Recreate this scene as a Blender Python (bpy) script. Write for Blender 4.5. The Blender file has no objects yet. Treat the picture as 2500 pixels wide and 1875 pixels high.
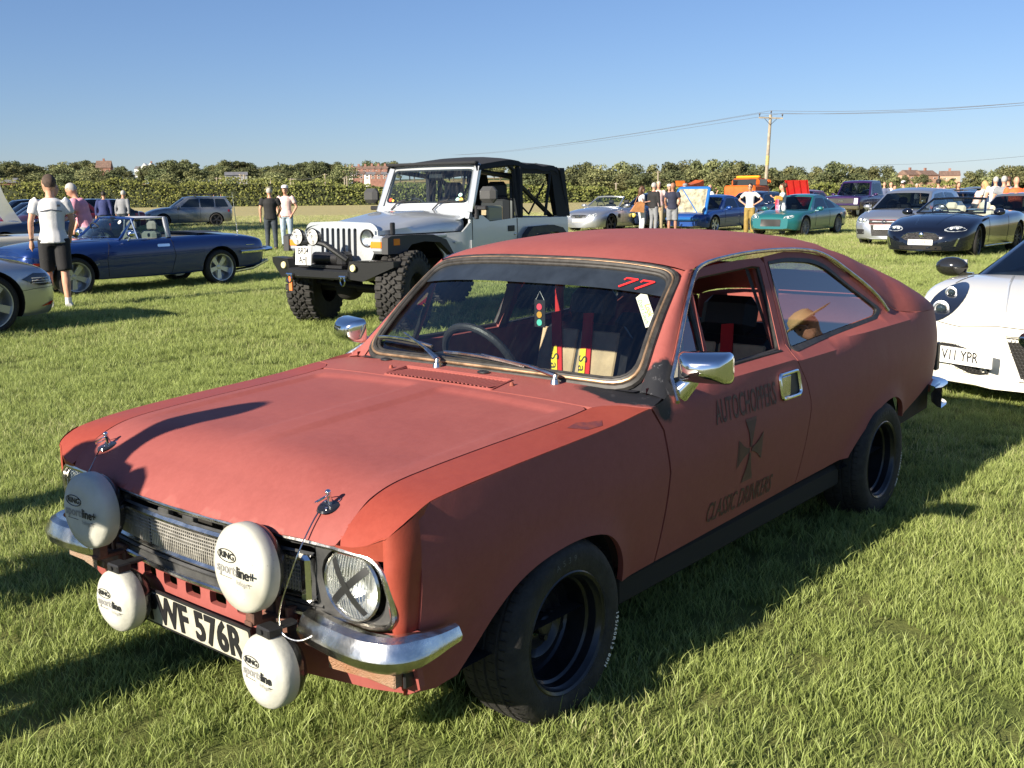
import bpy, bmesh, math, random
import numpy as np
from mathutils import Vector, Matrix, geometry
from math import sin, cos, pi, radians, sqrt, atan2, exp

scene = bpy.context.scene
COL = scene.collection

# ---------------------------------------------------------------- camera
CAM_F, CAM_PITCH, CAM_ROLL, CAM_H = 2528.14, 0.18262, -0.01219, 1.4887
cd = bpy.data.cameras.new('camera')
cam = bpy.data.objects.new('camera', cd)
COL.objects.link(cam)
cd.sensor_fit = 'HORIZONTAL'
cd.sensor_width = 36.0
cd.lens = CAM_F / 2500.0 * 36.0
cd.clip_start = 0.05
cd.clip_end = 6000.0
_c, _s = cos(CAM_PITCH), sin(CAM_PITCH)
_R0, _U0, _F0 = Vector((1, 0, 0)), Vector((0, _s, _c)), Vector((0, _c, -_s))
_cr, _sr = cos(CAM_ROLL), sin(CAM_ROLL)
_R = _R0 * _cr + _U0 * _sr
_U = _U0 * _cr - _R0 * _sr
cam.matrix_world = Matrix(((_R.x, _U.x, -_F0.x, 0), (_R.y, _U.y, -_F0.y, 0), (_R.z, _U.z, -_F0.z, CAM_H), (0, 0, 0, 1)))
scene.camera = cam

# ---------------------------------------------------------------- sky and sun
SUN_EL = 25.0
SUN_DIR = Vector((-0.726, -0.687, 0)).normalized()      # horizontal direction towards the sun
world = bpy.data.worlds.new("World")
scene.world = world
world.use_nodes = True
wn = world.node_tree
wn.nodes.clear()
sky = wn.nodes.new('ShaderNodeTexSky')
sky.sky_type = 'NISHITA'
sky.sun_disc = False
sky.sun_elevation = radians(SUN_EL)
sky.sun_rotation = math.atan2(SUN_DIR.x, SUN_DIR.y)
sky.altitude = 60.0
sky.air_density = 1.0
sky.dust_density = 0.1
sky.ozone_density = 5.0
bg = wn.nodes.new('ShaderNodeBackground')
bg.inputs['Strength'].default_value = 0.062
wo = wn.nodes.new('ShaderNodeOutputWorld')
gm = wn.nodes.new('ShaderNodeGamma'); gm.inputs['Gamma'].default_value = 0.85
tn = wn.nodes.new('ShaderNodeVectorMath'); tn.operation = 'MULTIPLY'; tn.inputs[1].default_value = (0.88, 0.94, 1.15)
wn.links.new(sky.outputs['Color'], gm.inputs['Color']); wn.links.new(gm.outputs['Color'], tn.inputs[0]); wn.links.new(tn.outputs['Vector'], bg.inputs['Color'])
wn.links.new(bg.outputs['Background'], wo.inputs['Surface'])

sl = bpy.data.lights.new('sun', 'SUN')
sl.energy = 5.0
sl.angle = radians(0.55)
sl.color = (1.0, 0.90, 0.74)
sun = bpy.data.objects.new('sun', sl)
COL.objects.link(sun)
_sd = Vector((SUN_DIR.x * cos(radians(SUN_EL)), SUN_DIR.y * cos(radians(SUN_EL)), sin(radians(SUN_EL))))
sun.rotation_euler = _sd.to_track_quat('Z', 'Y').to_euler()
sun.location = (-20, -20, 30)

vs = scene.view_settings
vs.view_transform = 'Standard'
vs.look = 'None'
vs.exposure = 1.15
vs.gamma = 1.0
vs.use_curve_mapping = False
scene.cycles.max_bounces = 8
scene.cycles.transparent_max_bounces = 24
scene.cycles.use_denoising = True

rnd = random.Random(7)

# ---------------------------------------------------------------- materials
MATS = {}
def _nodes(name):
    m = bpy.data.materials.new(name)
    m.use_nodes = True
    nt = m.node_tree
    return m, nt, nt.nodes['Principled BSDF']

def mat(name, col, rough=0.5, metal=0.0, coat=0.0, var=0.0, vscale=8.0, bump=0.0, bscale=60.0, col2=None, spec=0.5, trans=0.0, emit=0.0, coord='Object', rvar=0.0, ior=1.45):
    """procedural principled material; var mixes in a second colour through noise"""
    key = name
    if key in MATS: return MATS[key]
    m, nt, p = _nodes(name)
    c = (*col, 1.0) if len(col) == 3 else col
    p.inputs['Base Color'].default_value = c
    p.inputs['Roughness'].default_value = rough
    p.inputs['Metallic'].default_value = metal
    p.inputs['Coat Weight'].default_value = coat
    p.inputs['Coat Roughness'].default_value = 0.03
    p.inputs['Specular IOR Level'].default_value = spec
    p.inputs['IOR'].default_value = ior
    if trans: p.inputs['Transmission Weight'].default_value = trans
    tc = nt.nodes.new('ShaderNodeTexCoord')
    if var > 0 or col2 is not None:
        n = nt.nodes.new('ShaderNodeTexNoise')
        n.inputs['Scale'].default_value = vscale
        n.inputs['Detail'].default_value = 5
        n.inputs['Roughness'].default_value = 0.62
        nt.links.new(tc.outputs[coord], n.inputs['Vector'])
        r = nt.nodes.new('ShaderNodeValToRGB')
        c2 = col2 if col2 is not None else tuple(x * (1 - var) for x in col[:3])
        c1 = col[:3] if col2 is not None else tuple(min(1, x * (1 + var)) for x in col[:3])
        r.color_ramp.elements[0].position = 0.35
        r.color_ramp.elements[1].position = 0.65
        r.color_ramp.elements[0].color = (*c2, 1)
        r.color_ramp.elements[1].color = (*c1, 1)
        nt.links.new(n.outputs['Fac'], r.inputs['Fac'])
        nt.links.new(r.outputs['Color'], p.inputs['Base Color'])
        if rvar:
            mr = nt.nodes.new('ShaderNodeMapRange')
            mr.inputs['To Min'].default_value = max(0, rough - rvar)
            mr.inputs['To Max'].default_value = min(1, rough + rvar)
            nt.links.new(n.outputs['Fac'], mr.inputs['Value'])
            nt.links.new(mr.outputs['Result'], p.inputs['Roughness'])
    if bump > 0:
        n2 = nt.nodes.new('ShaderNodeTexNoise')
        n2.inputs['Scale'].default_value = bscale
        n2.inputs['Detail'].default_value = 4
        nt.links.new(tc.outputs[coord], n2.inputs['Vector'])
        b = nt.nodes.new('ShaderNodeBump')
        b.inputs['Strength'].default_value = bump
        b.inputs['Distance'].default_value = 0.01
        nt.links.new(n2.outputs['Fac'], b.inputs['Height'])
        nt.links.new(b.outputs['Normal'], p.inputs['Normal'])
    if emit:
        p.inputs['Emission Color'].default_value = c
        p.inputs['Emission Strength'].default_value = emit
    MATS[key] = m
    return m

def glass_mat(name, tint=(0.75, 0.85, 0.88), ior=1.5, rough=0.0, dust=0.0):
    """thin automotive glass: tinted see-through plus mirror reflection by Fresnel, with a veil of dust"""
    if name in MATS: return MATS[name]
    m = bpy.data.materials.new(name); m.use_nodes = True
    nt = m.node_tree; nt.nodes.clear()
    out = nt.nodes.new('ShaderNodeOutputMaterial')
    tr = nt.nodes.new('ShaderNodeBsdfTransparent'); tr.inputs['Color'].default_value = (*tint, 1)
    gl = nt.nodes.new('ShaderNodeBsdfGlossy'); gl.inputs['Roughness'].default_value = rough; gl.inputs['Color'].default_value = (1, 1, 1, 1)
    fr = nt.nodes.new('ShaderNodeFresnel'); gb = nt.nodes.new('ShaderNodeNewGeometry')
    mi = nt.nodes.new('ShaderNodeMapRange'); mi.inputs['To Min'].default_value = ior; mi.inputs['To Max'].default_value = 1 / ior
    nt.links.new(gb.outputs['Backfacing'], mi.inputs['Value']); nt.links.new(mi.outputs['Result'], fr.inputs['IOR'])
    mx = nt.nodes.new('ShaderNodeMixShader')
    nt.links.new(fr.outputs[0], mx.inputs[0]); nt.links.new(tr.outputs[0], mx.inputs[1]); nt.links.new(gl.outputs[0], mx.inputs[2])
    last = mx
    if dust > 0:
        tc = nt.nodes.new('ShaderNodeTexCoord')
        mp = nt.nodes.new('ShaderNodeMapping'); mp.inputs['Scale'].default_value = (4, 22, 3); mp.inputs['Rotation'].default_value = (0.3, 0.5, 0.2)
        n = nt.nodes.new('ShaderNodeTexNoise'); n.inputs['Scale'].default_value = 3.0; n.inputs['Detail'].default_value = 6
        nt.links.new(tc.outputs['Object'], mp.inputs[0]); nt.links.new(mp.outputs[0], n.inputs['Vector'])
        mr = nt.nodes.new('ShaderNodeMapRange'); mr.inputs['From Min'].default_value = 0.45; mr.inputs['From Max'].default_value = 0.8
        mr.inputs['To Min'].default_value = 0.0; mr.inputs['To Max'].default_value = dust
        nt.links.new(n.outputs['Fac'], mr.inputs['Value'])
        df = nt.nodes.new('ShaderNodeBsdfDiffuse'); df.inputs['Color'].default_value = (0.55, 0.55, 0.5, 1)
        m2 = nt.nodes.new('ShaderNodeMixShader')
        nt.links.new(mr.outputs['Result'], m2.inputs[0]); nt.links.new(mx.outputs[0], m2.inputs[1]); nt.links.new(df.outputs[0], m2.inputs[2])
        last = m2
    nt.links.new(last.outputs[0], out.inputs['Surface'])
    MATS[name] = m
    return m

# ---------------------------------------------------------------- objects and meshes
def tag(o, label=None, cat=None, group=None, kind=None):
    if label: o['label'] = label
    if cat: o['category'] = cat
    if group: o['group'] = group
    if kind: o['kind'] = kind
    return o

def empty(name, loc=(0, 0, 0), rz=0.0, label=None, cat=None, group=None):
    o = bpy.data.objects.new(name, None)
    o.empty_display_size = 0.2
    o.location = loc
    o.rotation_euler = (0, 0, rz)
    COL.objects.link(o)
    return tag(o, label, cat, group)

def mesh_obj(name, verts, faces, mat_, parent=None, smooth=True, angle=32, fmats=None):
    used = sorted({i for f_ in faces for i in f_})
    if len(used) < len(verts):
        mp_ = {o_: n_ for n_, o_ in enumerate(used)}; verts = [verts[i] for i in used]; faces = [tuple(mp_[i] for i in f_) for f_ in faces]
    me = bpy.data.meshes.new(name)
    me.from_pydata([tuple(v) for v in verts], [], faces)
    mats = mat_ if isinstance(mat_, (list, tuple)) else [mat_]
    for m in mats: me.materials.append(m)
    if fmats is not None: me.polygons.foreach_set('material_index', fmats)
    me.update()
    if smooth:
        me.shade_smooth()
        me.set_sharp_from_angle(angle=radians(angle))
    o = bpy.data.objects.new(name, me)
    COL.objects.link(o)
    if parent is not None: o.parent = parent
    return o

def link_mesh(name, me, parent=None, loc=(0, 0, 0), rot=(0, 0, 0), scale=(1, 1, 1)):
    o = bpy.data.objects.new(name, me)
    COL.objects.link(o)
    o.location = loc; o.rotation_euler = rot; o.scale = scale
    if parent is not None: o.parent = parent
    return o

def dup_tree(o, parent=None):
    c = o.copy(); COL.objects.link(c)
    if parent is not None:
        c.parent = parent
    for ch in list(o.children): dup_tree(ch, c)
    return c

class MB:
    """collects simple shapes into one mesh"""
    def __init__(s): s.v = []; s.f = []; s.m = []; s.cm = 0
    def add(s, verts, faces, M=None):
        b = len(s.v)
        if M is not None: verts = [M @ Vector(v) for v in verts]
        s.v += [tuple(v) for v in verts]
        s.f += [tuple(i + b for i in f) for f in faces]
        s.m += [s.cm] * len(faces)
        return s
    def box(s, c, d, M=None, bev=0.0):
        x, y, z = c; a, b, h = d[0] / 2, d[1] / 2, d[2] / 2
        if bev <= 0:
            vs_ = [(x + i * a, y + j * b, z + k * h) for i in (-1, 1) for j in (-1, 1) for k in (-1, 1)]
            fs = [(0, 1, 3, 2), (4, 6, 7, 5), (0, 4, 5, 1), (2, 3, 7, 6), (0, 2, 6, 4), (1, 5, 7, 3)]
            return s.add(vs_, fs, M)
        e = min(bev, a, b, h)
        vs_ = []; idx = {}
        for i in (-1, 1):
            for j in (-1, 1):
                for k in (-1, 1):
                    for ax in range(3):
                        p = [x + i * (a - e), y + j * (b - e), z + k * (h - e)]
                        p[ax] += (i, j, k)[ax] * e
                        idx[(i, j, k, ax)] = len(vs_); vs_.append(tuple(p))
        fs = []
        I = lambda i, j, k, ax: idx[(i, j, k, ax)]
        for t in (-1, 1):
            f0 = [I(t, -1, -1, 0), I(t, 1, -1, 0), I(t, 1, 1, 0), I(t, -1, 1, 0)]
            f1 = [I(-1, t, -1, 1), I(-1, t, 1, 1), I(1, t, 1, 1), I(1, t, -1, 1)]
            f2 = [I(-1, -1, t, 2), I(1, -1, t, 2), I(1, 1, t, 2), I(-1, 1, t, 2)]
            for f_ in (f0, f1, f2): fs.append(tuple(f_ if t > 0 else f_[::-1]))
        for j in (-1, 1):
            for k in (-1, 1):
                f_ = [I(-1, j, k, 1), I(-1, j, k, 2), I(1, j, k, 2), I(1, j, k, 1)]; fs.append(tuple(f_ if j * k > 0 else f_[::-1]))
        for i in (-1, 1):
            for k in (-1, 1):
                f_ = [I(i, -1, k, 0), I(i, 1, k, 0), I(i, 1, k, 2), I(i, -1, k, 2)]; fs.append(tuple(f_ if i * k > 0 else f_[::-1]))
        for i in (-1, 1):
            for j in (-1, 1):
                f_ = [I(i, j, -1, 0), I(i, j, -1, 1), I(i, j, 1, 1), I(i, j, 1, 0)]; fs.append(tuple(f_ if i * j > 0 else f_[::-1]))
        for i in (-1, 1):
            for j in (-1, 1):
                for k in (-1, 1):
                    f_ = [I(i, j, k, 0), I(i, j, k, 1), I(i, j, k, 2)]; fs.append(tuple(f_ if i * j * k > 0 else f_[::-1]))
        return s.add(vs_, fs, M)
    def tube(s, pts, r, n=8, cap=True, M=None, closed=False, flat=1.0, up=None):
        """sweep a circle (radius or list of radii) along points"""
        pts = [Vector(p) for p in pts]
        k = len(pts)
        rr = r if isinstance(r, (list, tuple)) else [r] * k
        vs_ = []; prev = None
        for i, p in enumerate(pts):
            if closed: t = pts[(i + 1) % k] - pts[(i - 1) % k]
            elif i == 0: t = pts[1] - pts[0]
            elif i == k - 1: t = pts[-1] - pts[-2]
            else: t = (pts[i + 1] - p).normalized() + (p - pts[i - 1]).normalized()
            if t.length < 1e-9: t = Vector((0, 0, 1))
            t.normalize()
            ref = Vector(up) if up is not None else (prev if prev is not None else (Vector((0, 0, 1)) if abs(t.z) < 0.9 else Vector((1, 0, 0))))
            a = ref - t * ref.dot(t)
            if a.length < 1e-6: a = Vector((1, 0, 0)) - t * t.x
            a.normalize(); b = t.cross(a); prev = a
            for j in range(n):
                an = 2 * pi * j / n
                vs_.append(p + (a * cos(an) * flat + b * sin(an)) * rr[i])
        fs = []
        rng = k if closed else k - 1
        for i in range(rng):
            for j in range(n):
                i2 = (i + 1) % k
                fs.append((i * n + j, i * n + (j + 1) % n, i2 * n + (j + 1) % n, i2 * n + j))
        if cap and not closed:
            fs.append(tuple(range(n - 1, -1, -1))); fs.append(tuple((k - 1) * n + j for j in range(n)))
        return s.add(vs_, fs, M)
    def cyl(s, a, b, r, n=16, r2=None, M=None, cap=True):
        return s.tube([a, b], [r, r if r2 is None else r2], n=n, cap=cap, M=M)
    def lathe(s, prof, n=24, M=None, a0=0.0, a1=2 * pi):
        """profile of (r, h) revolved round local Z"""
        full = abs(a1 - a0 - 2 * pi) < 1e-6
        m = n if full else n + 1
        vs_ = []; fs = []
        for (r, h) in prof:
            for j in range(m):
                a = a0 + (a1 - a0) * j / n
                vs_.append((r * cos(a), r * sin(a), h))
        for i in range(len(prof) - 1):
            for j in range(n):
                j2 = (j + 1) % m
                fs.append((i * m + j, i * m + j2, (i + 1) * m + j2, (i + 1) * m + j))
        return s.add(vs_, fs, M)
    def ell(s, c, r, M=None, n=12, m=8):
        vs_ = [(c[0], c[1], c[2] - r[2])]; fs = []
        for i in range(1, m):
            ph = -pi / 2 + pi * i / m
            for j in range(n):
                a = 2 * pi * j / n
                vs_.append((c[0] + r[0] * cos(ph) * cos(a), c[1] + r[1] * cos(ph) * sin(a), c[2] + r[2] * sin(ph)))
        vs_.append((c[0], c[1], c[2] + r[2])); t = len(vs_) - 1
        for j in range(n): fs.append((0, 1 + (j + 1) % n, 1 + j))
        for i in range(m - 2):
            for j in range(n):
                fs.append((1 + i * n + j, 1 + i * n + (j + 1) % n, 1 + (i + 1) * n + (j + 1) % n, 1 + (i + 1) * n + j))
        for j in range(n): fs.append((t, 1 + (m - 2) * n + j, 1 + (m - 2) * n + (j + 1) % n))
        return s.add(vs_, fs, M)
    def grid(s, fn, nu, nv, M=None, flip=False):
        vs_ = [fn(i / nu, j / nv) for i in range(nu + 1) for j in range(nv + 1)]
        fs = []
        for i in range(nu):
            for j in range(nv):
                a = i * (nv + 1) + j
                q = (a, a + nv + 1, a + nv + 2, a + 1)
                fs.append(q[::-1] if flip else q)
        return s.add(vs_, fs, M)
    def prism(s, poly, h0, h1, M=None):
        """extrude 2D polygon (x,y) from z=h0 to h1"""
        n = len(poly)
        vs_ = [(p[0], p[1], h0) for p in poly] + [(p[0], p[1], h1) for p in poly]
        fs = [tuple(range(n - 1, -1, -1)), tuple(range(n, 2 * n))] + [(i, (i + 1) % n, n + (i + 1) % n, n + i) for i in range(n)]
        return s.add(vs_, fs, M)
    def build(s, name, mat_, parent=None, smooth=True, angle=35):
        if not s.v: return None
        return mesh_obj(name, s.v, s.f, mat_, parent, smooth, angle, s.m if isinstance(mat_, (list, tuple)) else None)

def in_poly(x, y, poly):
    c = False; j = len(poly) - 1
    for i in range(len(poly)):
        xi, yi = poly[i]; xj, yj = poly[j]
        if (yi > y) != (yj > y) and x < (xj - xi) * (y - yi) / (yj - yi) + xi: c = not c
        j = i
    return c

def resample(poly, step, closed=True):
    out = []; n = len(poly)
    for i in range(n if closed else n - 1):
        a = poly[i]; b = poly[(i + 1) % n]
        L = sqrt((a[0] - b[0]) ** 2 + (a[1] - b[1]) ** 2)
        k = max(1, int(math.ceil(L / step)))
        for j in range(k): out.append((a[0] + (b[0] - a[0]) * j / k, a[1] + (b[1] - a[1]) * j / k))
    if not closed: out.append(tuple(poly[-1]))
    return out

def smooth_poly(pts, it=2, closed=True):
    """Chaikin corner cutting"""
    for _ in range(it):
        o = []; n = len(pts)
        for i in range(n if closed else n - 1):
            a = pts[i]; b = pts[(i + 1) % n]
            o.append(tuple(a[k] * .75 + b[k] * .25 for k in range(len(a)))); o.append(tuple(a[k] * .25 + b[k] * .75 for k in range(len(a))))
        if not closed: o = [pts[0]] + o[1:-1] + [pts[-1]]
        pts = o
    return pts

def round_poly(poly, r, n=5):
    """round every corner of a polygon; r scalar or list"""
    out = []; k = len(poly)
    for i in range(k):
        p = Vector(poly[i]); a = Vector(poly[i - 1]); b = Vector(poly[(i + 1) % k])
        ri = r[i] if isinstance(r, (list, tuple)) else r
        da, db = (a - p), (b - p)
        l = min(ri, da.length * .48, db.length * .48)
        if l < 1e-5: out.append(tuple(p)); continue
        s0 = p + da.normalized() * l; s1 = p + db.normalized() * l
        for t in range(n + 1):
            u = t / n
            q = s0 * (1 - u) ** 2 + p * 2 * u * (1 - u) + s1 * u ** 2
            out.append(tuple(q))
    return out

def cdt(outline, holes=(), step=0.05):
    pts = resample(outline, step); n0 = len(pts)
    edges = [(i, (i + 1) % n0) for i in range(n0)]
    hs = []
    for h in holes:
        q = resample(h, step); b = len(pts); pts += q
        edges += [(b + i, b + (i + 1) % len(q)) for i in range(len(q))]
        hs.append(q)
    bnd = np.array(pts)
    xs = [p[0] for p in outline]; ys = [p[1] for p in outline]
    x0, x1, y0, y1 = min(xs), max(xs), min(ys), max(ys)
    x = x0 + step / 2
    while x < x1:
        y = y0 + step / 2
        while y < y1:
            if in_poly(x, y, outline) and not any(in_poly(x, y, h) for h in holes):
                d = np.min((bnd[:, 0] - x) ** 2 + (bnd[:, 1] - y) ** 2)
                if d > (step * .55) ** 2: pts.append((x, y))
            y += step
        x += step
    v, e, f, *_ = geometry.delaunay_2d_cdt([Vector(p) for p in pts], edges, [], 0, 1e-6)
    out = []
    for t in f:
        cx_ = sum(v[i][0] for i in t) / len(t); cy_ = sum(v[i][1] for i in t) / len(t)
        if in_poly(cx_, cy_, outline) and not any(in_poly(cx_, cy_, h) for h in holes): out.append(tuple(t))
    return [tuple(p) for p in v], out

def panel(name, outline, fn, mat_, parent, step=0.05, holes=(), flange=0.0, thick_dir=None, mirror=False, angle=32, flip=False):
    """sheet-metal panel: 2D outline meshed and laid on the surface fn(u,v)->(x,y,z); edges turned inwards by flange"""
    v2, f = cdt(outline, holes, step)
    eps = 1e-3
    V = [Vector(fn(u, w)) for u, w in v2]
    F = [tuple(t) for t in f]
    if flange > 0:
        N = []
        for (u, w), p in zip(v2, V):
            n = (Vector(fn(u + eps, w)) - p).cross(Vector(fn(u, w + eps)) - p)
            N.append(n.normalized() if n.length > 1e-12 else Vector((0, 0, 1)))
        sgn = 1.0
        if thick_dir is not None: sgn = 1.0 if sum((n.dot(Vector(thick_dir)) for n in N)) > 0 else -1.0
        cnt = {}
        for t in F:
            for i in range(len(t)):
                a, b = t[i], t[(i + 1) % len(t)]
                cnt[(a, b)] = cnt.get((a, b), 0) + 1
        bn = {}
        newf = []
        for (a, b) in list(cnt):
            if (b, a) not in cnt:
                for q in (a, b):
                    if q not in bn:
                        bn[q] = len(V); V.append(V[q] + N[q] * sgn * flange)
                newf.append((b, a, bn[a], bn[b]))
        F += newf
    if mirror: V = [Vector((p.x, -p.y, p.z)) for p in V]
    if mirror != flip: F = [t[::-1] for t in F]
    return mesh_obj(name, V, F, mat_, parent, True, angle)

# lettering ------------------------------------------------------
_txt_cache = {}
def text_flat(body, size=1.0, bold=0.0, shear=0.0, sx=1.0, depth=0.0, space=1.0, align='CENTER'):
    key = (body, size, bold, shear, sx, depth, space, align)
    if key in _txt_cache: return _txt_cache[key]
    cu = bpy.data.curves.new('lettering', 'FONT')
    cu.body = body; cu.size = size; cu.offset = bold; cu.shear = shear; cu.extrude = depth
    cu.align_x = align; cu.align_y = 'CENTER'; cu.space_character = space; cu.resolution_u = 3
    o = bpy.data.objects.new('lettering_tmp', cu)
    COL.objects.link(o)
    dg = bpy.context.evaluated_depsgraph_get()
    ev = o.evaluated_get(dg)
    me = ev.to_mesh()
    v = [(p.co.x * sx, p.co.y, p.co.z) for p in me.vertices]
    f = [tuple(p.vertices) for p in me.polygons]
    ev.to_mesh_clear()
    bpy.data.objects.remove(o); bpy.data.curves.remove(cu)
    _txt_cache[key] = (v, f)
    return v, f

def lettering(name, body, size, fn, mat_, parent, **kw):
    """letters laid on a surface: fn(x, y, z)->3D point"""
    v, f = text_flat(body, size, **kw)
    return mesh_obj(name, [fn(*p) for p in v], f, mat_, parent, False)

def frame_fn(o, ex, ey, ez=None):
    o = Vector(o); ex = Vector(ex).normalized(); ey = Vector(ey).normalized()
    ez = ex.cross(ey) if ez is None else Vector(ez)
    return lambda x, y, z=0.0: o + ex * x + ey * y + ez * z

def interp(x, table):
    if x <= table[0][0]: return table[0][1]
    for (a, b), (c, d) in zip(table, table[1:]):
        if x <= c: return b + (d - b) * (x - a) / (c - a)
    return table[-1][1]

def sinterp(x, table):
    """monotone-ish smooth interpolation (Catmull-Rom) through a table of increasing x"""
    t = table; n = len(t)
    if x <= t[0][0]: return t[0][1]
    if x >= t[-1][0]: return t[-1][1]
    for i in range(n - 1):
        if x <= t[i + 1][0]:
            x0, y0 = t[i]; x1, y1 = t[i + 1]; h = x1 - x0
            m0 = (y1 - t[i - 1][1]) / (x1 - t[i - 1][0]) if i > 0 else (y1 - y0) / h
            m1 = (t[i + 2][1] - y0) / (t[i + 2][0] - x0) if i + 2 < n else (y1 - y0) / h
            u = (x - x0) / h
            return (2 * u ** 3 - 3 * u ** 2 + 1) * y0 + (u ** 3 - 2 * u ** 2 + u) * h * m0 + (-2 * u ** 3 + 3 * u ** 2) * y1 + (u ** 3 - u ** 2) * h * m1

# shared materials
M_BLACK = mat('black_plastic', (0.018, 0.018, 0.02), 0.45)
M_RUBBER = mat('tyre_rubber', (0.022, 0.021, 0.020), 0.78, var=0.35, vscale=25, bump=0.25, bscale=120)
M_SEAL = mat('window_rubber', (0.03, 0.028, 0.026), 0.55, var=0.4, vscale=30)
M_CHROME = mat('chrome', (0.78, 0.79, 0.80), 0.09, metal=1.0, bump=0.03, bscale=18)
M_DULLCHROME = mat('weathered_chrome', (0.62, 0.61, 0.58), 0.24, metal=1.0, var=0.25, vscale=14, bump=0.12, bscale=40, rvar=0.12)
M_DARKMETAL = mat('dark_metal', (0.05, 0.05, 0.055), 0.4, metal=0.7)
M_UNDER = mat('underbody_black', (0.012, 0.011, 0.010), 0.85)
M_ALLOY = mat('alloy_silver', (0.50, 0.51, 0.53), 0.3, metal=0.85)
M_PLATEW = mat('plate_white', (0.78, 0.78, 0.75), 0.35)
M_PLATEY = mat('plate_yellow', (0.75, 0.55, 0.05), 0.35)
M_INK = mat('plate_black_letters', (0.012, 0.012, 0.014), 0.5)
M_GLASS = glass_mat('window_glass', (0.62, 0.72, 0.72), 1.5)
M_WSCREEN = glass_mat('windscreen_glass', (0.72, 0.80, 0.80), 1.52)
M_DGLASS = mat('dark_tinted_glass', (0.010, 0.013, 0.016), 0.03, spec=0.9, coat=1.0)
M_LENS = glass_mat('clear_lens', (0.92, 0.95, 0.95), 1.5)
M_AMBER = mat('amber_lens', (0.85, 0.22, 0.02), 0.15, coat=0.6)
M_REDLENS = mat('red_lens', (0.35, 0.01, 0.01), 0.15, coat=0.6)
M_REFL = mat('lamp_reflector', (0.80, 0.81, 0.82), 0.32, metal=1.0)
M_WHITEMARK = mat('white_marking', (0.75, 0.75, 0.73), 0.5)
# ================================================================= terrain, grass, sky line
def terrain(x, y):
    if y < 165: return 0.0
    a = ysm((y - 200) / 520.0)
    side = 1 - ysm((x / max(y, 1) - 0.02) / 0.22)
    und = .5 + .5 * sin(x * .011 + 1.3) * cos(y * .008)
    return a * (9.0 * side + 3.0 * (1 - side) + 3 * und * side)
def ysm(u): u = max(0.0, min(1.0, u)); return u * u * (3 - 2 * u)
def px_dir(px):
    """horizontal x/y slope of an image column, at the horizon"""
    return (px - 1250.0) / CAM_F * .983
def hor(px): return 470.6 - .0122 * (px - 1250)
def at_px(px, d):
    """a point on the ground in the direction of image column px, at depth d metres"""
    return (px_dir(px) * d, d)
def z_at(px, py, d):
    """height whose projection falls at py for depth d"""
    return CAM_H + (hor(px) - py) / CAM_F * d * .967

def ground_material():
    m, nt, p = _nodes('meadow_ground'); L = nt.links.new
    geo = nt.nodes.new('ShaderNodeNewGeometry')
    def noise(scale, det=4, r=.6, vec=None):
        n = nt.nodes.new('ShaderNodeTexNoise'); n.inputs['Scale'].default_value = scale; n.inputs['Detail'].default_value = det; n.inputs['Roughness'].default_value = r
        L(vec or geo.outputs['Position'], n.inputs['Vector']); return n
    def ramp(f, a, b, c0, c1):
        r = nt.nodes.new('ShaderNodeValToRGB'); r.color_ramp.elements[0].position = a; r.color_ramp.elements[1].position = b; r.color_ramp.elements[0].color = (*c0, 1); r.color_ramp.elements[1].color = (*c1, 1); L(f, r.inputs['Fac']); return r.outputs['Color']
    def mix(f, a, b):
        mx = nt.nodes.new('ShaderNodeMix'); mx.data_type = 'RGBA'
        if isinstance(f, float): mx.inputs['Factor'].default_value = f
        else: L(f, mx.inputs['Factor'])
        for s_, k in ((a, 'A'), (b, 'B')):
            i = [q for q in mx.inputs if q.name == k and q.type == 'RGBA'][0]
            if isinstance(s_, tuple): i.default_value = (*s_, 1)
            else: L(s_, i)
        return [q for q in mx.outputs if q.type == 'RGBA'][0]
    near = ramp(noise(3.0).outputs['Fac'], .35, .7, (.10, .13, .035), (.19, .20, .065))
    # mown field: straw and green in broad soft bands and blotches
    mp = nt.nodes.new('ShaderNodeMapping'); mp.inputs['Scale'].default_value = (.10, .9, 1); L(geo.outputs['Position'], mp.inputs[0])
    far = ramp(noise(.45, 6, .7, mp.outputs[0]).outputs['Fac'], .3, .7, (.30, .265, .125), (.46, .39, .21))
    far = mix(.4, far, ramp(noise(2.6, 6, .8, mp.outputs[0]).outputs['Fac'], .25, .75, (.20, .20, .075), (.50, .43, .22)))
    sep = nt.nodes.new('ShaderNodeSeparateXYZ'); L(geo.outputs['Position'], sep.inputs[0])
    def mrange(a, b):
        mr = nt.nodes.new('ShaderNodeMapRange'); mr.inputs['From Min'].default_value = a; mr.inputs['From Max'].default_value = b; L(sep.outputs['Y'], mr.inputs['Value']); return mr.outputs['Result']
    c = mix(mrange(14, 75), near, far)
    hill = ramp(noise(.012, 3, .5).outputs['Fac'], .49, .53, (.075, .095, .032), (.36, .27, .12))
    c = mix(mrange(175, 215), c, hill)
    L(c, p.inputs['Base Color']); p.inputs['Roughness'].default_value = .95; p.inputs['Specular IOR Level'].default_value = .1
    b = nt.nodes.new('ShaderNodeBump'); b.inputs['Strength'].default_value = .8; b.inputs['Distance'].default_value = .05
    L(noise(14, 6, .75).outputs['Fac'], b.inputs['Height']); L(b.outputs['Normal'], p.inputs['Normal'])
    return m
ys_ = sorted(set(list(np.linspace(-150, 0, 8)) + list(np.linspace(0, 60, 13)) + list(np.linspace(60, 200, 15)) + list(np.linspace(200, 900, 36)) + [1100, 1500, 2500, 4500]))
xs_ = sorted(set([-4500, -2500, -1500, -900] + list(np.linspace(-600, 600, 61)) + [900, 1500, 2500, 4500]))
gv = [(x, y, terrain(x, y)) for x in xs_ for y in ys_]
ny_ = len(ys_)
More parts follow.
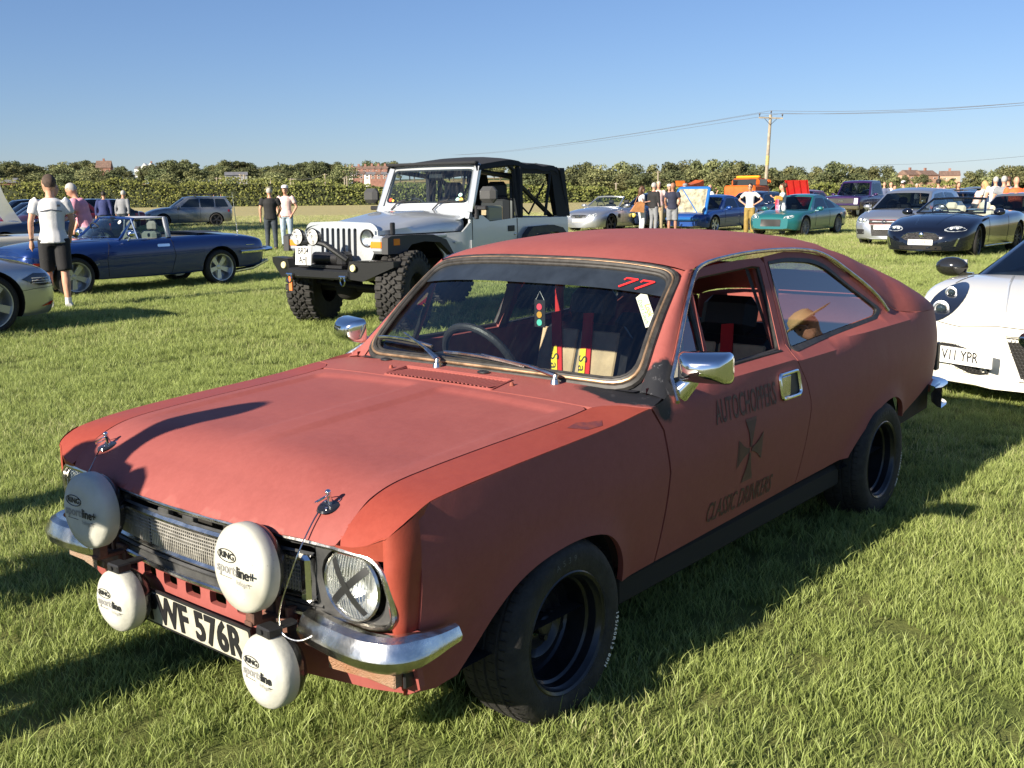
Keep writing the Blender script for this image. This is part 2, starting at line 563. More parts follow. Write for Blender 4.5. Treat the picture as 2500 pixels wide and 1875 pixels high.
gf = [(i * ny_ + j, (i + 1) * ny_ + j, (i + 1) * ny_ + j + 1, i * ny_ + j + 1) for i in range(len(xs_) - 1) for j in range(ny_ - 1)]
tag(mesh_obj('ground', gv, gf, ground_material(), None, True, 60), kind='structure')

# ---- grass blades: clump meshes instanced by geometry nodes inside ONE object
def grass_mat(name, c_base, c_tip, c_dry):
    m = bpy.data.materials.new(name); m.use_nodes = True
    nt = m.node_tree; nt.nodes.clear(); L = nt.links.new
    out = nt.nodes.new('ShaderNodeOutputMaterial')
    at = nt.nodes.new('ShaderNodeAttribute'); at.attribute_name = 'blade'
    oi = nt.nodes.new('ShaderNodeObjectInfo')
    geo = nt.nodes.new('ShaderNodeNewGeometry')
    def ramp(f, a, b, c0, c1):
        r = nt.nodes.new('ShaderNodeValToRGB'); r.color_ramp.elements[0].position = a; r.color_ramp.elements[1].position = b; r.color_ramp.elements[0].color = (*c0, 1); r.color_ramp.elements[1].color = (*c1, 1); L(f, r.inputs['Fac']); return r.outputs['Color']
    def mix(f, a, b, bt='MIX'):
        mx = nt.nodes.new('ShaderNodeMix'); mx.data_type = 'RGBA'; mx.blend_type = bt
        if isinstance(f, float): mx.inputs['Factor'].default_value = f
        else: L(f, mx.inputs['Factor'])
        for s_, k in ((a, 'A'), (b, 'B')):
            i = [q for q in mx.inputs if q.name == k and q.type == 'RGBA'][0]
            if isinstance(s_, tuple): i.default_value = (*s_, 1)
            else: L(s_, i)
        return [q for q in mx.outputs if q.type == 'RGBA'][0]
    sp = nt.nodes.new('ShaderNodeSeparateColor'); L(at.outputs['Color'], sp.inputs[0])
    c = mix(sp.outputs[0], c_base, c_tip)                      # R: height along blade
    # G: per-blade random -> some straw-coloured blades, more of them in dry patches of the field
    n = nt.nodes.new('ShaderNodeTexNoise'); n.inputs['Scale'].default_value = .55; n.inputs['Detail'].default_value = 5; n.inputs['Roughness'].default_value = .6; L(geo.outputs['Position'], n.inputs['Vector'])
    sepp = nt.nodes.new('ShaderNodeSeparateXYZ'); L(geo.outputs['Position'], sepp.inputs[0])
    mr = nt.nodes.new('ShaderNodeMapRange'); mr.inputs['From Min'].default_value = 6; mr.inputs['From Max'].default_value = 60; mr.inputs['To Max'].default_value = .55; L(sepp.outputs['Y'], mr.inputs['Value'])
    a1 = nt.nodes.new('ShaderNodeMath'); a1.operation = 'MULTIPLY_ADD'; a1.inputs[1].default_value = 1.5; a1.inputs[2].default_value = -1.30; L(n.outputs['Fac'], a1.inputs[0])
    a2 = nt.nodes.new('ShaderNodeMath'); a2.operation = 'ADD'; L(a1.outputs[0], a2.inputs[0]); L(mr.outputs['Result'], a2.inputs[1])
    a3 = nt.nodes.new('ShaderNodeMath'); a3.operation = 'ADD'; L(a2.outputs[0], a3.inputs[0]); L(sp.outputs[1], a3.inputs[1])
    f = nt.nodes.new('ShaderNodeMapRange'); f.inputs['From Min'].default_value = .35; f.inputs['From Max'].default_value = .75; f.clamp = True; L(a3.outputs[0], f.inputs['Value'])
    c = mix(f.outputs['Result'], c, c_dry)
    hv = nt.nodes.new('ShaderNodeHueSaturation'); L(c, hv.inputs['Color'])
    mv = nt.nodes.new('ShaderNodeMapRange'); mv.inputs['To Min'].default_value = .72; mv.inputs['To Max'].default_value = 1.25; L(sp.outputs[2], mv.inputs['Value']); L(mv.outputs['Result'], hv.inputs['Value'])
    d = nt.nodes.new('ShaderNodeBsdfPrincipled'); L(hv.outputs[0], d.inputs['Base Color']); d.inputs['Roughness'].default_value = .5; d.inputs['Specular IOR Level'].default_value = .35
    t = nt.nodes.new('ShaderNodeBsdfTranslucent'); L(hv.outputs[0], t.inputs['Color'])
    ms = nt.nodes.new('ShaderNodeMixShader'); ms.inputs[0].default_value = .40; L(d.outputs[0], ms.inputs[1]); L(t.outputs[0], ms.inputs[2]); L(ms.outputs[0], out.inputs['Surface'])
    return m
M_GRASS = grass_mat('grass_blades', (.15, .20, .045), (.48, .56, .18), (.62, .56, .33))

def clump_mesh(seed, n, rad, hmin, hmax, wid, seg=3, lean=.5, stalk=0.0):
    rs = np.random.RandomState(seed); V = []; F = []; C = []
    for k in range(n):
        r = rad * sqrt(rs.rand()); a = rs.rand() * 2 * pi; x0, y0 = r * cos(a), r * sin(a)
        h = hmin + (hmax - hmin) * rs.rand() ** 1.3
        if rs.rand() < stalk: h *= 1.7
        la = rs.rand() * 2 * pi; ln = (0.15 + lean * rs.rand()) * h * (1.5 if rs.rand() < .12 else 1)
        fa = rs.rand() * pi; w = wid * (.6 + .8 * rs.rand()); g = rs.rand(); v3 = rs.rand(); b = len(V)
        for i in range(seg + 1):
            t = i / seg; ww = w * (1 - t) ** .7 * .5
            px_, py_ = x0 + cos(la) * ln * t * t, y0 + sin(la) * ln * t * t
            z = h * (t - .18 * t * t * (ln / h))
            if i < seg:
                V += [(px_ - cos(fa) * ww, py_ - sin(fa) * ww, z), (px_ + cos(fa) * ww, py_ + sin(fa) * ww, z)]; C += [(t, g, v3, 1)] * 2
            else: V.append((px_, py_, z)); C.append((1, g, v3, 1))
        for i in range(seg - 1): F.append((b + 2 * i, b + 2 * i + 1, b + 2 * i + 3, b + 2 * i + 2))
        F.append((b + 2 * seg - 2, b + 2 * seg - 1, b + 2 * seg))
    me = bpy.data.meshes.new('grass_clump'); me.from_pydata(V, [], F)
    ca = me.color_attributes.new('blade', 'FLOAT_COLOR', 'POINT')
    ca.data.foreach_set('color', np.array(C, dtype=np.float32).ravel())
    me.materials.append(M_GRASS); me.shade_smooth()
    return me

def scatter_object(name, pts, scl, rots, sources, label=None, kind='stuff', tilt=None, mats=()):
    """one object whose vertices carry instances of the source meshes"""
    me = bpy.data.meshes.new(name)
    me.vertices.add(len(pts)); me.vertices.foreach_set('co', np.asarray(pts, dtype=np.float32).ravel())
    a = me.attributes.new('scl', 'FLOAT', 'POINT'); a.data.foreach_set('value', np.asarray(scl, dtype=np.float32))
    a = me.attributes.new('rot', 'FLOAT_VECTOR', 'POINT'); a.data.foreach_set('vector', np.asarray(rots, dtype=np.float32).ravel())
    o = bpy.data.objects.new(name, me); COL.objects.link(o)
    for m in mats: me.materials.append(m)
    ng = bpy.data.node_groups.new(name + '_scatter', 'GeometryNodeTree')
    ng.interface.new_socket('Geometry', in_out='INPUT', socket_type='NodeSocketGeometry'); ng.interface.new_socket('Geometry', in_out='OUTPUT', socket_type='NodeSocketGeometry')
    N = ng.nodes; L = ng.links.new
    gi = N.new('NodeGroupInput'); go = N.new('NodeGroupOutput'); jn = N.new('GeometryNodeJoinGeometry')
    for sm in sources:
        so = bpy.data.objects.new(name + '_source', sm)
        oi = N.new('GeometryNodeObjectInfo'); oi.inputs['Object'].default_value = so; oi.inputs['As Instance'].default_value = True
        L(oi.outputs['Geometry'], jn.inputs[0])
    ip = N.new('GeometryNodeInstanceOnPoints'); ip.inputs['Pick Instance'].default_value = True
    a1 = N.new('GeometryNodeInputNamedAttribute'); a1.data_type = 'FLOAT'; a1.inputs['Name'].default_value = 'scl'
    a2 = N.new('GeometryNodeInputNamedAttribute'); a2.data_type = 'FLOAT_VECTOR'; a2.inputs['Name'].default_value = 'rot'
    rv = N.new('FunctionNodeRandomValue'); rv.data_type = 'INT'
    [i for i in rv.inputs if i.name == 'Max' and i.type == 'INT'][0].default_value = 97
    [i for i in rv.inputs if i.name == 'Min' and i.type == 'INT'][0].default_value = 0
    L(gi.outputs[0], ip.inputs['Points']); L(jn.outputs[0], ip.inputs['Instance'])
    L([q for q in rv.outputs if q.type == 'INT'][0], ip.inputs['Instance Index'])
    er = N.new('FunctionNodeEulerToRotation'); L(a2.outputs['Attribute'], er.inputs[0]); L(er.outputs[0], ip.inputs['Rotation'])
    L([q for q in a1.outputs if q.enabled][0], ip.inputs['Scale'])
    L(ip.outputs[0], go.inputs[0])
    md = o.modifiers.new('scatter', 'NODES'); md.node_group = ng
    if kind: o['kind'] = kind
    return o

clumps = [clump_mesh(11 + i, 84, .085, .018, .050, .0033, 3, .62, .04) for i in range(5)]
rs = np.random.RandomState(3)
P = []; SC = []
def strew(y0, y1, dens, sc0, sc1, edge=.60):
    area = edge * (y1 * y1 - y0 * y0)
    n = int(area * dens)
    u = rs.rand(n); y = np.sqrt(y0 * y0 + (y1 * y1 - y0 * y0) * u); x = (rs.rand(n) * 2 - 1) * edge * y
    for a, b in zip(x, y): P.append((a, b, 0)); SC.append(sc0 + (sc1 - sc0) * rs.rand())
strew(1.6, 9, 150, .75, 1.35)
strew(9, 20, 62, 1.0, 1.7)
strew(20, 40, 17, 1.5, 2.4, .56)
strew(40, 75, 4.5, 2.2, 3.4, .55)
rot = np.zeros((len(P), 3)); rot[:, 2] = rs.rand(len(P)) * 2 * pi; rot[:, 0] = (rs.rand(len(P)) - .5) * .35; rot[:, 1] = (rs.rand(len(P)) - .5) * .35
scatter_object('grass', P, SC, rot, clumps)
# tall seed stalks and dry stems near the camera
st = [clump_mesh(71 + i, 7, .10, .07, .13, .0030, 4, .9) for i in range(3)]
n = 420; y = np.sqrt(1.6 ** 2 + (13 ** 2 - 1.6 ** 2) * rs.rand(n)); x = (rs.rand(n) * 2 - 1) * .58 * y
rot = np.zeros((n, 3)); rot[:, 2] = rs.rand(n) * 6.28
scatter_object('grass_stalks', np.stack([x, y, 0 * x], 1), .6 + .6 * rs.rand(n), rot, st)

# ---- foliage
def leaf_mat(name, c0, c1, c2=None):
    m = bpy.data.materials.new(name); m.use_nodes = True
    nt = m.node_tree; nt.nodes.clear(); L = nt.links.new
    out = nt.nodes.new('ShaderNodeOutputMaterial'); oi = nt.nodes.new('ShaderNodeObjectInfo'); geo = nt.nodes.new('ShaderNodeNewGeometry')
    r = nt.nodes.new('ShaderNodeValToRGB'); r.color_ramp.elements[0].color = (*c0, 1); r.color_ramp.elements[1].color = (*c1, 1); L(geo.outputs['Random Per Island'], r.inputs['Fac'])
    hs = nt.nodes.new('ShaderNodeHueSaturation'); L(r.outputs[0], hs.inputs['Color'])
    mr = nt.nodes.new('ShaderNodeMapRange'); mr.inputs['To Min'].default_value = .485; mr.inputs['To Max'].default_value = .515; L(oi.outputs['Random'], mr.inputs['Value']); L(mr.outputs[0], hs.inputs['Hue'])
    mr2 = nt.nodes.new('ShaderNodeMapRange'); mr2.inputs['To Min'].default_value = .75; mr2.inputs['To Max'].default_value = 1.25; L(oi.outputs['Random'], mr2.inputs['Value']); L(mr2.outputs[0], hs.inputs['Value'])
    d = nt.nodes.new('ShaderNodeBsdfDiffuse'); L(hs.outputs[0], d.inputs['Color'])
    t = nt.nodes.new('ShaderNodeBsdfTranslucent'); L(hs.outputs[0], t.inputs['Color'])
    ms = nt.nodes.new('ShaderNodeMixShader'); ms.inputs[0].default_value = .25; L(d.outputs[0], ms.inputs[1]); L(t.outputs[0], ms.inputs[2]); L(ms.outputs[0], out.inputs['Surface'])
    return m
M_LEAF = leaf_mat('broadleaf_foliage', (.095, .108, .050), (.290, .295, .140))
M_LEAFD = leaf_mat('dark_foliage', (.065, .080, .042), (.190, .205, .100))
M_HEDGE = leaf_mat('hedge_leaves', (.075, .100, .030), (.290, .310, .100))
M_BARK = mat('bark', (.11, .085, .06), .9, var=.4, vscale=4)

def leaf_cards(rs_, centres, n, size, squash=.85):
    """leaf-clump quads scattered over a set of lobes (cx,cy,cz,r)"""
    V = np.zeros((n * 4, 3)); w = np.array([c[3] ** 2 for c in centres]); w = w / w.sum()
    idx = rs_.choice(len(centres), n, p=w)
    for i in range(n):
        c = centres[idx[i]]
        d = rs_.normal(size=3); d /= np.linalg.norm(d)
        if d[2] < -.35: d[2] *= .5
        rr = c[3] * (.62 + .42 * rs_.rand())
        p = np.array(c[:3]) + d * rr * np.array([1, 1, squash])
        nrm = d * 1.0 + rs_.normal(size=3) * .5; nrm /= np.linalg.norm(nrm)
        a = np.cross(nrm, rs_.normal(size=3)); a /= np.linalg.norm(a) + 1e-9; b = np.cross(nrm, a)
        s = size * (.5 + .9 * rs_.rand())
        V[4 * i] = p + a * s; V[4 * i + 1] = p + b * s * .7; V[4 * i + 2] = p - a * s; V[4 * i + 3] = p - b * s * .7
    F = np.arange(n * 4).reshape(-1, 4)
    return V, F
def tree_proto(seed, H, W, n=1500, m=None, leaf=.36, lobes=16, trunk_h=.22, conifer=False):
    rs_ = np.random.RandomState(seed); cs = []
    if conifer:
        for k in range(lobes):
            t = k / lobes; cs.append((rs_.normal() * .1, rs_.normal() * .1, H * (.15 + .82 * t), W * .5 * (1 - t) * .9 + .15))
    else:
        for k in range(lobes):
            t = rs_.rand(); a = rs_.rand() * 6.283; prof = sin(pi * (.12 + .80 * t)) ** .6
            r = W * .5 * prof * (.25 + .6 * rs_.rand())
            cs.append((r * cos(a), r * sin(a), H * (trunk_h + .05 + (.80 - trunk_h) * t), W * (.11 + .13 * rs_.rand())))
        cs.append((0, 0, H * .80, W * .20)); cs.append((0, 0, H * .55, W * .33))
    V, F = leaf_cards(rs_, cs, n, leaf)
    me = bpy.data.meshes.new('crown'); me.from_pydata(V.tolist(), [], F.tolist()); me.materials.append(m or M_LEAF)
    b = MB(); b.tube([(0, 0, -1.5), (0.05, 0, H * .3), (.0, .08, H * .62)], [H * .035, H * .026, H * .008], n=7)
    for k in range(5):
        a = k * 1.3 + rs_.rand(); r = W * .3; b.tube([(0, 0, H * (.2 + .06 * k)), (r * .5 * cos(a), r * .5 * sin(a), H * (.36 + .06 * k)), (r * cos(a), r * sin(a), H * (.46 + .07 * k))], [H * .014, H * .009, H * .003], n=5)
    o = b.build('trunk', M_BARK); tm = o.data; bpy.data.objects.remove(o)
    return me, tm, H, W
PROTO = [tree_proto(s, 10, w, m=mm, n=2600, leaf=.29) for s, w, mm in ((1, 8.5, M_LEAF), (2, 10, M_LEAFD), (3, 7.2, M_LEAF), (4, 9, M_LEAFD), (5, 11.5, M_LEAF), (6, 6.4, M_LEAFD))]
CONI = tree_proto(20, 10, 4.6, m=M_LEAFD, leaf=.3, conifer=True)
BUSH = [tree_proto(30 + i, 4, 6.0, n=800, m=[M_LEAF, M_HEDGE][i % 2], leaf=.30, lobes=9, trunk_h=.05) for i in range(2)]
trnd = random.Random(5)
def place_tree(x, y, h, pr, label, group, name='tree', wscale=1.0, zoff=0.0):
    me, tm, H, W = pr
    o = empty(name, (x, y, terrain(x, y) + zoff), trnd.random() * 6.28, label, 'tree' if name != 'bush' else 'bush', group)
    s = h / H
    o.scale = (s * wscale, s * wscale, s)
    link_mesh('crown', me, o); link_mesh('trunk', tm, o)
    return o
SKY_L = [(-60, 392), (0, 394), (50, 387), (95, 400), (130, 398), (185, 390), (235, 387), (270, 400), (300, 404), (330, 416), (350, 406), (375, 397), (415, 386), (465, 385), (500, 393), (520, 405), (560, 386), (600, 385), (630, 393), (642, 406), (690, 394), (720, 400), (735, 394), (770, 387), (800, 391), (822, 398), (845, 386), (870, 397), (888, 403), (915, 385), (945, 391), (980, 391), (1010, 395), (1100, 392), (1200, 396), (1340, 398)]
SKY_R = [(1330, 399), (1365, 405), (1420, 394), (1455, 402), (1490, 408), (1520, 394), (1560, 398), (1585, 391), (1620, 388), (1660, 393), (1700, 386), (1725, 384), (1770, 388), (1800, 386), (1830, 390), (1870, 402), (1905, 397), (1945, 402), (1975, 402), (2020, 391), (2065, 395), (2110, 402), (2165, 400), (2195, 416)]
def top_tree(px, py_top, d, pr, label, group, wscale=1.0, name='tree'):
    x, y = at_px(px, d)
    h = max(1.5, z_at(px, py_top, d) - terrain(x, y))
    return place_tree(x, y, h, pr, label, group, name, wscale)
# right-hand row at the edge of the field
k = 0
px = 1325
while px < 2200:
    d = 186 + trnd.uniform(-8, 14)
    o = top_tree(px, interp(px, SKY_R) - 1 + trnd.uniform(-2, 4), d, PROTO[k % 6], 'broadleaved tree in the long row along the far right edge of the field', 'trees in the row behind the right hedge', 1.0)
    k += 1; px += trnd.uniform(26, 40)
px = 1310
while px < 2200:   # understorey
    o = top_tree(px, interp(px, SKY_R) + 22 + trnd.uniform(-5, 12), 176 + trnd.uniform(-3, 4), PROTO[(k * 5) % 6], 'broadleaved tree in the long row along the far right edge of the field', 'trees in the row behind the right hedge', 1.35)
    k += 1; px += trnd.uniform(34, 50)
# right end, nearer bushes beyond the crowd
for px, py in ((2375, 416), (2400, 410), (2425, 412), (2450, 405), (2470, 402), (2495, 396), (2525, 392)):
    top_tree(px, py, 150 + trnd.uniform(-6, 6), PROTO[k % 6], 'bushy tree beyond the crowd at the far right', 'trees beyond the crowd on the right'); k += 1
for px, py in ((2215, 425), (2240, 426), (2262, 424), (2300, 434), (2330, 432), (2360, 433)):
    top_tree(px, py, 400 + trnd.uniform(-20, 20), PROTO[k % 6], 'distant tree on the low ridge with the bungalows', 'trees on the distant ridge at the right'); k += 1
# wooded hill on the left
for px, py in [(p_, interp(p_, SKY_L)) for p_ in range(-60, 1345, 19)]:
    if 322 < px < 348 or 850 < px < 900: continue
    top_tree(px + trnd.uniform(-5, 5), py + trnd.uniform(0, 4), 560 + trnd.uniform(-60, 70), PROTO[trnd.randrange(6)], 'tree on the wooded ridge at the top of the far hill', 'trees along the ridge on the left', 1.15)
for px, py in [(p_, interp(p_, SKY_L)) for p_ in range(-50, 860, 23)]:
    if 325 < px < 400: continue
    top_tree(px + trnd.uniform(-8, 8), py + trnd.uniform(10, 24), 400 + trnd.uniform(-50, 50), PROTO[trnd.randrange(6)], 'tree part of the way up the far hill', 'trees on the slope of the left hill', 1.25)
for px in range(-40, 900, 52):
    if 340 < px < 395 or 830 < px: continue
    top_tree(px + trnd.uniform(-9, 9), 430 + trnd.uniform(-12, 6), 250 + trnd.uniform(-25, 30), PROTO[trnd.randrange(6)], 'low tree just beyond the tall hedge', 'trees behind the left hedge', 1.5)
for px, py in ((300, 403), (352, 404), (688, 393), (702, 402)):
    top_tree(px, py, 520, CONI, 'narrow dark conifer on the far hill', 'conifers on the far hill', name='conifer_tree')
# big trees outside the frame on the left: they throw the shade across the parked cars at the far left
for x, y, h, k_ in ((-28, 34, 13, 0), (-33, 39, 13, 1), (-31, 28, 11, 2), (-39, 45, 14, 3), (-37, 34, 13, 4), (-45, 39, 14, 1), (-41, 27, 12, 0)):
    place_tree(x, y, h, PROTO[k_], 'large tree standing off to the left of the parked cars, shading the field', 'shade trees left of the field')

# ---- hedge: clipped leaf wall along the end of the field
def hedge(name, x0, x1, y0, y1, h0, h1, label):
    o = empty(name, ((x0 + x1) / 2, (y0 + y1) / 2, 0), 0, label, 'hedge')
    cx_, cy_ = o.location.x, o.location.y
    L_ = sqrt((x1 - x0) ** 2 + (y1 - y0) ** 2); n = int(L_ * 80)
    r_ = np.random.RandomState(int(abs(x0)) + 3)
    V = np.zeros((n * 4, 3))
    for i in range(n):
        t = r_.rand(); h = h0 + (h1 - h0) * t; wob = .35 * sin(t * L_ * .35) + .25 * sin(t * L_ * 1.1 + 1)
        H_ = h + wob
        u = r_.rand()
        z = H_ * (1 - (1 - u) ** 1.5); dep = r_.rand()
        front = .55 * (z / H_) ** .8 + .35 * sin(t * L_ * .9 + z * 2) * .6
        x = x0 + (x1 - x0) * t - cx_; y = y0 + (y1 - y0) * t - cy_ - front + dep * .5
        if r_.rand() < .22: z = H_ + r_.rand() * .25; y += r_.rand() * 1.6
        if r_.rand() < .02: z += r_.rand() * .6
        p = np.array([x, y, z]); nn = np.array([0, -1, .5]) + r_.normal(size=3) * .6; nn /= np.linalg.norm(nn)
        a = np.cross(nn, r_.normal(size=3)); a /= np.linalg.norm(a); b = np.cross(nn, a); s = .09 + .13 * r_.rand()
        V[4 * i] = p + a * s; V[4 * i + 1] = p + b * s * .7; V[4 * i + 2] = p - a * s; V[4 * i + 3] = p - b * s * .7
    me = bpy.data.meshes.new('foliage'); me.from_pydata(V.tolist(), [], np.arange(n * 4).reshape(-1, 4).tolist()); me.materials.append(M_HEDGE)
    link_mesh('foliage', me, o)
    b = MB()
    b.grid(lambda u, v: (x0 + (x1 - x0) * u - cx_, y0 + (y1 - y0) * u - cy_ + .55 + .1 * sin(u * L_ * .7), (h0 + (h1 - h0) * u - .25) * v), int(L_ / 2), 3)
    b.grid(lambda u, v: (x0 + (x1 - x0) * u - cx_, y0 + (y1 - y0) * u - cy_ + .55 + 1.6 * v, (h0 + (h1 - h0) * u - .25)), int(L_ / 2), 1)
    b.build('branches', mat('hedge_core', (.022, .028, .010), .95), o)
    return o
hedge('hedge', -115, -33, 160, 152, 4.1, 3.4, 'tall leafy hedge across the left end of the field behind the parked cars')
hedge('hedge', -33, 22, 152, 150, 3.2, 1.75, 'lower hedge across the middle of the far field, seen either side of the off-roader')
hedge('hedge', 22, 100, 150, 150, 1.7, 1.5, 'low hedge along the right far side of the field, under the row of trees')

# ---- houses on the hill
M_WHITEW = mat('white_render', (.72, .72, .68), .8)
M_BRICKR = mat('red_brick_far', (.25, .13, .10), .85, var=.2, vscale=1.5)
M_ROOFB = mat('brown_roof_tiles', (.17, .11, .085), .85, var=.25, vscale=1.2)
M_SLATE = mat('grey_slate', (.16, .16, .17), .7, var=.2, vscale=1.2)
M_WINDOW = mat('far_window_glass', (.02, .025, .03), .1)
def house(px, d, w, dep, he, hr, wall, roof_m, label, rz=0.0, nwin=2, floors=2, name='house', gable=False, group=None, chim=1, zb=None):
    x, y = at_px(px, d); z = terrain(x, y) if zb is None else zb
    o = empty(name, (x, y, z), rz, label, 'house' if name == 'house' else 'building', group)
    b = MB(); b.box((0, 0, he / 2 - 1.5), (w, dep, he + 3)); b.build('wall', wall, o, smooth=False)
    b = MB()
    if gable: b.prism([(-w / 2 - .2, he), (w / 2 + .2, he), (0, he + hr)], -dep / 2 - .2, dep / 2, Matrix.Rotation(pi / 2, 4, 'X') @ Matrix.Diagonal((1, 1, -1, 1)))
    else: b.prism([(-dep / 2 - .3, he), (dep / 2 + .3, he), (0, he + hr)], -w / 2 - .2, w / 2 + .2, Matrix.Rotation(pi / 2, 4, 'Z') @ Matrix.Rotation(pi / 2, 4, 'X'))
    r = b.build('roof', roof_m, o, smooth=False)
    for k in range(chim):
        b = MB(); cx_ = (-.5 + (k + .5) / chim) * w; b.box((cx_, 0, he + hr + .2), (.9, .7, 1.6)); b.build('chimney', M_BRICKR, r, smooth=False)
    for f in range(floors):
        for k in range(nwin):
            xx = (-.5 + (k + .5) / nwin) * w; zz = he * (.28 + .5 * f) if he < 2.6 else 1.4 + f * 2.6
            b = MB(); b.box((xx, -dep / 2 - .03, zz), (1.1, .08, min(1.2, he * .3))); wf = b.build('window', M_WHITEW, o, smooth=False)
            b = MB(); b.box((xx, -dep / 2 - .08, zz), (.85, .04, min(1.0, he * .22))); b.build('pane', M_WINDOW, wf, smooth=False)
    return o
def zfor(px, py, d): return z_at(px, py, d)
# terraces climbing the hill beside the off-roader
for i, (px, py, d, m_) in enumerate(((850, 437, 420, M_WHITEW), (863, 437, 420, M_WHITEW), (877, 437, 420, M_BRICKR), (891, 437, 420, M_BRICKR), (905, 438, 420, M_WHITEW), (919, 438, 420, M_BRICKR), (933, 438, 420, M_BRICKR), (947, 438, 420, M_BRICKR), (961, 439, 420, M_BRICKR))):
    house(px, d, 2.35, 6, 1.9, 1.1, m_, M_SLATE if i % 3 else M_ROOFB, 'small terraced house in the lower terrace on the far hill', 0.05, 1, 2, group='lower terrace of houses on the hill', zb=zfor(px, py, d))
for i, (px, py, d) in enumerate(((852, 421, 470), (868, 420, 470), (884, 419, 470), (900, 419, 470), (916, 418, 470), (932, 418, 470), (948, 418, 470))):
    house(px, d, 3.0, 6, .9, 1.4, M_BRICKR, M_ROOFB, 'brown roofed house in the upper terrace on the far hill', -.06, 1, 1, group='upper terrace of houses on the hill', zb=zfor(px, py, d))
house(366, 620, 4.5, 6, 2.2, 3.0, M_WHITEW, M_WHITEW, 'white gabled cottage on the hill, left of a pair', .1, 1, 1, gable=True, chim=0, zb=zfor(366, 421, 620))
house(381, 620, 4.5, 6, 2.2, 3.0, M_WHITEW, M_WHITEW, 'white gabled cottage on the hill, right of a pair', .1, 1, 1, gable=True, chim=1, zb=zfor(381, 420, 620))
house(353, 640, 5, 6, 1.8, 1.6, M_WHITEW, M_SLATE, 'long white cottage with grey roof left of the gabled pair', .0, 2, 1, chim=0, zb=zfor(353, 420, 640))
house(266, 500, 6.5, 7, 2.0, 3.4, M_BRICKR, M_ROOFB, 'brown roofed house half hidden in the trees on the ridge', .2, 2, 1, chim=1, zb=zfor(266, 421, 500))
house(585, 300, 6.0, 8, 2.0, 1.0, mat('grey_cladding', (.30, .31, .32), .6), M_SLATE, 'grey barn with a shallow roof on the slope above the hedge', .25, 3, 1, name='barn', chim=0, zb=zfor(585, 446, 300))
house(30, 235, 3.6, 8, 1.0, 1.1, M_BRICKR, M_SLATE, 'slate roof showing over the hedge at the far left', .3, 1, 1, chim=0, zb=zfor(30, 458, 235))
for px, py in ((2225, 437), (2262, 438), (2322, 439)):
    house(px, 430, 7.5, 7, 1.6, 2.0, mat('pinkish_brick', (.45, .28, .2), .85), M_ROOFB, 'pinkish bungalow on the low ridge above the crowd', trnd.uniform(-.4, .4), 2, 1, group='bungalows on the right ridge', zb=zfor(px, py, 430))

# ---- utility poles and wires
M_POLE = mat('weathered_pole', (.30, .26, .20), .85, var=.25, vscale=3, bump=.3)
def wire(name, pts, label, r=.012, group=None, nseg=14, sag=.6):
    b = MB(); P_ = []
    for (a, c) in zip(pts, pts[1:]):
        a = Vector(a); c = Vector(c)
        for i in range(nseg + 1):
            t = i / nseg; p = a.lerp(c, t); p.z -= sag * 4 * t * (1 - t); P_.append(p)
    b.tube(P_, r, n=4); return tag(b.build(name, mat('wire_grey', (.12, .12, .13), .5), None), label, 'wire', group)
pole_d = 89
px0, py0 = at_px(1873, pole_d)
ztop = z_at(1884, 282, pole_d)
po = empty('utility_pole', (px0, py0, 0), 0, 'tall wooden pole with a crossarm and three insulators', 'pole')
po.rotation_euler = (0, radians(2.2), 0)
b = MB(); b.tube([(0, 0, -1), (0, 0, ztop)], [.17, .12], n=14); b.build('post', M_POLE, po)
b = MB(); b.box((0, -.14, ztop - .28), (2.0, .09, .11)); b.build('crossarm', M_POLE, po)
b = MB()
for s_ in (-1, 1): b.tube([(s_ * .55, -.14, ztop - .3), (0, -.14, ztop - .85)], .02, n=5)
b.build('brace', M_DARKMETAL, po)
INS = []
for x in (-.95, 0, .95):
    b = MB(); zb_ = ztop - .22 if x else ztop
    b.lathe([(.02, 0), (.02, .12), (.07, .13), (.05, .20), (.07, .21), (.05, .30), (0, .31)], 10, Matrix.Translation((x, -.14, zb_))); b.build('insulator', mat('brown_porcelain', (.04, .03, .03), .3), po)
    INS.append(Vector((px0 + x + .037 * ztop * 1.0, py0 - .14, zb_ + .3)))
b = MB(); b.cyl((0, 0, 3.5), (0, 0, 4.3), .156, n=14); b.build('yellow_marker', mat('yellow_notice', (.36, .31, .12), .6, var=.2), po)
farp = [Vector((at_px(1120, 260)[0] + s_, 260, z_at(1120, 379, 260))) for s_ in (-.9, 0, .9)]
nearp = [Vector((at_px(3000, 60)[0] + s_ * .6, 60 + s_, z_at(3000, 200, 60))) for s_ in (-.9, 0, .9)]
for i in range(3):
    wire('power_line', [farp[i], INS[i], nearp[i]], ['left wire on the tall pole', 'middle wire on the tall pole', 'right wire on the tall pole'][i] + ' crossing the sky', .013, 'power lines on the tall pole')
a_ = Vector((at_px(2130, 240)[0], 240, z_at(2130, 402, 240))); c_ = Vector((at_px(2900, 110)[0], 110, z_at(2900, 335, 110)))
wire('telephone_wire', [a_, c_], 'single low wire dropping towards the trees at the right', .02, sag=.8)
fp = []
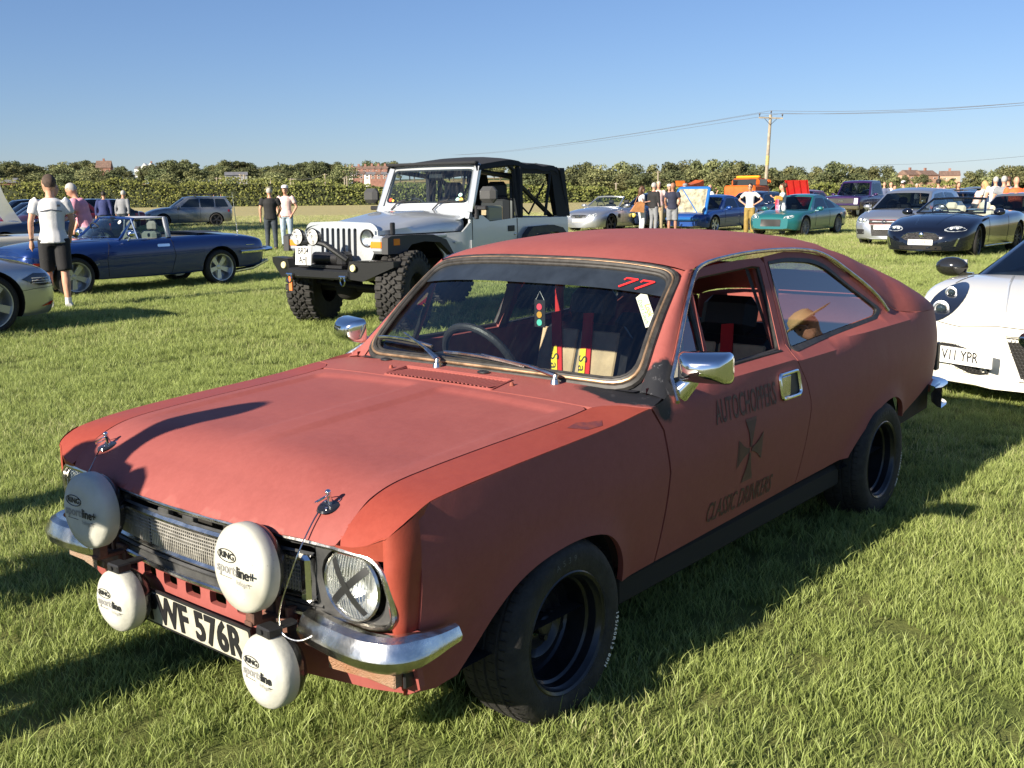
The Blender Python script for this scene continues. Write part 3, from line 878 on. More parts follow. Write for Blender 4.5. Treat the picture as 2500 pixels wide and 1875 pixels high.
for px, y0, y1, d in ((537, 433, 452, 200), (547, 434, 452, 205), (595, 425, 452, 190), (604, 426, 450, 195), (668, 438, 452, 210), (717, 435, 456, 185), (724, 436, 456, 188), (801, 424, 455, 178), (848, 433, 455, 185), (854, 430, 455, 185), (889, 438, 455, 195), (1510, 446, 470, 172), (1716, 440, 468, 172), (1612, 418, 468, 172)):
    x, y = at_px(px, d); h = z_at(px, y0, d) - terrain(x, y)
    b = MB(); b.tube([(0, 0, -1), (0, 0, h)], [.14, .11], n=8)
    o = empty('distant_pole', (x, y, terrain(x, y)), 0, 'thin pale pole standing beyond the hedge', 'pole', 'thin poles beyond the hedge'); b.build('post', M_POLE, o); b = MB(); b.box((0, 0, h - .15), (.8, .08, .08)); b.build('crossarm', M_POLE, o)
    fp.append((px, Vector((x, y, terrain(x, y) + h))))
wl = [p for q_, p in fp if q_ in (717, 801, 854)]
wire('far_wire', wl, 'thin wire strung between the pale poles beyond the hedge', .02, sag=.5)
# ================================================================= the red coupe in the foreground
CX, CY, CYAW = -0.4812, 3.3002, -2.26285
car = empty('car', (CX, CY, 0), CYAW, 'matt oxide red two door coupe with white spot lamp covers in the foreground', 'car')

def paint_red(name, base, dusty, rough=0.62, patch=True):
    m, nt, p = _nodes(name)
    L = nt.links.new
    tc = nt.nodes.new('ShaderNodeTexCoord')
    def noise(scale, detail=5, rough_=0.6, vec=None):
        n = nt.nodes.new('ShaderNodeTexNoise'); n.inputs['Scale'].default_value = scale; n.inputs['Detail'].default_value = detail; n.inputs['Roughness'].default_value = rough_
        L(vec or tc.outputs['Object'], n.inputs['Vector']); return n
    def ramp(fac, p0, p1, c0, c1):
        r = nt.nodes.new('ShaderNodeValToRGB'); r.color_ramp.elements[0].position = p0; r.color_ramp.elements[1].position = p1
        r.color_ramp.elements[0].color = (*c0, 1); r.color_ramp.elements[1].color = (*c1, 1); L(fac, r.inputs['Fac']); return r
    def mixc(f, a, b):
        mx = nt.nodes.new('ShaderNodeMix'); mx.data_type = 'RGBA'
        if isinstance(f, float): mx.inputs['Factor'].default_value = f
        else: L(f, mx.inputs['Factor'])
        for s_, k in ((a, 'A'), (b, 'B')):
            i = [q for q in mx.inputs if q.name == k and q.type == 'RGBA'][0]
            if isinstance(s_, tuple): i.default_value = (*s_, 1)
            else: L(s_, i)
        return [q for q in mx.outputs if q.type == 'RGBA'][0]
    n1 = noise(3.2, 6, 0.65)
    c = ramp(n1.outputs['Fac'], 0.3, 0.7, base, dusty).outputs['Color']
    n2 = noise(46, 3, 0.7)
    fine = ramp(n2.outputs['Fac'], 0.2, 0.8, tuple(x * .86 for x in base), tuple(min(1, x * 1.1) for x in dusty)).outputs['Color']
    c = mixc(0.35, c, fine)
    # stone chips: light and dark specks
    v = nt.nodes.new('ShaderNodeTexVoronoi'); v.inputs['Scale'].default_value = 26; L(tc.outputs['Object'], v.inputs['Vector'])
    sp = ramp(v.outputs['Distance'], 0.035, 0.05, (1, 1, 1), (0, 0, 0))
    n3 = noise(1.9, 3)
    sel = ramp(n3.outputs['Fac'], 0.52, 0.66, (0, 0, 0), (1, 1, 1))
    mu = nt.nodes.new('ShaderNodeMath'); mu.operation = 'MULTIPLY'; L(sp.outputs['Color'], mu.inputs[0]); L(sel.outputs['Color'], mu.inputs[1])
    c = mixc(mu.outputs[0], c, (0.16, 0.10, 0.09))
    if patch:
        # black sprayed patch round the foot of the near windscreen pillar, ragged edge
        nw = noise(9, 4, 0.6)
        sub = nt.nodes.new('ShaderNodeVectorMath'); sub.operation = 'SUBTRACT'; sub.inputs[1].default_value = (0.5, 0.5, 0.5); L(nw.outputs['Color'], sub.inputs[0])
        sc = nt.nodes.new('ShaderNodeVectorMath'); sc.operation = 'SCALE'; sc.inputs['Scale'].default_value = 0.10; L(sub.outputs[0], sc.inputs[0])
        ad = nt.nodes.new('ShaderNodeVectorMath'); ad.operation = 'ADD'; L(tc.outputs['Object'], ad.inputs[0]); L(sc.outputs[0], ad.inputs[1])
        masks = []
        for ctr, rad in (((-0.56, 0.66, 0.84), (0.10, 0.20, 0.10)), ((-0.66, 0.725, 0.88), (0.10, 0.06, 0.10))):
            s1 = nt.nodes.new('ShaderNodeVectorMath'); s1.operation = 'SUBTRACT'; s1.inputs[1].default_value = ctr; L(ad.outputs[0], s1.inputs[0])
            s2 = nt.nodes.new('ShaderNodeVectorMath'); s2.operation = 'DIVIDE'; s2.inputs[1].default_value = rad; L(s1.outputs[0], s2.inputs[0])
            ln = nt.nodes.new('ShaderNodeVectorMath'); ln.operation = 'LENGTH'; L(s2.outputs[0], ln.inputs[0])
            masks.append(ramp(ln.outputs['Value'], 0.85, 1.06, (1, 1, 1), (0, 0, 0)).outputs['Color'])
        mm = nt.nodes.new('ShaderNodeMath'); mm.operation = 'MAXIMUM'; L(masks[0], mm.inputs[0]); L(masks[1], mm.inputs[1])
        n5 = noise(30, 6, 0.8)
        blk = ramp(n5.outputs['Fac'], 0.60, 0.70, (0.012, 0.013, 0.017), (0.12, 0.12, 0.13)).outputs['Color']
        c = mixc(mm.outputs[0], c, blk)
    L(c, p.inputs['Base Color'])
    mr = nt.nodes.new('ShaderNodeMapRange'); mr.inputs['To Min'].default_value = rough - 0.1; mr.inputs['To Max'].default_value = rough + 0.12
    L(n1.outputs['Fac'], mr.inputs['Value']); L(mr.outputs['Result'], p.inputs['Roughness'])
    b = nt.nodes.new('ShaderNodeBump'); b.inputs['Strength'].default_value = 0.10; b.inputs['Distance'].default_value = 0.004
    nb = noise(140, 3); L(nb.outputs['Fac'], b.inputs['Height'])
    b2 = nt.nodes.new('ShaderNodeBump'); b2.inputs['Strength'].default_value = 0.25; b2.inputs['Distance'].default_value = 0.012
    nb2 = noise(5.0, 2); L(nb2.outputs['Fac'], b2.inputs['Height']); L(b.outputs['Normal'], b2.inputs['Normal'])
    L(b2.outputs['Normal'], p.inputs['Normal'])
    p.inputs['Specular IOR Level'].default_value = 0.35
    return m

M_RED = paint_red('matt_oxide_red_paint', (0.255, 0.064, 0.054), (0.305, 0.086, 0.075))
M_REDF = paint_red('redder_wing_paint', (0.25, 0.042, 0.026), (0.30, 0.060, 0.038), 0.46)
M_REDRUST = mat('rusty_red_edge', (0.30, 0.06, 0.04), 0.7, col2=(0.16, 0.06, 0.035), vscale=30, bump=0.4, bscale=60)
M_MAROON = mat('maroon_trim', (0.10, 0.016, 0.022), 0.6, var=0.3, vscale=9)
M_BRACKET = mat('rusty_bracket', (0.16, 0.07, 0.045), 0.7, col2=(0.05, 0.03, 0.025), vscale=25, bump=0.3)
M_TAN = mat('tan_seat_vinyl', (0.46, 0.33, 0.20), 0.55, var=0.18, vscale=12, bump=0.25, bscale=22)
M_BLKSEAT = mat('black_seat_vinyl', (0.020, 0.020, 0.023), 0.5, bump=0.2, bscale=40)

ZS = [(-3.5, .855), (-3.0, .880), (-2.55, .872), (-2.0, .849), (-1.5, .840), (-0.832, .829), (-0.482, .822), (-0.262, .803), (0.215, .779), (0.448, .762), (0.60, .738), (0.70, .715)]
PL = [(-3.50, .66), (-3.42, .725), (-3.30, .775), (-3.15, .800), (-2.9, .812), (-2.3, .818), (-0.5, .818), (0.3, .812), (0.55, .803), (0.64, .795), (0.70, .77)]
ZLOW = [(-3.5, .71), (-3.1, .698), (-1.6, .630), (-0.5, .609), (0.5, .590), (0.7, .585)]
F_ARCH = [(.413, .268), (.372, .318), (.335, .365), (.297, .408), (.225, .464), (.137, .498), (.020, .516), (-.078, .518), (-.171, .503), (-.235, .473), (-.285, .420), (-.315, .362), (-.327, .298)]
R_ARCH = [(-2.106, .326), (-2.114, .342), (-2.192, .400), (-2.282, .452), (-2.399, .506), (-2.499, .528), (-2.590, .528), (-2.677, .496), (-2.726, .450), (-2.748, .40)]
F_ARCH = smooth_poly(F_ARCH, 2, False); R_ARCH = smooth_poly(R_ARCH, 2, False)
_fa = np.array(resample(F_ARCH, .006, False)); _ra = np.array(resample(R_ARCH, .006, False))
def ysmooth(u): u = max(0.0, min(1.0, u)); return u * u * (3 - 2 * u)
def S(x, z):
    zs = sinterp(x, ZS); P = sinterp(x, PL); zl = interp(x, ZLOW)
    if z < zl: d = -.048 * max(0, (zl - z) / (zl - .29)) ** 1.6
    elif z <= zs: d = -.028 * ((z - zl) / (zs - zl)) ** 1.5
    else:
        k = ysmooth((z - zs) / .032)
        d = -.028 - .052 * k - .38 * max(0, z - zs - .022)
    y = P + d
    if z < zs:
        a = _fa if x > -1.2 else _ra
        dd = np.sqrt(np.min((a[:, 0] - x) ** 2 + (a[:, 1] - z) ** 2))
        y += .016 * exp(-(dd / .035) ** 2)
    return y
def xf(y): return .727 - .055 * min(1.0, (abs(y) / .60)) ** 2
def T(x, y):
    """upper surface of bonnet, wings and scuttle"""
    zs = sinterp(x, ZS) if x < 0.6 else sinterp(0.6, ZS) - (x - .6) * .02
    a = abs(y)
    crown = .032 * (1 - min(1, a / .78) ** 2.2)
    t0 = zs + crown
    X = xf(y)
    u = max(0.0, min(1.15, (x - .35) / (X - .35)))
    return t0 - (t0 - .655) * u ** (3.0 + 4 * min(1, a / .78) ** 4)
def side_fn(x, z): return (x, S(x, z), z)

# front wings (sides)
fender_out = [(.56, T(.56, S(.56, .72)) - .002), (.50, T(.50, S(.50, .74)) - .002), (.448, .760), (.215, .777), (-.05, .790), (-.262, .801), (-.476, .8205), (-.530, .743), (-.553, .603), (-.537, .297), (-.376, .292)] + F_ARCH[::-1] + [(.469, .247), (.560, .266), (.56, .34), (.56, .45), (.56, .60)]
for mir in (False, True):
    panel('front_wing', fender_out, side_fn, M_RED, car, .035, flange=.02, thick_dir=(0, -1, 0), mirror=mir)
# wing tops, redder paint
def top_fn(x, y): return (x, y, T(x, y))
def yedge(x): return S(x, sinterp(x, ZS) - .002)
wing_top = [(x, yedge(x) - .001) for x in (-.476, -.35, -.2, -.05, .1, .25, .4, .5)] + [*[(.56 + .085 * sin(a) ** .8, .757 + (S(.56, .70) - .757) * cos(a) ** .8) for a in np.linspace(0, pi / 2, 9)], (.660, .72), (.667, .68), (.670, .638), (.655, .624), (.56, .627), (.38, .633), (.127, .636), (-.20, .640), (-.365, .640), (-.40, .66), (-.44, .70)]
for mir in (False, True):
    panel('wing_top', wing_top, top_fn, M_REDF, car, .03, flange=.02, thick_dir=(0, 0, -1), mirror=mir)
def xb(y): return interp(y, [(.60, .671), (.64, .670), (.68, .667), (.72, .660), (.757, .642)])
# wing nose: rounded corner between lamp surround and wing side
for mir in (False, True):
    sg = -1 if mir else 1
    def nose(u, v):
        a = u * pi / 2
        zb = .266 + .03 * u; Sy = S(.56, zb + (.66 - zb) * v)
        x = .56 + .082 * sin(a) ** .8; y = .757 + (Sy - .757) * max(0, cos(a)) ** .8
        zt = T(x, min(y, S(.56, .70))) + .0012
        z = zb + (zt - zb) * v
        return (x - .030 * max(0, .60 - z) / .2 * ysmooth(u * 1.3), sg * y, z)
    b = MB(); b.grid(nose, 14, 16, flip=mir)
    def brow(u, v):
        y = .757 - .140 * u; x = xb(y); zt = T(x, y) + .0012
        return (x - .010 * (1 - v), sg * y, .634 + (zt - .634) * v)
    b.grid(brow, 8, 3, flip=mir)
    b.build('wing_nose', M_REDF, car, angle=60)
# bonnet with raised panels
def bonnet_fn(x, y):
    z = T(x, y)
    a = abs(y)
    # shallow pressed borders and a centre crease
    z -= .009 * ysmooth((a - .055) / .014) * ysmooth((.572 - a) / .014) * ysmooth((x + .295) / .016) * ysmooth((.58 - x) / .35)
    return (x, y, z)
hood = [(xf(y) - .001, y) for y in np.linspace(-.62, .62, 15)]
hood = [(x, y) for x, y in hood] + [(.655, .631), (.56, .621), (.38, .627), (.127, .630), (-.20, .634), (-.345, .634), (-.362, .612), (-.348, .43), (-.335, .26), (-.333, 0), (-.335, -.26), (-.348, -.43), (-.362, -.612), (-.345, -.634), (-.20, -.634), (.127, -.630), (.38, -.627), (.56, -.621), (.655, -.631)]
bonnet = panel('bonnet', hood, bonnet_fn, M_RED, car, .017, flange=.018, thick_dir=(0, 0, -1), angle=60)
# scuttle between bonnet and screen, with louvre opening
sc_out = [(-.341, -.26), (-.339, 0), (-.341, .26), (-.354, .43), (-.368, .612), (-.372, .64), (-.406, .66), (-.446, .70), (-.482, yedge(-.482) - .001), (-.55, yedge(-.55) - .02), (-.60, .755), (-.625, .735), (-.62, .66), (-.58, .60), (-.57, .3), (-.568, 0), (-.57, -.3), (-.58, -.60), (-.62, -.66), (-.625, -.735), (-.60, -.755), (-.55, -yedge(-.55) + .02), (-.482, -yedge(-.482) + .001), (-.446, -.70), (-.406, -.66), (-.372, -.64), (-.368, -.612), (-.354, -.43)]
vent_hole = [(-.352, -.262), (-.470, -.275), (-.468, .225), (-.352, .240)]
panel('scuttle', sc_out, top_fn, M_RED, car, .035, holes=[vent_hole], flange=.012, thick_dir=(0, 0, -1))
b = MB()
b.box((-.41, -.02, .79), (.16, .56, .004)); b.build('vent_tray', M_UNDER, car)
lou = None
for k in range(27):
    y0 = -.262 + k * .0188
    b = MB()
    b.box((0, 0, 0), (.120, .0090, .0035), bev=.001)
    if lou is None:
        lou = b.build('louvre', M_RED, car); me_l = lou.data; o = lou
    else: o = link_mesh('louvre', me_l, car)
    o.location = (-.411, y0, T(-.41, y0) - .002); o.rotation_euler = (radians(-18), 0, radians(-4))
b = MB(); b.tube([(x, y, T(x, y) + .002) for x, y in round_poly([(-.345, -.270), (-.477, -.284), (-.475, .234), (-.345, .250)], .01, 3)], .0035, n=6, closed=True)
b.build('vent_surround', M_RED, car)

# doors with window frames
door_out = [(-.546, .297), (-.563, .603), (-.540, .743), (-.487, .8215), (-.56, .832), (-.63, .842), (-.70, .892), (-.78, .962), (-.95, 1.125), (-1.045, 1.197), (-1.09, 1.211), (-1.20, 1.218), (-1.40, 1.224), (-1.577, 1.224), (-1.600, 1.20), (-1.583, 1.045), (-1.553, .860), (-1.541, .832), (-1.600, .74), (-1.626, .665), (-1.628, .623), (-1.595, .321)]
door_hole = [(-.700, .866), (-.80, .957), (-.95, 1.098), (-1.045, 1.172), (-1.075, 1.182), (-1.30, 1.190), (-1.50, 1.196), (-1.555, 1.190), (-1.540, 1.05), (-1.520, .95), (-1.505, .872), (-1.3, .869), (-1.0, .866)]
for mir in (False, True):
    d = panel('door', door_out, side_fn, M_RED, car, .035, holes=[door_hole], flange=.035, thick_dir=(0, -1, 0), mirror=mir)
    d['label'] = 'near side door with faded black lettering' if not mir else 'far side door with its window frame'
    sg = -1 if mir else 1
    # inner channel seal and vent window
    b = MB()
    sf = lambda x, z, off=0.0: (x, sg * (S(x, z) - off), z)
    b.tube([sf(x, z, .012) for x, z in round_poly(door_hole, .015, 3)], .009, n=6, closed=True)
    b.grid(lambda u, v: sf(-1.485 - .012 * (1 - v) - .05 * u, .872 + .318 * v, .030 + .012 * u), 3, 6)
    b.build('window_seal', M_SEAL, d)
    b = MB(); b.tube([sf(-.965, .866, .012), sf(-.985, 1.00, .012), sf(-.998, 1.13, .012)], .011, n=8); b.build('vent_divider', M_RED, d)
    b = MB(); b.tube([sf(-.950, .866, .016), sf(-.970, 1.00, .016), sf(-.980, 1.12, .016)], .009, n=6); b.build('divider_seal', M_SEAL, d)
    panel('vent_window', [(-.705, .868), (-.95, .868), (-.972, 1.115), (-.80, .957)], lambda x, z: (x, S(x, z) - .02, z), glass_mat('side_glass', (.50, .56, .56), 2.15), d, .06, mirror=mir)
    b = MB(); b.tube([sf(x, .868, .002) for x in np.linspace(-.70, -1.51, 12)], .008, n=6); b.build('belt_seal', M_SEAL, d)
    # flush handle: chrome frame, dark recess, chrome flap
    hx, hz = -1.442, .754
    def hf(x, z, o=0.0, sg=sg): return (x, sg * (S(x, z) + o), z)
    hp = [(-1.352, .797), (-1.530, .797), (-1.545, .704), (-1.392, .710)]
    hp = [(-1.360, .800), (-1.522, .800), (-1.530, .708), (-1.368, .708)]
    b = MB(); b.tube([hf(x, z, .006) for x, z in round_poly(hp, .018, 3)], .0075, n=8, closed=True); hnd = b.build('door_handle', M_CHROME, d)
    b = MB(); b.grid(lambda u, v: hf(-1.362 - .160 * u, .71 + .088 * v, .002), 4, 3); b.build('recess', M_BLACK, hnd)
    b = MB(); b.box((-1.404, sg * (S(-1.40, .754) + .006), .754), (.074, .008, .080), bev=.003); b.build('flap', M_DULLCHROME, hnd)

# quarter panels with fixed window
q_out = [(-1.601, .321), (-1.634, .623), (-1.632, .665), (-1.606, .74), (-1.547, .832), (-1.559, .860), (-1.589, 1.045), (-1.606, 1.20), (-1.61, 1.226), (-1.80, 1.236), (-1.97, 1.226), (-2.17, 1.198), (-2.27, 1.150), (-2.40, 1.090), (-2.53, 1.03), (-2.64, .960), (-2.78, .908), (-2.93, .888), (-3.12, .878), (-3.40, .862), (-3.42, .75), (-3.42, .60), (-3.38, .51), (-3.14, .492), (-2.80, .402)] + R_ARCH[::-1] + [(-2.09, .326)]
q_hole = round_poly([(-1.632, 1.206), (-1.807, 1.212), (-2.03, 1.196), (-2.15, 1.165), (-2.365, 1.045), (-2.600, .935), (-2.530, .898), (-1.590, .858)], [.01, .05, .08, .08, .08, .035, .035, .02], 4)
q_glass = round_poly([(-1.634, 1.196), (-1.80, 1.197), (-2.022, 1.180), (-2.14, 1.148), (-2.34, 1.045), (-2.555, .935), (-2.505, .912), (-1.600, .874)], [.01, .05, .08, .08, .08, .03, .03, .02], 4)
for mir in (False, True):
    sg = -1 if mir else 1
    q = panel('rear_quarter', q_out, side_fn, M_RED, car, .035, holes=[q_hole], flange=.022, thick_dir=(0, -1, 0), mirror=mir)
    panel('rubber_surround', q_hole, lambda x, z: (x, S(x, z) + .003, z), M_SEAL, q, .05, holes=[q_glass], flange=.012, thick_dir=(0, -1, 0), mirror=mir)
    panel('quarter_window', q_glass, lambda x, z: (x, S(x, z) - .006, z), glass_mat('side_glass', (.50, .56, .56), 2.15), q, .08, mirror=mir)
    # recessed slot behind the window
    b = MB(); b.grid(lambda u, v: (lambda x, z: (x, sg * (S(x, z) + .001), z))(-2.36 - .30 * u, 1.142 - .16 * u - .008 - .045 * v), 6, 2)
    b.build('air_slot', M_REDRUST, q)

# roof and fastback, one pressing
ZC = [(-3.45, .900), (-3.40, .935), (-3.30, .985), (-3.15, 1.045), (-2.9, 1.130), (-2.6, 1.220), (-2.35, 1.275), (-2.1, 1.306), (-1.8, 1.324), (-1.5, 1.322), (-1.2, 1.302), (-1.05, 1.276), (-.95, 1.246)]
ZR = [(-3.45, .858), (-3.40, .862), (-3.12, .880), (-2.93, .890), (-2.78, .910), (-2.64, .962), (-2.53, 1.032), (-2.40, 1.092), (-2.27, 1.153), (-2.17, 1.201), (-1.97, 1.230), (-1.80, 1.239), (-1.60, 1.242), (-1.37, 1.240), (-1.17, 1.231), (-1.08, 1.222), (-1.0, 1.195), (-.95, 1.17)]
def RF(u, v):
    s = -1 + 2 * v
    x0 = -.957 - .055 * s * s
    x = x0 + (-3.43 - x0) * u
    zr = sinterp(x, ZR); zc = sinterp(x, ZC)
    yr = S(x, zr) + .004
    p_, q_ = 2.7 + 2.6 * ysmooth((-x - 2.05) / .5), 1.45
    if abs(s) > .999: return (x, yr * s, zr)
    z = zr + (zc - zr) * (1 - abs(s) ** p_) ** (1 / q_)
    return (x, yr * s * (1 - 0.0), z)
b = MB()
vv = [0, .006, .02, .045, .08, .13, .2, .3, .4, .5, .6, .7, .8, .87, .92, .955, .98, .994, 1]
NU = 46
vs_ = [RF(i / NU, v) for i in range(NU + 1) for v in vv]
fs = []
K = len(vv)
# rear window opening in the fastback
for i in range(NU):
    for j in range(K - 1):
        xm = (vs_[i * K + j][0] + vs_[(i + 1) * K + j + 1][0]) / 2; ym = (vs_[i * K + j][1] + vs_[i * K + j + 1][1]) / 2
        if -3.12 < xm < -2.36 and abs(ym) < .56: continue
        fs.append((i * K + j, i * K + j + 1, (i + 1) * K + j + 1, (i + 1) * K + j))
roof = mesh_obj('roof', vs_, fs, M_RED, car, True, 50)
b = MB()
b.grid(lambda u, v: (lambda x, s: (x, .56 * s, sinterp(x, ZR) + (sinterp(x, ZC) - sinterp(x, ZR)) * (1 - abs(s * .56 / .66) ** 2.7) ** .69 + .001))(-2.35 - .78 * u, -1 + 2 * v), 8, 8)
b.build('rear_window', M_WSCREEN, roof)
# tail
b = MB()
def tail(u, v):
    s = -1 + 2 * v; z = .862 - .50 * u + (.055 * (1 - abs(s) ** 2.7) ** .69) * (1 - u) ** 3
    yy = (S(-3.415, min(.86, z)) + .002) * s
    return (-3.425 - .045 * (1 - abs(s) ** 4) - .04 * sin(pi * min(1, u * 1.2)) * (1 - abs(s) ** 4), yy, z)
b.grid(tail, 12, 24); b.build('tail_panel', M_RED, car)
for sg in (1, -1):
    b = MB(); b.box((-3.455, sg * .655, .60), (.05, .16, .13), bev=.012); tl = b.build('tail_lamp', M_REDLENS, car)
    b = MB(); b.box((-3.44, sg * .735, .60), (.05, .018, .15), bev=.006); b.build('lamp_bezel', M_BLACK, tl)
b = MB()
pr = [(.0, .06), (.035, .052), (.055, .02), (.05, -.02), (.02, -.045), (.0, -.05)]
pth = [(-3.20, .845), (-3.36, .83), (-3.47, .77), (-3.53, .66), (-3.55, .4), (-3.56, 0)]
pth = pth + [(x, -y) for x, y in pth[-2::-1]]
pth = smooth_poly(pth, 1, False)
def sweep_band(b, pth, pr, zc, taper=None):
    n = len(pth); rows = []
    for i, (x, y) in enumerate(pth):
        a = pth[max(0, i - 1)]; c = pth[min(n - 1, i + 1)]
        tx, ty = c[0] - a[0], c[1] - a[1]; L = sqrt(tx * tx + ty * ty) or 1; nx, ny = -ty / L, tx / L
        if x * nx + y * ny < (0) and True:
            pass
        k = taper(i / (n - 1)) if taper else 1.0
        z0 = zc(i / (n - 1)) if callable(zc) else zc
        rows.append([(x + nx * o * k, y + ny * o * k, z0 + h * k) for o, h in pr])
    v = [p for r in rows for p in r]; m = len(pr)
    f = [(i * m + j, (i + 1) * m + j, (i + 1) * m + j + 1, i * m + j + 1) for i in range(n - 1) for j in range(m - 1)]
    b.add(v, f)
    b.add(rows[0], [tuple(range(m))]); b.add(rows[-1], [tuple(range(m - 1, -1, -1))])
sweep_band(b, pth[::-1], [(-o, h) for o, h in pr], .42)
b.build('rear_bumper', M_CHROME, car)

# windscreen
def WS(s, t, off=0.0):
    y = (.668 + (.588 - .668) * t) * s
    x = (-.553 - .050 * s * s) * (1 - t) + (-.957 - .055 * s * s) * t
    z = (.842 - .012 * s * s) * (1 - t) + (1.243 - .040 * abs(s) ** 3) * t
    o = .022 * sin(pi * t) + off
    return Vector((x + o * .70, y, z + o * .70))
def ws_outline(mx, my, r, n=6):
    """rounded outline in (s,t)"""
    p = round_poly([(-1 + mx, my), (1 - mx, my), (1 - mx, 1 - my), (-1 + mx, 1 - my)], r, n)
    return resample(p, .06)
glass_out = ws_outline(.055, .085, [.16, .16, .10, .10])
wsg = panel('windscreen', glass_out, lambda s, t: WS(s, t, -.004), glass_mat('dusty_windscreen', (0.74, 0.80, 0.80), 1.62, 0.0, 0.006), car, .1)
for nm, mx, my, r, off, mt in (('screen_seal', .012, .02, .015, .000, M_SEAL), ('seal_lip', .034, .055, .011, .010, M_SEAL), ('seal_insert', .022, .040, .006, .014, mat('tarnished_trim', (0.34, 0.22, 0.13), .4, metal=.6, var=.5, vscale=12)), ('seal_inner', .046, .075, .008, .004, M_SEAL)):
    b = MB(); b.tube([WS(s, t, off) for s, t in ws_outline(mx, my, [.17, .17, .11, .11])], r, n=8, closed=True); b.build(nm, mt, car)
panel('screen_surround', [(-1.03, -.03), (1.03, -.03), (1.03, 1.03), (-1.03, 1.03)], lambda s, t: WS(s, t, -.006), M_RED, car, .08, holes=[ws_outline(.02, .03, [.17, .17, .11, .11])])
# sun strip with the number
strip = [(-.94, .745), (.94, .745), (.945, .83), (.935, .895), (.90, .915), (-.90, .915), (-.935, .895), (-.945, .83)]
panel('sun_strip', strip, lambda s, t: WS(s, t - .035 * (1 - s * s) * 0, .0015), mat('dark_blue_film', (0.018, 0.024, 0.034), .32, var=.3, vscale=6), wsg, .1)
def ws_txt(s0, t0, off=.004):
    p0 = WS(s0, t0, off); ex = (WS(s0 + .02, t0, off) - p0).normalized(); ey = (WS(s0, t0 + .02, off) - p0).normalized()
    return frame_fn(p0, ex, ey)
M_N77 = mat('red_number', (0.85, 0.03, 0.03), .4)
for dx_ in (0,):
    fn_ = ws_txt(.775, .81); fn = lambda x, y, z: fn_(x * .70 - .004, y * .70 + .002, z)
    b = MB()
    for cx_ in (-.050, .042):
        # slanted seven: top bar with serif and long diagonal
        def seg(p, q, w, z=.001):
            p = Vector((*p, 0)); q = Vector((*q, 0)); d = (q - p).normalized(); n_ = Vector((-d.y, d.x, 0)) * w / 2
            b.add([fn(*(p + n_)[:2], z), fn(*(q + n_)[:2], z), fn(*(q - n_)[:2], z), fn(*(p - n_)[:2], z)], [(0, 1, 2, 3)])
        seg((cx_ - .016, .030), (cx_ + .044, .030), .011)
        seg((cx_ - .016, .033), (cx_ - .028, .014), .009, .0013)
        seg((cx_ + .045, .032), (cx_ - .040, -.040), .012, .0016)
    b.build('number_seventy_seven', M_N77, wsg, smooth=False)
# diagonal sticker: Look Don't Touch
fn0_ = ws_txt(.895, .60, .005); fn0 = lambda x, y, z=0.0: fn0_(x * .88, y * .88, z)
ca, sa = cos(radians(-58)), sin(radians(-58))
fst = lambda x, y, z=0.0: fn0(x * ca - y * sa, x * sa + y * ca, z)
b = MB(); pl = [(-.085, -.024), (-.100, 0), (-.085, .024), (.085, .024), (.085, -.024)]
b.add([fst(*p, 0) for p in pl], [(0, 1, 2, 3, 4)])
for cy_ in (.012, .034):
    b.add([fst(.078 + .016 * cos(a), cy_ + .011 * sin(a), .0006) for a in np.linspace(0, 2 * pi, 13)[:-1]], [tuple(range(12))])
stk = b.build('sticker', mat('sticker_white', (.52, .55, .46), .5), wsg, smooth=False)
lettering('sticker_text', "Look", .034, lambda x, y, z: fst(x - .0, y + .010, .0012), mat('sticker_yellow', (.34, .40, .02), .5), stk)
lettering('sticker_text', "Don't Touch", .026, lambda x, y, z: fst(x - .0, y - .013, .0012), mat('sticker_green', (.12, .38, .12), .5), stk, sx=1.0)
b = MB()
for cy_ in (.012, .034): b.add([fst(.072 + .004 * cos(a), cy_ - .003 + .004 * sin(a), .0014) for a in np.linspace(0, 2 * pi, 9)[:-1]], [tuple(range(8))])
b.build('eye_dots', M_INK, stk, smooth=False)
# traffic-light hanger behind the glass
b = MB(); hp0 = Vector((-.86, .055, 1.035))
b.box(tuple(hp0), (.004, .052, .105), bev=.001); hg = b.build('traffic_light_hanger', M_BLACK, car)
for k, (nm, c_) in enumerate((('red_disc', (.75, .06, .10)), ('amber_disc', (.55, .28, .03)), ('green_disc', (.10, .55, .42)))):
    b = MB(); b.cyl(hp0 + Vector((.0025, 0, .026 - k * .030)), hp0 + Vector((.005, 0, .026 - k * .030)), .0125, n=14); b.build(nm, mat(nm, c_, .5), hg)
b = MB(); b.tube([hp0 + Vector((0, -.02, .052)), hp0 + Vector((0, 0, .085)), hp0 + Vector((0, .02, .052))], .001, n=4); b.build('string', M_WHITEMARK, hg)

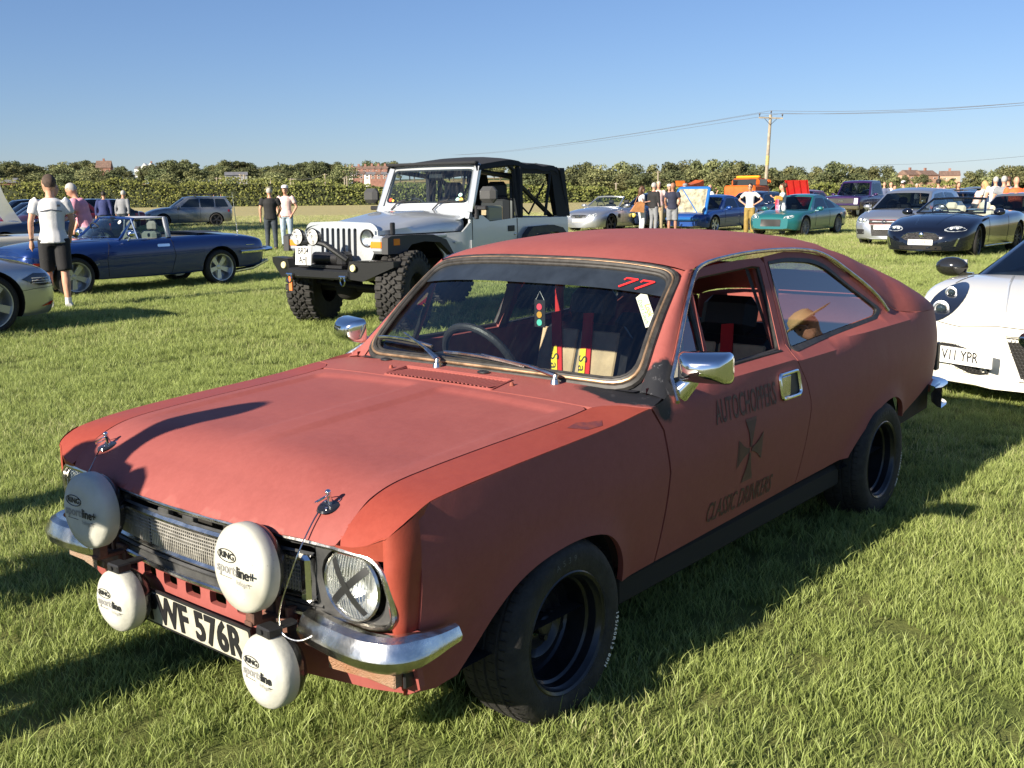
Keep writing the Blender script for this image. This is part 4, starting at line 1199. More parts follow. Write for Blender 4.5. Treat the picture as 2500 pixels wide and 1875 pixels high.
# windscreen pillars and chrome drip rail
DRIP = [(-.622, .815), (-.661, .852), (-.764, .944), (-.933, 1.108), (-1.029, 1.190), (-1.075, 1.214), (-1.171, 1.230), (-1.375, 1.242), (-1.594, 1.246), (-1.822, 1.241), (-1.967, 1.232), (-2.10, 1.216), (-2.22, 1.180), (-2.341, 1.122), (-2.50, 1.045), (-2.61, .972), (-2.655, .915)]
DR = smooth_poly(DRIP, 1, False)
for sg in (1, -1):
    b = MB()
    dl = [(-.622, .815), (-.661, .852), (-.764, .944), (-.85, 1.028), (-.933, 1.108), (-1.029, 1.190), (-1.06, 1.212)]
    rows = []
    for i, (x, z) in enumerate(dl):
        t = i / (len(dl) - 1)
        o = Vector((x, sg * (S(x, z) - .002), z)); w = WS(sg * 1.0, .02 + .98 * t, .0)
        mid = (o + w) / 2 + Vector((.014, sg * .010, .006))
        rows.append([o, o.lerp(mid, .5) + Vector((.004, sg * .004, 0)), mid, mid.lerp(w, .5) + Vector((.003, 0, .003)), w])
    v = [p for r in rows for p in r]; f = []
    for i in range(len(rows) - 1):
        for j in range(4):
            q4 = (i * 5 + j, i * 5 + j + 1, (i + 1) * 5 + j + 1, (i + 1) * 5 + j); f.append(q4 if sg < 0 else q4[::-1])
    b.add(v, f); b.build('screen_pillar', M_RED, car, angle=60)
    b = MB(); b.tube([(x, sg * (S(x, z) + .010), z + .004) for x, z in DR], .0072, n=8, flat=1.25); b.build('drip_rail', M_DULLCHROME, car)

# scuttle details: wipers, washer jets, plugs
for (px_, py_, s0, jt, bl, br) in ((-.522, .382, .55, (.025, .10), (-.275, .10), (.325, .067)), (-.516, -.164, -.30, (-.675, .20), (-.925, .167), (-.40, .133))):
    p0 = Vector((px_, py_, T(px_, py_)))
    w = empty('wiper', (0, 0, 0)); w.parent = car
    b = MB(); b.cyl(p0, p0 + Vector((.0, 0, .016)), .017, n=14, r2=.013); b.cyl(p0 + Vector((0, 0, .016)), p0 + Vector((-.004, 0, .030)), .010, n=12); b.build('spindle', M_DULLCHROME, w)
    pe = WS(*jt, .036); pk = p0 + Vector((-.002, 0, .030)); pm = pk.lerp(pe, .32) + Vector((0, 0, .006))
    b = MB(); b.tube([pk, pm], [.013, .009], n=8, flat=.6); b.tube([pm, pe], [.0075, .0055], n=6, flat=.7); b.build('arm', M_DULLCHROME, w)
    L0, L1 = Vector((*bl, 0)), Vector((*br, 0))
    def bp(u, o): q_ = L0.lerp(L1, u); return WS(q_.x, q_.y, o)
    b = MB(); b.tube([bp(u, .022 + .016 * (1 - (2 * u - 1) ** 2)) for u in np.linspace(0, 1, 9)], .0062, n=6); b.build('blade_carrier', M_DULLCHROME, w)
    b = MB(); b.tube([bp(u, .014) for u in np.linspace(0, 1, 9)], .0045, n=5); b.build('blade', M_RUBBER, w)
b = MB()
for (x, y) in ((-.554, -.478), (-.514, .066)): b.ell((x, y, T(x, y) + .003), (.018, .026, .008))
b.build('rubber_plug', M_BLACK, car)
for (x, y) in ((-.432, -.322), (-.42, .276)):
    b = MB(); b.cyl((x, y, T(x, y)), (x, y, T(x, y) + .012), .009, n=10, r2=.005); b.build('washer_jet', M_REDRUST, car)

# bonnet pins with lanyards
def lanyard(pts, par):
    b = MB(); b.tube(smooth_poly(pts, 2, False), .0022, n=5); return b.build('lanyard', M_DULLCHROME, par)
for sg in (1, -1):
    px_, py_ = .600, sg * .527
    z0 = bonnet_fn(px_, py_)[2]
    pin = empty('bonnet_pin', (px_, py_, z0)); pin.parent = car
    pin.rotation_euler = (radians(-3 * sg), radians(14), 0)
    b = MB(); b.lathe([(0, .004), (.020, .005), (.033, .003), (.036, -.002)], 20, Matrix.Diagonal((1.15, .86, 1, 1))); b.build('scuff_plate', mat('black_gloss', (.015, .015, .017), .15, coat=.5), pin)
    b = MB(); b.cyl((0, 0, .003), (0, 0, .036), .007, n=10, r2=.006); b.ell((0, 0, .038), (.008, .008, .007)); b.build('post', M_CHROME, pin)
    b = MB(); b.tube([(.012 + .022 * cos(a), -.012 + .022 * sin(a), .022 + .012 * sin(a)) for a in np.linspace(0, 2 * pi, 16)[:-1]], .0018, n=5, closed=True); b.build('ring_clip', M_CHROME, pin)
    for k in range(3):
        a = k * 2.1 + .5; b = MB(); b.ell((.026 * cos(a), .020 * sin(a), .006), (.004, .004, .002), n=8, m=5); b.build('screw', M_CHROME, pin)
lanyard([(.618, .515, .722), (.655, .525, .70), (.72, .539, .634), (.735, .515, .56), (.75, .492, .485), (.75, .487, .44), (.75, .51, .418), (.73, .545, .408), (.70, .575, .43)], car)
lanyard([(.625, -.545, .71), (.665, -.52, .675), (.74, -.47, .62), (.75, -.44, .5), (.73, -.46, .42)], car)

# front: lamp and grille surround
def FX(y, z, o=0.0): return xf(y) - (.016) - .022 * ysmooth((abs(y) - .62) / .15) - .03 * max(0, .60 - z) / .2 + o
half = [(0, .648), (.30, .648), (.60, .646), (.715, .640), (.755, .610), (.772, .50), (.755, .464), (.71, .452), (.499, .444), (.381, .440), (.16, .434), (0, .432)]
surr = [(y, z) for y, z in half] + [(-y, z) for y, z in half[-2:0:-1]]
surr = round_poly(surr, .03, 3)
inner_g = round_poly([(-.545, .634), (.545, .634), (.53, .56), (.52, .462), (-.52, .462), (-.53, .56)], .02, 3)
M_SURR = mat('weathered_black_plastic', (.028, .029, .031), .42, col2=(.075, .075, .075), vscale=10, bump=.15, bscale=60, rvar=.15)
lampL = [(.650 + .098 * cos(a), .556 + .098 * sin(a)) for a in np.linspace(0, 2 * pi, 25)[:-1]]
lampR = [(-y, z) for y, z in lampL]
gs = panel('grille_surround', surr, lambda y, z: (FX(y, z), y, z), M_SURR, car, .05, holes=[inner_g, lampL, lampR], flange=.03, thick_dir=(-1, 0, 0))
b = MB(); b.tube([(FX(y, z, .006), y, z) for y, z in surr], .0085, n=8, closed=True); b.build('surround_trim', M_DULLCHROME, gs)
b = MB(); b.grid(lambda u, v: (xf(-.78 + 1.56 * v) - .10, -.78 + 1.56 * v, .44 + .21 * u), 2, 16); b.build('radiator_shroud', M_UNDER, gs)
# bars
bar = lambda b, y0, y1, z, h, o, t=.012: b.grid(lambda u, v: (FX(y0 + (y1 - y0) * v, z, o) - (.5 - abs(u - .5)) * -t, y0 + (y1 - y0) * v, z - h / 2 + h * u), 2, 14)
b = MB(); bar(b, -.525, .525, .600, .020, .0); b.build('grille_top_rail', M_DULLCHROME, gs)
b = MB(); bar(b, -.525, .525, .492, .016, .0); b.build('grille_bottom_rail', M_DULLCHROME, gs)
for sg in (1, -1):
    b = MB()
    y0 = sg * .50
    b.box((FX(y0, .55, .004), sg * .512, .548), (.034, .036, .124), bev=.010); b.build('grille_end_cap', M_CHROME, gs)
b = MB()
for k in range(9): bar(b, -.49, .49, .505 + k * .0112, .0040, -.004, .006)
b.build('grille_slat', mat('grille_satin', (.55, .53, .49), .35, metal=.6, var=.25, vscale=30), gs)
b = MB()
for k in range(101):
    y = -.485 + k * .0097
    if (k % 34) == 33: continue
    b.box((FX(y, .55, -.006), y, .550), (.005, .0035, .094))
m_ = b.build('grille_mesh', MATS['grille_satin'], gs); m_['kind'] = 'stuff'
# upper grille divider fins
b = MB()
for y in (-.30, -.06, .06, .30): b.box((FX(y, .625, -.006), y, .620), (.02, .05, .024), bev=.003)
b.build('grille_clip', M_SURR, gs)
b = MB(); bar(b, -.54, .54, .615, .010, .002); b.build('grille_upper_bar', M_SURR, gs)
b = MB(); bar(b, -.54, .54, .472, .012, .0); b.build('grille_lower_bar', M_SURR, gs)
scr = panel('scraped_patch', [(-.16, .70), (-.19, .755), (-.25, .765), (-.29, .735), (-.25, .715), (-.22, .69)], lambda x, y: (x, y, T(x, y) + .0012), mat('scraped_paint', (.10, .028, .04), .6, col2=(.20, .045, .03), vscale=40), car, .02)
# headlamps
for sg in (1, -1):
    h = empty('headlamp', (FX(.65, .556) - .004, sg * .650, .556)); h.parent = car
    h.rotation_euler = (0, pi / 2, radians(4 * sg))
    b = MB(); b.lathe([(.0, -.055), (.03, -.052), (.06, -.038), (.083, -.008), (.089, .004)], 28); b.build('reflector', M_REFL, h)
    b = MB(); b.lathe([(.088, -.004), (.093, .006), (.089, .012), (.085, .006)], 28); b.build('rim', M_DULLCHROME, h)
    b = MB(); b.lathe([(0, .024), (.04, .021), (.07, .013), (.087, .004)], 28)
    ml = glass_mat('fluted_lens', (.86, .88, .86), 1.5, .12, .22); b.build('lens', ml, h)
    b = MB(); b.tube([(-.004, y, .026 - 2.6 * y * y) for y in np.linspace(-.07, .07, 3)], .001, n=4)
    for k in range(-8, 9):
        yy = k * .0092; hw = sqrt(max(0, .082 ** 2 - yy * yy))
        b.tube([(x, yy, .0255 - 2.65 * (x * x + yy * yy)) for x in np.linspace(-hw, hw, 7)], .0016, n=4)
    b.build('fluting', mat('lens_glass_ribs', (.75, .76, .74), .15, spec=.8, trans=.7), h)
    b = MB()
    for an in (radians(38), radians(-48)):
        d = Vector((cos(an), sin(an), 0)); n_ = Vector((-d.y, d.x, 0)) * .0095
        pts = [d * t for t in np.linspace(-.080, .080, 9)]
        v = []
        for p in pts:
            zz = .0285 - 2.6 * p.length_squared + .001 * (1 if an > 0 else 0)
            v += [Vector((p.x, p.y, zz)) + n_, Vector((p.x, p.y, zz)) - n_]
        b.add(v, [(2 * i, 2 * i + 1, 2 * i + 3, 2 * i + 2) for i in range(8)])
    b.build('tape_cross', mat('black_tape', (.02, .021, .022), .35), h)
# valance
def VX(y, z):
    return FX(y, .44, -.004) - .30 * max(0, .36 - z) ** 1.2 - .02 * (abs(y) / .8) ** 4
val = [(-.800, .448), (-.5, .440), (-.16, .430), (0, .428), (.16, .430), (.5, .440), (.800, .448), (.800, .30), (.76, .275), (.60, .262), (.3, .252), (0, .250), (-.3, .252), (-.6, .262), (-.76, .275), (-.800, .30)]
slots = []
for k in range(6):
    y = -.33 + k * .115
    slots.append(round_poly([(y - .036, .380), (y + .036, .380), (y + .036, .420), (y - .036, .420)], .01, 2))
vl = panel('front_valance', val, lambda y, z: (VX(y, z), y, z), M_RED, car, .04, holes=slots, flange=.02, thick_dir=(-1, 0, 0))
b = MB(); b.box((.52, 0, .40), (.02, 1.4, .25)); b.build('cooling_void', M_UNDER, car)
# number plate PWF 576R
pf = frame_fn((VX(0, .31) + .030, .040, .312), (0, 1, 0), (.10, 0, 1))
b = MB(); P_ = [pf(a, c_, d) for a in (-.270, .270) for c_ in (-.0575, .0575) for d in (-.006, 0)]
b.add(P_, [(0, 1, 3, 2), (4, 6, 7, 5), (0, 4, 5, 1), (2, 3, 7, 6), (0, 2, 6, 4), (1, 5, 7, 3)]); npl = b.build('number_plate', M_BLACK, car, smooth=False)
b = MB(); b.add([pf(a, c_, .0012) for a, c_ in round_poly([(-.262, -.050), (.262, -.050), (.262, .050), (-.262, .050)], .006, 2)], [tuple(range(12))]); b.build('plate_face', mat('old_plate_white', (.42, .41, .34), .45, var=.15, vscale=20), npl, smooth=False)
lettering('plate_letters', 'PWF 576R', .122, lambda x, y, z: pf(x, y - .002, .0022 + z), M_INK, npl, bold=.0035, sx=.82, depth=.0025, space=1.04)
# indicators
for sg in (1, -1):
    b = MB()
    def ind(u, v, y0=.56, y1=.775): y = y0 + (y1 - y0) * v; return (VX(y, .34) + .030, sg * y, .318 + .050 * u)
    b.grid(ind, 1, 4); b.box((VX(.67, .34) + .014, sg * .668, .343), (.03, .218, .054), bev=.004)
    w = b.build('side_light', mat('old_lens', (.36, .28, .21), .35, col2=(.30, .15, .08), vscale=2.2, bump=.8, bscale=260), car)
    b = MB(); b.box((VX(.78, .34) + .012, sg * .783, .343), (.034, .010, .064), bev=.003); b.build('lens_frame', M_BLACK, w)
# bumper quarters
for sg in (1, -1):
    b = MB()
    pth = smooth_poly([(.664, .50), (.676, .56), (.686, .66), (.684, .74), (.664, .795), (.62, .820), (.55, .828), (.47, .824)], 2, False)
    prf = [(-.02, .040), (.0, .043), (.018, .034), (.034, .004), (.036, -.004), (.030, -.026), (.012, -.040), (-.01, -.042)]
    if sg > 0: sweep_band(b, pth[::-1], [(o, h) for o, h in prf], lambda t: .418, lambda t: .60 + .45 * min(1, t * 4))
    else: sweep_band(b, [(x, -y) for x, y in pth], [(o, h) for o, h in prf], .418, lambda t: .60 + .45 * min(1, (1 - t) * 4))
    b.build('bumper_quarter', M_DULLCHROME, car, angle=28)
    b = MB(); b.box((.690, sg * .46, .405), (.016, .22, .045), bev=.003); b.box((.66, sg * .36, .425), (.05, .05, .06), bev=.003)
    b.box((.672, sg * .40, .44), (.03, .012, .075)); b.box((.672, sg * .44, .43), (.03, .012, .05)); b.build('bumper_bracket', M_BRACKET, car)
# spot lamps with white covers
M_COVER = mat('chalky_white_cover', (.50, .50, .45), .55, col2=(.41, .41, .36), vscale=7, bump=.12, bscale=70)
def speckled_cover():
    m, nt, p = _nodes('dirty_white_cover'); L = nt.links.new
    tc = nt.nodes.new('ShaderNodeTexCoord')
    n = nt.nodes.new('ShaderNodeTexNoise'); n.inputs['Scale'].default_value = 9; n.inputs['Detail'].default_value = 6; L(tc.outputs['Object'], n.inputs['Vector'])
    r = nt.nodes.new('ShaderNodeValToRGB'); r.color_ramp.elements[0].position = .3; r.color_ramp.elements[1].position = .62; r.color_ramp.elements[0].color = (.38, .37, .31, 1); r.color_ramp.elements[1].color = (.50, .50, .44, 1); L(n.outputs['Fac'], r.inputs['Fac'])
    v = nt.nodes.new('ShaderNodeTexVoronoi'); v.inputs['Scale'].default_value = 75; L(tc.outputs['Object'], v.inputs['Vector'])
    r2 = nt.nodes.new('ShaderNodeValToRGB'); r2.color_ramp.elements[0].position = .10; r2.color_ramp.elements[1].position = .16; r2.color_ramp.elements[0].color = (1, 1, 1, 1); r2.color_ramp.elements[1].color = (0, 0, 0, 1); L(v.outputs['Distance'], r2.inputs['Fac'])
    n2 = nt.nodes.new('ShaderNodeTexNoise'); n2.inputs['Scale'].default_value = 11; L(tc.outputs['Object'], n2.inputs['Vector'])
    r3 = nt.nodes.new('ShaderNodeValToRGB'); r3.color_ramp.elements[0].position = .52; r3.color_ramp.elements[1].position = .66; L(n2.outputs['Fac'], r3.inputs['Fac'])
    mu = nt.nodes.new('ShaderNodeMath'); mu.operation = 'MULTIPLY'; L(r2.outputs['Color'], mu.inputs[0]); L(r3.outputs['Color'], mu.inputs[1])
    mx = nt.nodes.new('ShaderNodeMix'); mx.data_type = 'RGBA'; L(mu.outputs[0], mx.inputs['Factor'])
    A = [q for q in mx.inputs if q.name == 'A' and q.type == 'RGBA'][0]; B = [q for q in mx.inputs if q.name == 'B' and q.type == 'RGBA'][0]
    L(r.outputs['Color'], A); B.default_value = (.25, .23, .19, 1)
    L([q for q in mx.outputs if q.type == 'RGBA'][0], p.inputs['Base Color']); p.inputs['Roughness'].default_value = .5
    return m
M_COVER2 = speckled_cover()
def spot(x, y, z, D, plus, ry=0.0, rz=0.0, cover=None):
    R_ = D / 2
    o = empty('spot_lamp', (x, y, z)); o.parent = car
    o.rotation_euler = (0, ry, rz)
    Mx = Matrix.Rotation(pi / 2, 4, 'Y')
    b = MB(); b.lathe([(0, .012), (R_ * .55, .0115), (R_ * .72, .0085), (R_ * .80, .003), (R_ * .92, -.004), (R_ * .985, -.012), (R_, -.022), (R_ * .995, -.048), (R_ * .97, -.052)], 48, Mx)
    cv = b.build('lamp_cover', cover or M_COVER, o, angle=40)
    b = MB(); b.lathe([(R_ * .965, -.046), (R_ * .95, -.060), (R_ * .90, -.072), (R_ * .70, -.092), (R_ * .4, -.102), (0, -.104)], 36, Mx); b.build('lamp_body', mat('gloss_black_lamp', (.014, .014, .016), .25, coat=.3), o)
    f = frame_fn((.0122, 0, 0), (0, 1, 0), (0, 0, 1))
    sx_ = R_ / .1125
    def put(nm, txt, s_, x0, y0, m_=M_INK, **kw):
        lettering(nm, txt, s_ * sx_, lambda a, c_, d: f(a + x0 * sx_, c_ + y0 * sx_, .0012), m_, cv, **kw)
    put('maker_word', 'RING', .023, -.022, .034, bold=.0006, sx=1.15)
    b = MB(); b.tube([f((-.022 + .038 * cos(a)) * sx_, (.034 + .0155 * sin(a)) * sx_, .001) for a in np.linspace(0, 2 * pi, 33)[:-1]], .0012 * sx_, n=4, closed=True); b.build('oval_ring', M_INK, cv)
    put('word_sports', 'sports', .036, -.020, .001, mat('grey_print', (.25, .25, .25), .5), bold=.0008)
    put('word_sports_fill', 'sports', .036, -.020, .001, mat('cover_white_print', (.48, .48, .43), .5), bold=-.0012)
    put('word_line', 'line+' if plus else 'line', .036, .054 if plus else .049, .001, bold=.0010)
    put('word_halogen', 'halogen', .017, .044, -.024, MATS['grey_print'])
    b = MB()
    for (a0, a1) in ((-.055, -.002), (.062, .078)):
        b.box((0, 0, 0), (1, 1, 1), Matrix.Translation(f((a0 + a1) / 2 * sx_, -.020 * sx_, .0006)) @ Matrix.Diagonal((.0006, (a1 - a0) * sx_, .0011, 1)))
    b.build('underline', M_INK, cv)
    return o, cv
for (x, y, z, D, pl_, ry_, rz_, cov) in ((.800, -.345, .588, .225, True, radians(-2), radians(3), None), (.790, .383, .576, .228, True, radians(-3), radians(-2), M_COVER2), (.800, -.218, .341, .184, False, 0, radians(2), None), (.800, .470, .330, .190, False, radians(-2), radians(-3), None)):
    o, cv = spot(x, y, z, D, pl_, ry_, rz_, cov)
    b = MB()
    if D > .2: b.box((-.05, 0, -D / 2 - .012), (.03, .035, .05), bev=.003); b.box((-.075, 0, -D / 2 - .035), (.09, .03, .012), bev=.002)
    else: b.box((-.03, 0, D / 2 + .008), (.045, .055, .026), bev=.004); b.box((-.07, 0, D / 2 + .012), (.07, .03, .010), bev=.002); b.cyl((-.006, 0, D / 2 + .010), (-.002, 0, D / 2 + .010), .006, n=8)
    b.build('mounting', M_BLACK if D < .2 else M_BRACKET, o)
b = MB(); b.grid(lambda u, v: (xf(-.60 + 1.2 * v) - .010 + .006 * u, -.60 + 1.2 * v, .6505 + .008 * u), 1, 24); b.build('rusty_lip', mat('rusty_strip', (.34, .22, .11), .8, col2=(.16, .08, .04), vscale=22), car)

# wheels
def curved_text(name, body, size, r0, phi0, yface, sg, m_, par, **kw):
    v, f = text_flat(body, size, **kw)
    V = []
    for (x, y, z) in v:
        ph = phi0 + x / r0; r = r0 + y
        V.append((-r * sin(ph) * (1 if sg > 0 else -1), sg * yface, r * cos(ph)))
    return mesh_obj(name, V, f, m_, par, False)
M_STEEL = mat('black_steel_rim', (.016, .017, .021), .32, metal=.3, var=.3, vscale=20, coat=.2)
def main_wheel(x, sg, txt=True):
    w = empty('wheel', (x, sg * .83, .252)); w.parent = car
    Mx = Matrix.Rotation(-pi / 2 * sg, 4, 'X')
    b = MB()
    prof = [(.172, -.014), (.180, -.006), (.195, .0), (.222, .004), (.240, .002), (.252, -.006), (.262, -.018), (.268, -.030), (.271, -.040), (.266, -.043), (.266, -.048), (.272, -.051), (.273, -.083), (.267, -.086), (.267, -.091), (.273, -.094), (.273, -.126), (.267, -.129), (.267, -.134), (.272, -.137), (.271, -.165), (.264, -.185), (.24, -.198), (.19, -.198), (.172, -.19)]
    b.lathe(prof, 64, Mx)
    ty = b.build('tyre', M_RUBBER, w, angle=30)
    b = MB()
    for k in range(64):   # shoulder sipes
        a = 2 * pi * k / 64
        for (r_, h_, wd) in ((.2712, -.030, .022), (.2725, -.067, .022), (.2725, -.110, .022), (.271, -.152, .022)):
            Mk = Mx @ Matrix.Rotation(a + h_ * 1.2, 4, 'Z') @ Matrix.Translation((r_, 0, h_))
            b.box((0, 0, 0), (.0022, .0022, wd), Mk)
    s_ = b.build('tread_sipes', M_UNDER, ty); s_['kind'] = 'stuff'
    b = MB()
    b.lathe([(.173, -.016), (.182, -.012), (.183, -.006), (.178, -.003), (.170, -.008), (.166, -.018), (.160, -.024), (.158, -.050), (.150, -.056), (.149, -.120), (.143, -.128), (.118, -.126), (.104, -.112), (.098, -.108), (.090, -.112), (.078, -.122), (.060, -.122), (.05, -.118), (.036, -.118)], 48, Mx)
    rim = b.build('rim', M_STEEL, w)
    b = MB(); b.lathe([(.030, -.120), (.030, -.092), (.024, -.086), (0, -.084)], 20, Mx); b.build('hub_cap', M_DARKMETAL, rim)
    for k in range(4):
        a = k * pi / 2 + .4
        b = MB(); b.cyl((.052 * cos(a), .052 * sin(a), -.122), (.052 * cos(a), .052 * sin(a), -.104), .010, n=6, M=Mx); b.build('wheel_nut', M_DARKMETAL, rim)
    for k in range(4):
        a = k * pi / 2 + 1.15
        b = MB(); b.lathe([(0, .003), (.015, .001), (.017, -.002)], 12, Mx @ Matrix.Translation((.128 * cos(a), .128 * sin(a), -.1255))); b.build('rim_slot', M_UNDER, rim)
    if txt and sg > 0:
        curved_text('tyre_marking', '195/60R13 80H', .021, .232, radians(113), .0050, sg, M_WHITEMARK, ty, bold=.0004, space=1.3)
        curved_text('tyre_brand_emboss', 'A539', .026, .222, radians(-6), .0052, sg, mat('faded_tyre_letters', (.10, .10, .10), .8), ty, space=2.0)
    return w
main_wheel(0, 1); main_wheel(0, -1); main_wheel(-2.438, 1); main_wheel(-2.438, -1)
b = MB(); b.box((.168, .66, .155), (.008, .04, .03)); 
# wheel wells, floor and sills
b = MB()
for xc in (0.04, -2.43):
    for sg in (1, -1):
        Mx = Matrix.Translation((xc, sg * .77, .255)) @ Matrix.Rotation(-pi / 2 * sg, 4, 'X')
        b = MB(); b.lathe([(.36, .0), (.36, -.26), (0, -.26)], 24, Mx)
        b.v = [(q[0], q[1], max(q[2], .275)) for q in b.v]
        b.build('wheel_arch_liner', M_UNDER, car)
b = MB(); b.box((-1.35, 0, .245), (3.6, 1.24, .05)); b.box((-1.2, 0, .27), (1.6, 1.48, .07)); b.build('floor_pan', M_UNDER, car)
for sg in (1, -1):
    b = MB(); b.box((-1.22, sg * .735, .245), (1.76, .05, .10), bev=.015); b.build('sill', M_UNDER, car)
    b = MB(); b.grid(lambda u, v: (-2.80 - .56 * u, sg * (S(-2.9, .4) - .03 - .03 * u), .33 + .16 * v + .06 * u * v), 4, 2); b.build('rear_skirt', mat('rusty_underseal', (.035, .022, .015), .85, col2=(.012, .012, .012), vscale=14), car)

# interior
b = MB()
for sg in (1, -1):
    b.grid(lambda u, v: (-.60 - 1.9 * u, sg * .695, .30 + .555 * v), 6, 4)
b.build('door_trim', M_MAROON, car)
b = MB(); b.box((-2.75, 0, .62), (.9, 1.3, .02)); b.box((-1.0, 0, .29), (2.4, 1.36, .02)); b.build('cabin_floor', mat('cabin_dark', (.02, .016, .018), .8), car)
b = MB(); b.grid(lambda u, v: (-.58 - .26 * u, -.66 + 1.32 * v, .842 - .03 * u * u - .0 * v), 5, 4); b.box((-.86, 0, .72), (.05, 1.3, .20), bev=.02); b.ell((-.80, -.36, .81), (.14, .20, .045)); b.build('dashboard', mat('dash_black', (.022, .023, .03), .55), car)
sw = empty('steering_wheel', (-.985, -.36, .79)); sw.parent = car; sw.rotation_euler = (0, radians(-62), 0)
b = MB(); b.tube([(.182 * cos(a), .182 * sin(a), 0) for a in np.linspace(0, 2 * pi, 33)[:-1]], .0165, n=10, closed=True); b.build('rim', mat('black_leather', (.03, .03, .033), .45, bump=.2, bscale=90), sw)
for a in (radians(90), radians(-90), radians(180)):
    b = MB(); b.box((.10, 0, -.010), (.15, .034, .004), Matrix.Rotation(a, 4, 'Z')); sp_ = b.build('spoke', M_ALLOY, sw)
    b = MB()
    for r_, q_ in ((.075, .007), (.10, .009), (.127, .011)): b.cyl((r_, 0, -.0075), (r_, 0, -.007), q_, n=12, M=Matrix.Rotation(a, 4, 'Z'))
    b.build('spoke_hole', M_UNDER, sp_)
b = MB(); b.cyl((0, 0, -.012), (0, 0, .006), .045, n=20); b.cyl((0, 0, -.3), (0, 0, -.01), .022, n=10); b.build('hub', M_BLACK, sw)
def seat(y):
    s_ = empty('seat', (-1.42, y, .235)); s_.parent = car
    b = MB(); b.box((.03, 0, .12), (.50, .50, .16), bev=.05); b.build('cushion', M_BLKSEAT, s_)
    Mb = Matrix.Translation((-.20, 0, .14)) @ Matrix.Rotation(radians(-17), 4, 'Y')
    b = MB(); b.box((0, 0, .26), (.12, .50, .52), Mb, bev=.05); b.build('backrest', M_BLKSEAT, s_)
    for yy in (-.115, .115):
        b = MB(); b.box((.062, yy, .26), (.014, .215, .44), Mb, bev=.006); b.build('tan_panel', M_TAN, s_)
    for yy in (-.105, .105):
        b = MB(); b.box((.05, yy, .205), (.44, .20, .014), bev=.006); b.build('tan_panel', M_TAN, s_)
    b = MB(); b.box((0, 0, .61), (.09, .26, .17), Mb, bev=.04); b.build('headrest', M_BLKSEAT, s_)
    # harness belts
    for yy, lab in ((-.09, 'Sabelt'), (.07, 'Sabelt')):
        Mh = Mb @ Matrix.Translation((0, yy, .30)) @ Matrix.Rotation(radians(13 if yy < 0 else 7), 4, 'X') @ Matrix.Translation((0, -yy, -.30))
        b = MB(); b.box((.075, yy, .30), (.008, .055, .52), Mh); hb = b.build('harness_belt', mat('red_harness', (.55, .012, .015), .7), s_)
        b = MB(); b.box((.082, yy - .012, .24), (.006, .034, .30), Mh); pd_ = b.build('harness_pad', mat('yellow_pad', (.75, .58, .02), .6), hb)
        lettering('harness_word', lab, .062, lambda x, y, z, yy=yy, Mh=Mh: Mh @ Vector((.086, yy - .012 + y, .24 - x)), M_INK, pd_, sx=1.3, space=1.25, shear=.1)
    return s_
seat(.36); seat(-.36)
b = MB(); b.tube([(-1.80, -.56, .3), (-1.80, -.56, 1.08), (-1.80, -.50, 1.17), (-1.80, .50, 1.17), (-1.80, .56, 1.08), (-1.80, .56, .3)], .022, n=10)
b.build('roll_hoop', mat('red_gloss_bar', (.40, .03, .03), .3), car)
b = MB(); b.box((-2.05, 0, .48), (.5, 1.1, .2), bev=.05); b.box((-2.28, 0, .66), (.12, 1.1, .42), bev=.05); b.build('rear_bench', M_BLKSEAT, car)
b = MB(); b.box((-.93, 0, 1.165), (.02, .16, .045), bev=.01); b.build('interior_mirror', M_BLACK, car)

# door mirrors
for sg in (1, -1):
    mr_ = empty('door_mirror', (-.700, sg * (.795 if sg > 0 else .745), .822)); mr_.parent = car
    if sg < 0: mr_.scale = (1, -1, 1)
    b = MB(); b.tube([(.02, -.055, -.012), (.01, -.02, .02), (0, .012, .055), (-.005, .02, .075)], [.030, .022, .016, .016], n=12, flat=1.5); b.build('stalk', M_CHROME, mr_)
    b = MB()
    Mm = Matrix.Translation((.018, .070, .108)) @ Matrix.Rotation(radians(14), 4, 'Z')
    # tapered bowl: big rectangular rear rim, smaller nose
    rows = []
    for xx, w_, h_ in ((-.020, .090, .052), (.0, .090, .052), (.03, .080, .045), (.052, .060, .031), (.062, .043, .020)):
        rows.append([(xx, p[0], p[1]) for p in round_poly([(-w_, -h_), (w_, -h_), (w_ * .97, h_), (-w_, h_ * .92)], .022, 4)])
    n_ = len(rows[0]); v = [p for r in rows for p in r]
    f = [(i * n_ + j, i * n_ + (j + 1) % n_, (i + 1) * n_ + (j + 1) % n_, (i + 1) * n_ + j) for i in range(len(rows) - 1) for j in range(n_)] + [tuple((len(rows) - 1) * n_ + j for j in range(n_))]
    b.add(v, f, Mm); b.build('housing', M_CHROME, mr_, angle=50)
    b = MB(); b.add([(-.019, p[1], p[2]) for p in rows[0]], [tuple(range(n_))], Mm); b.build('mirror_glass', M_REFL, mr_)

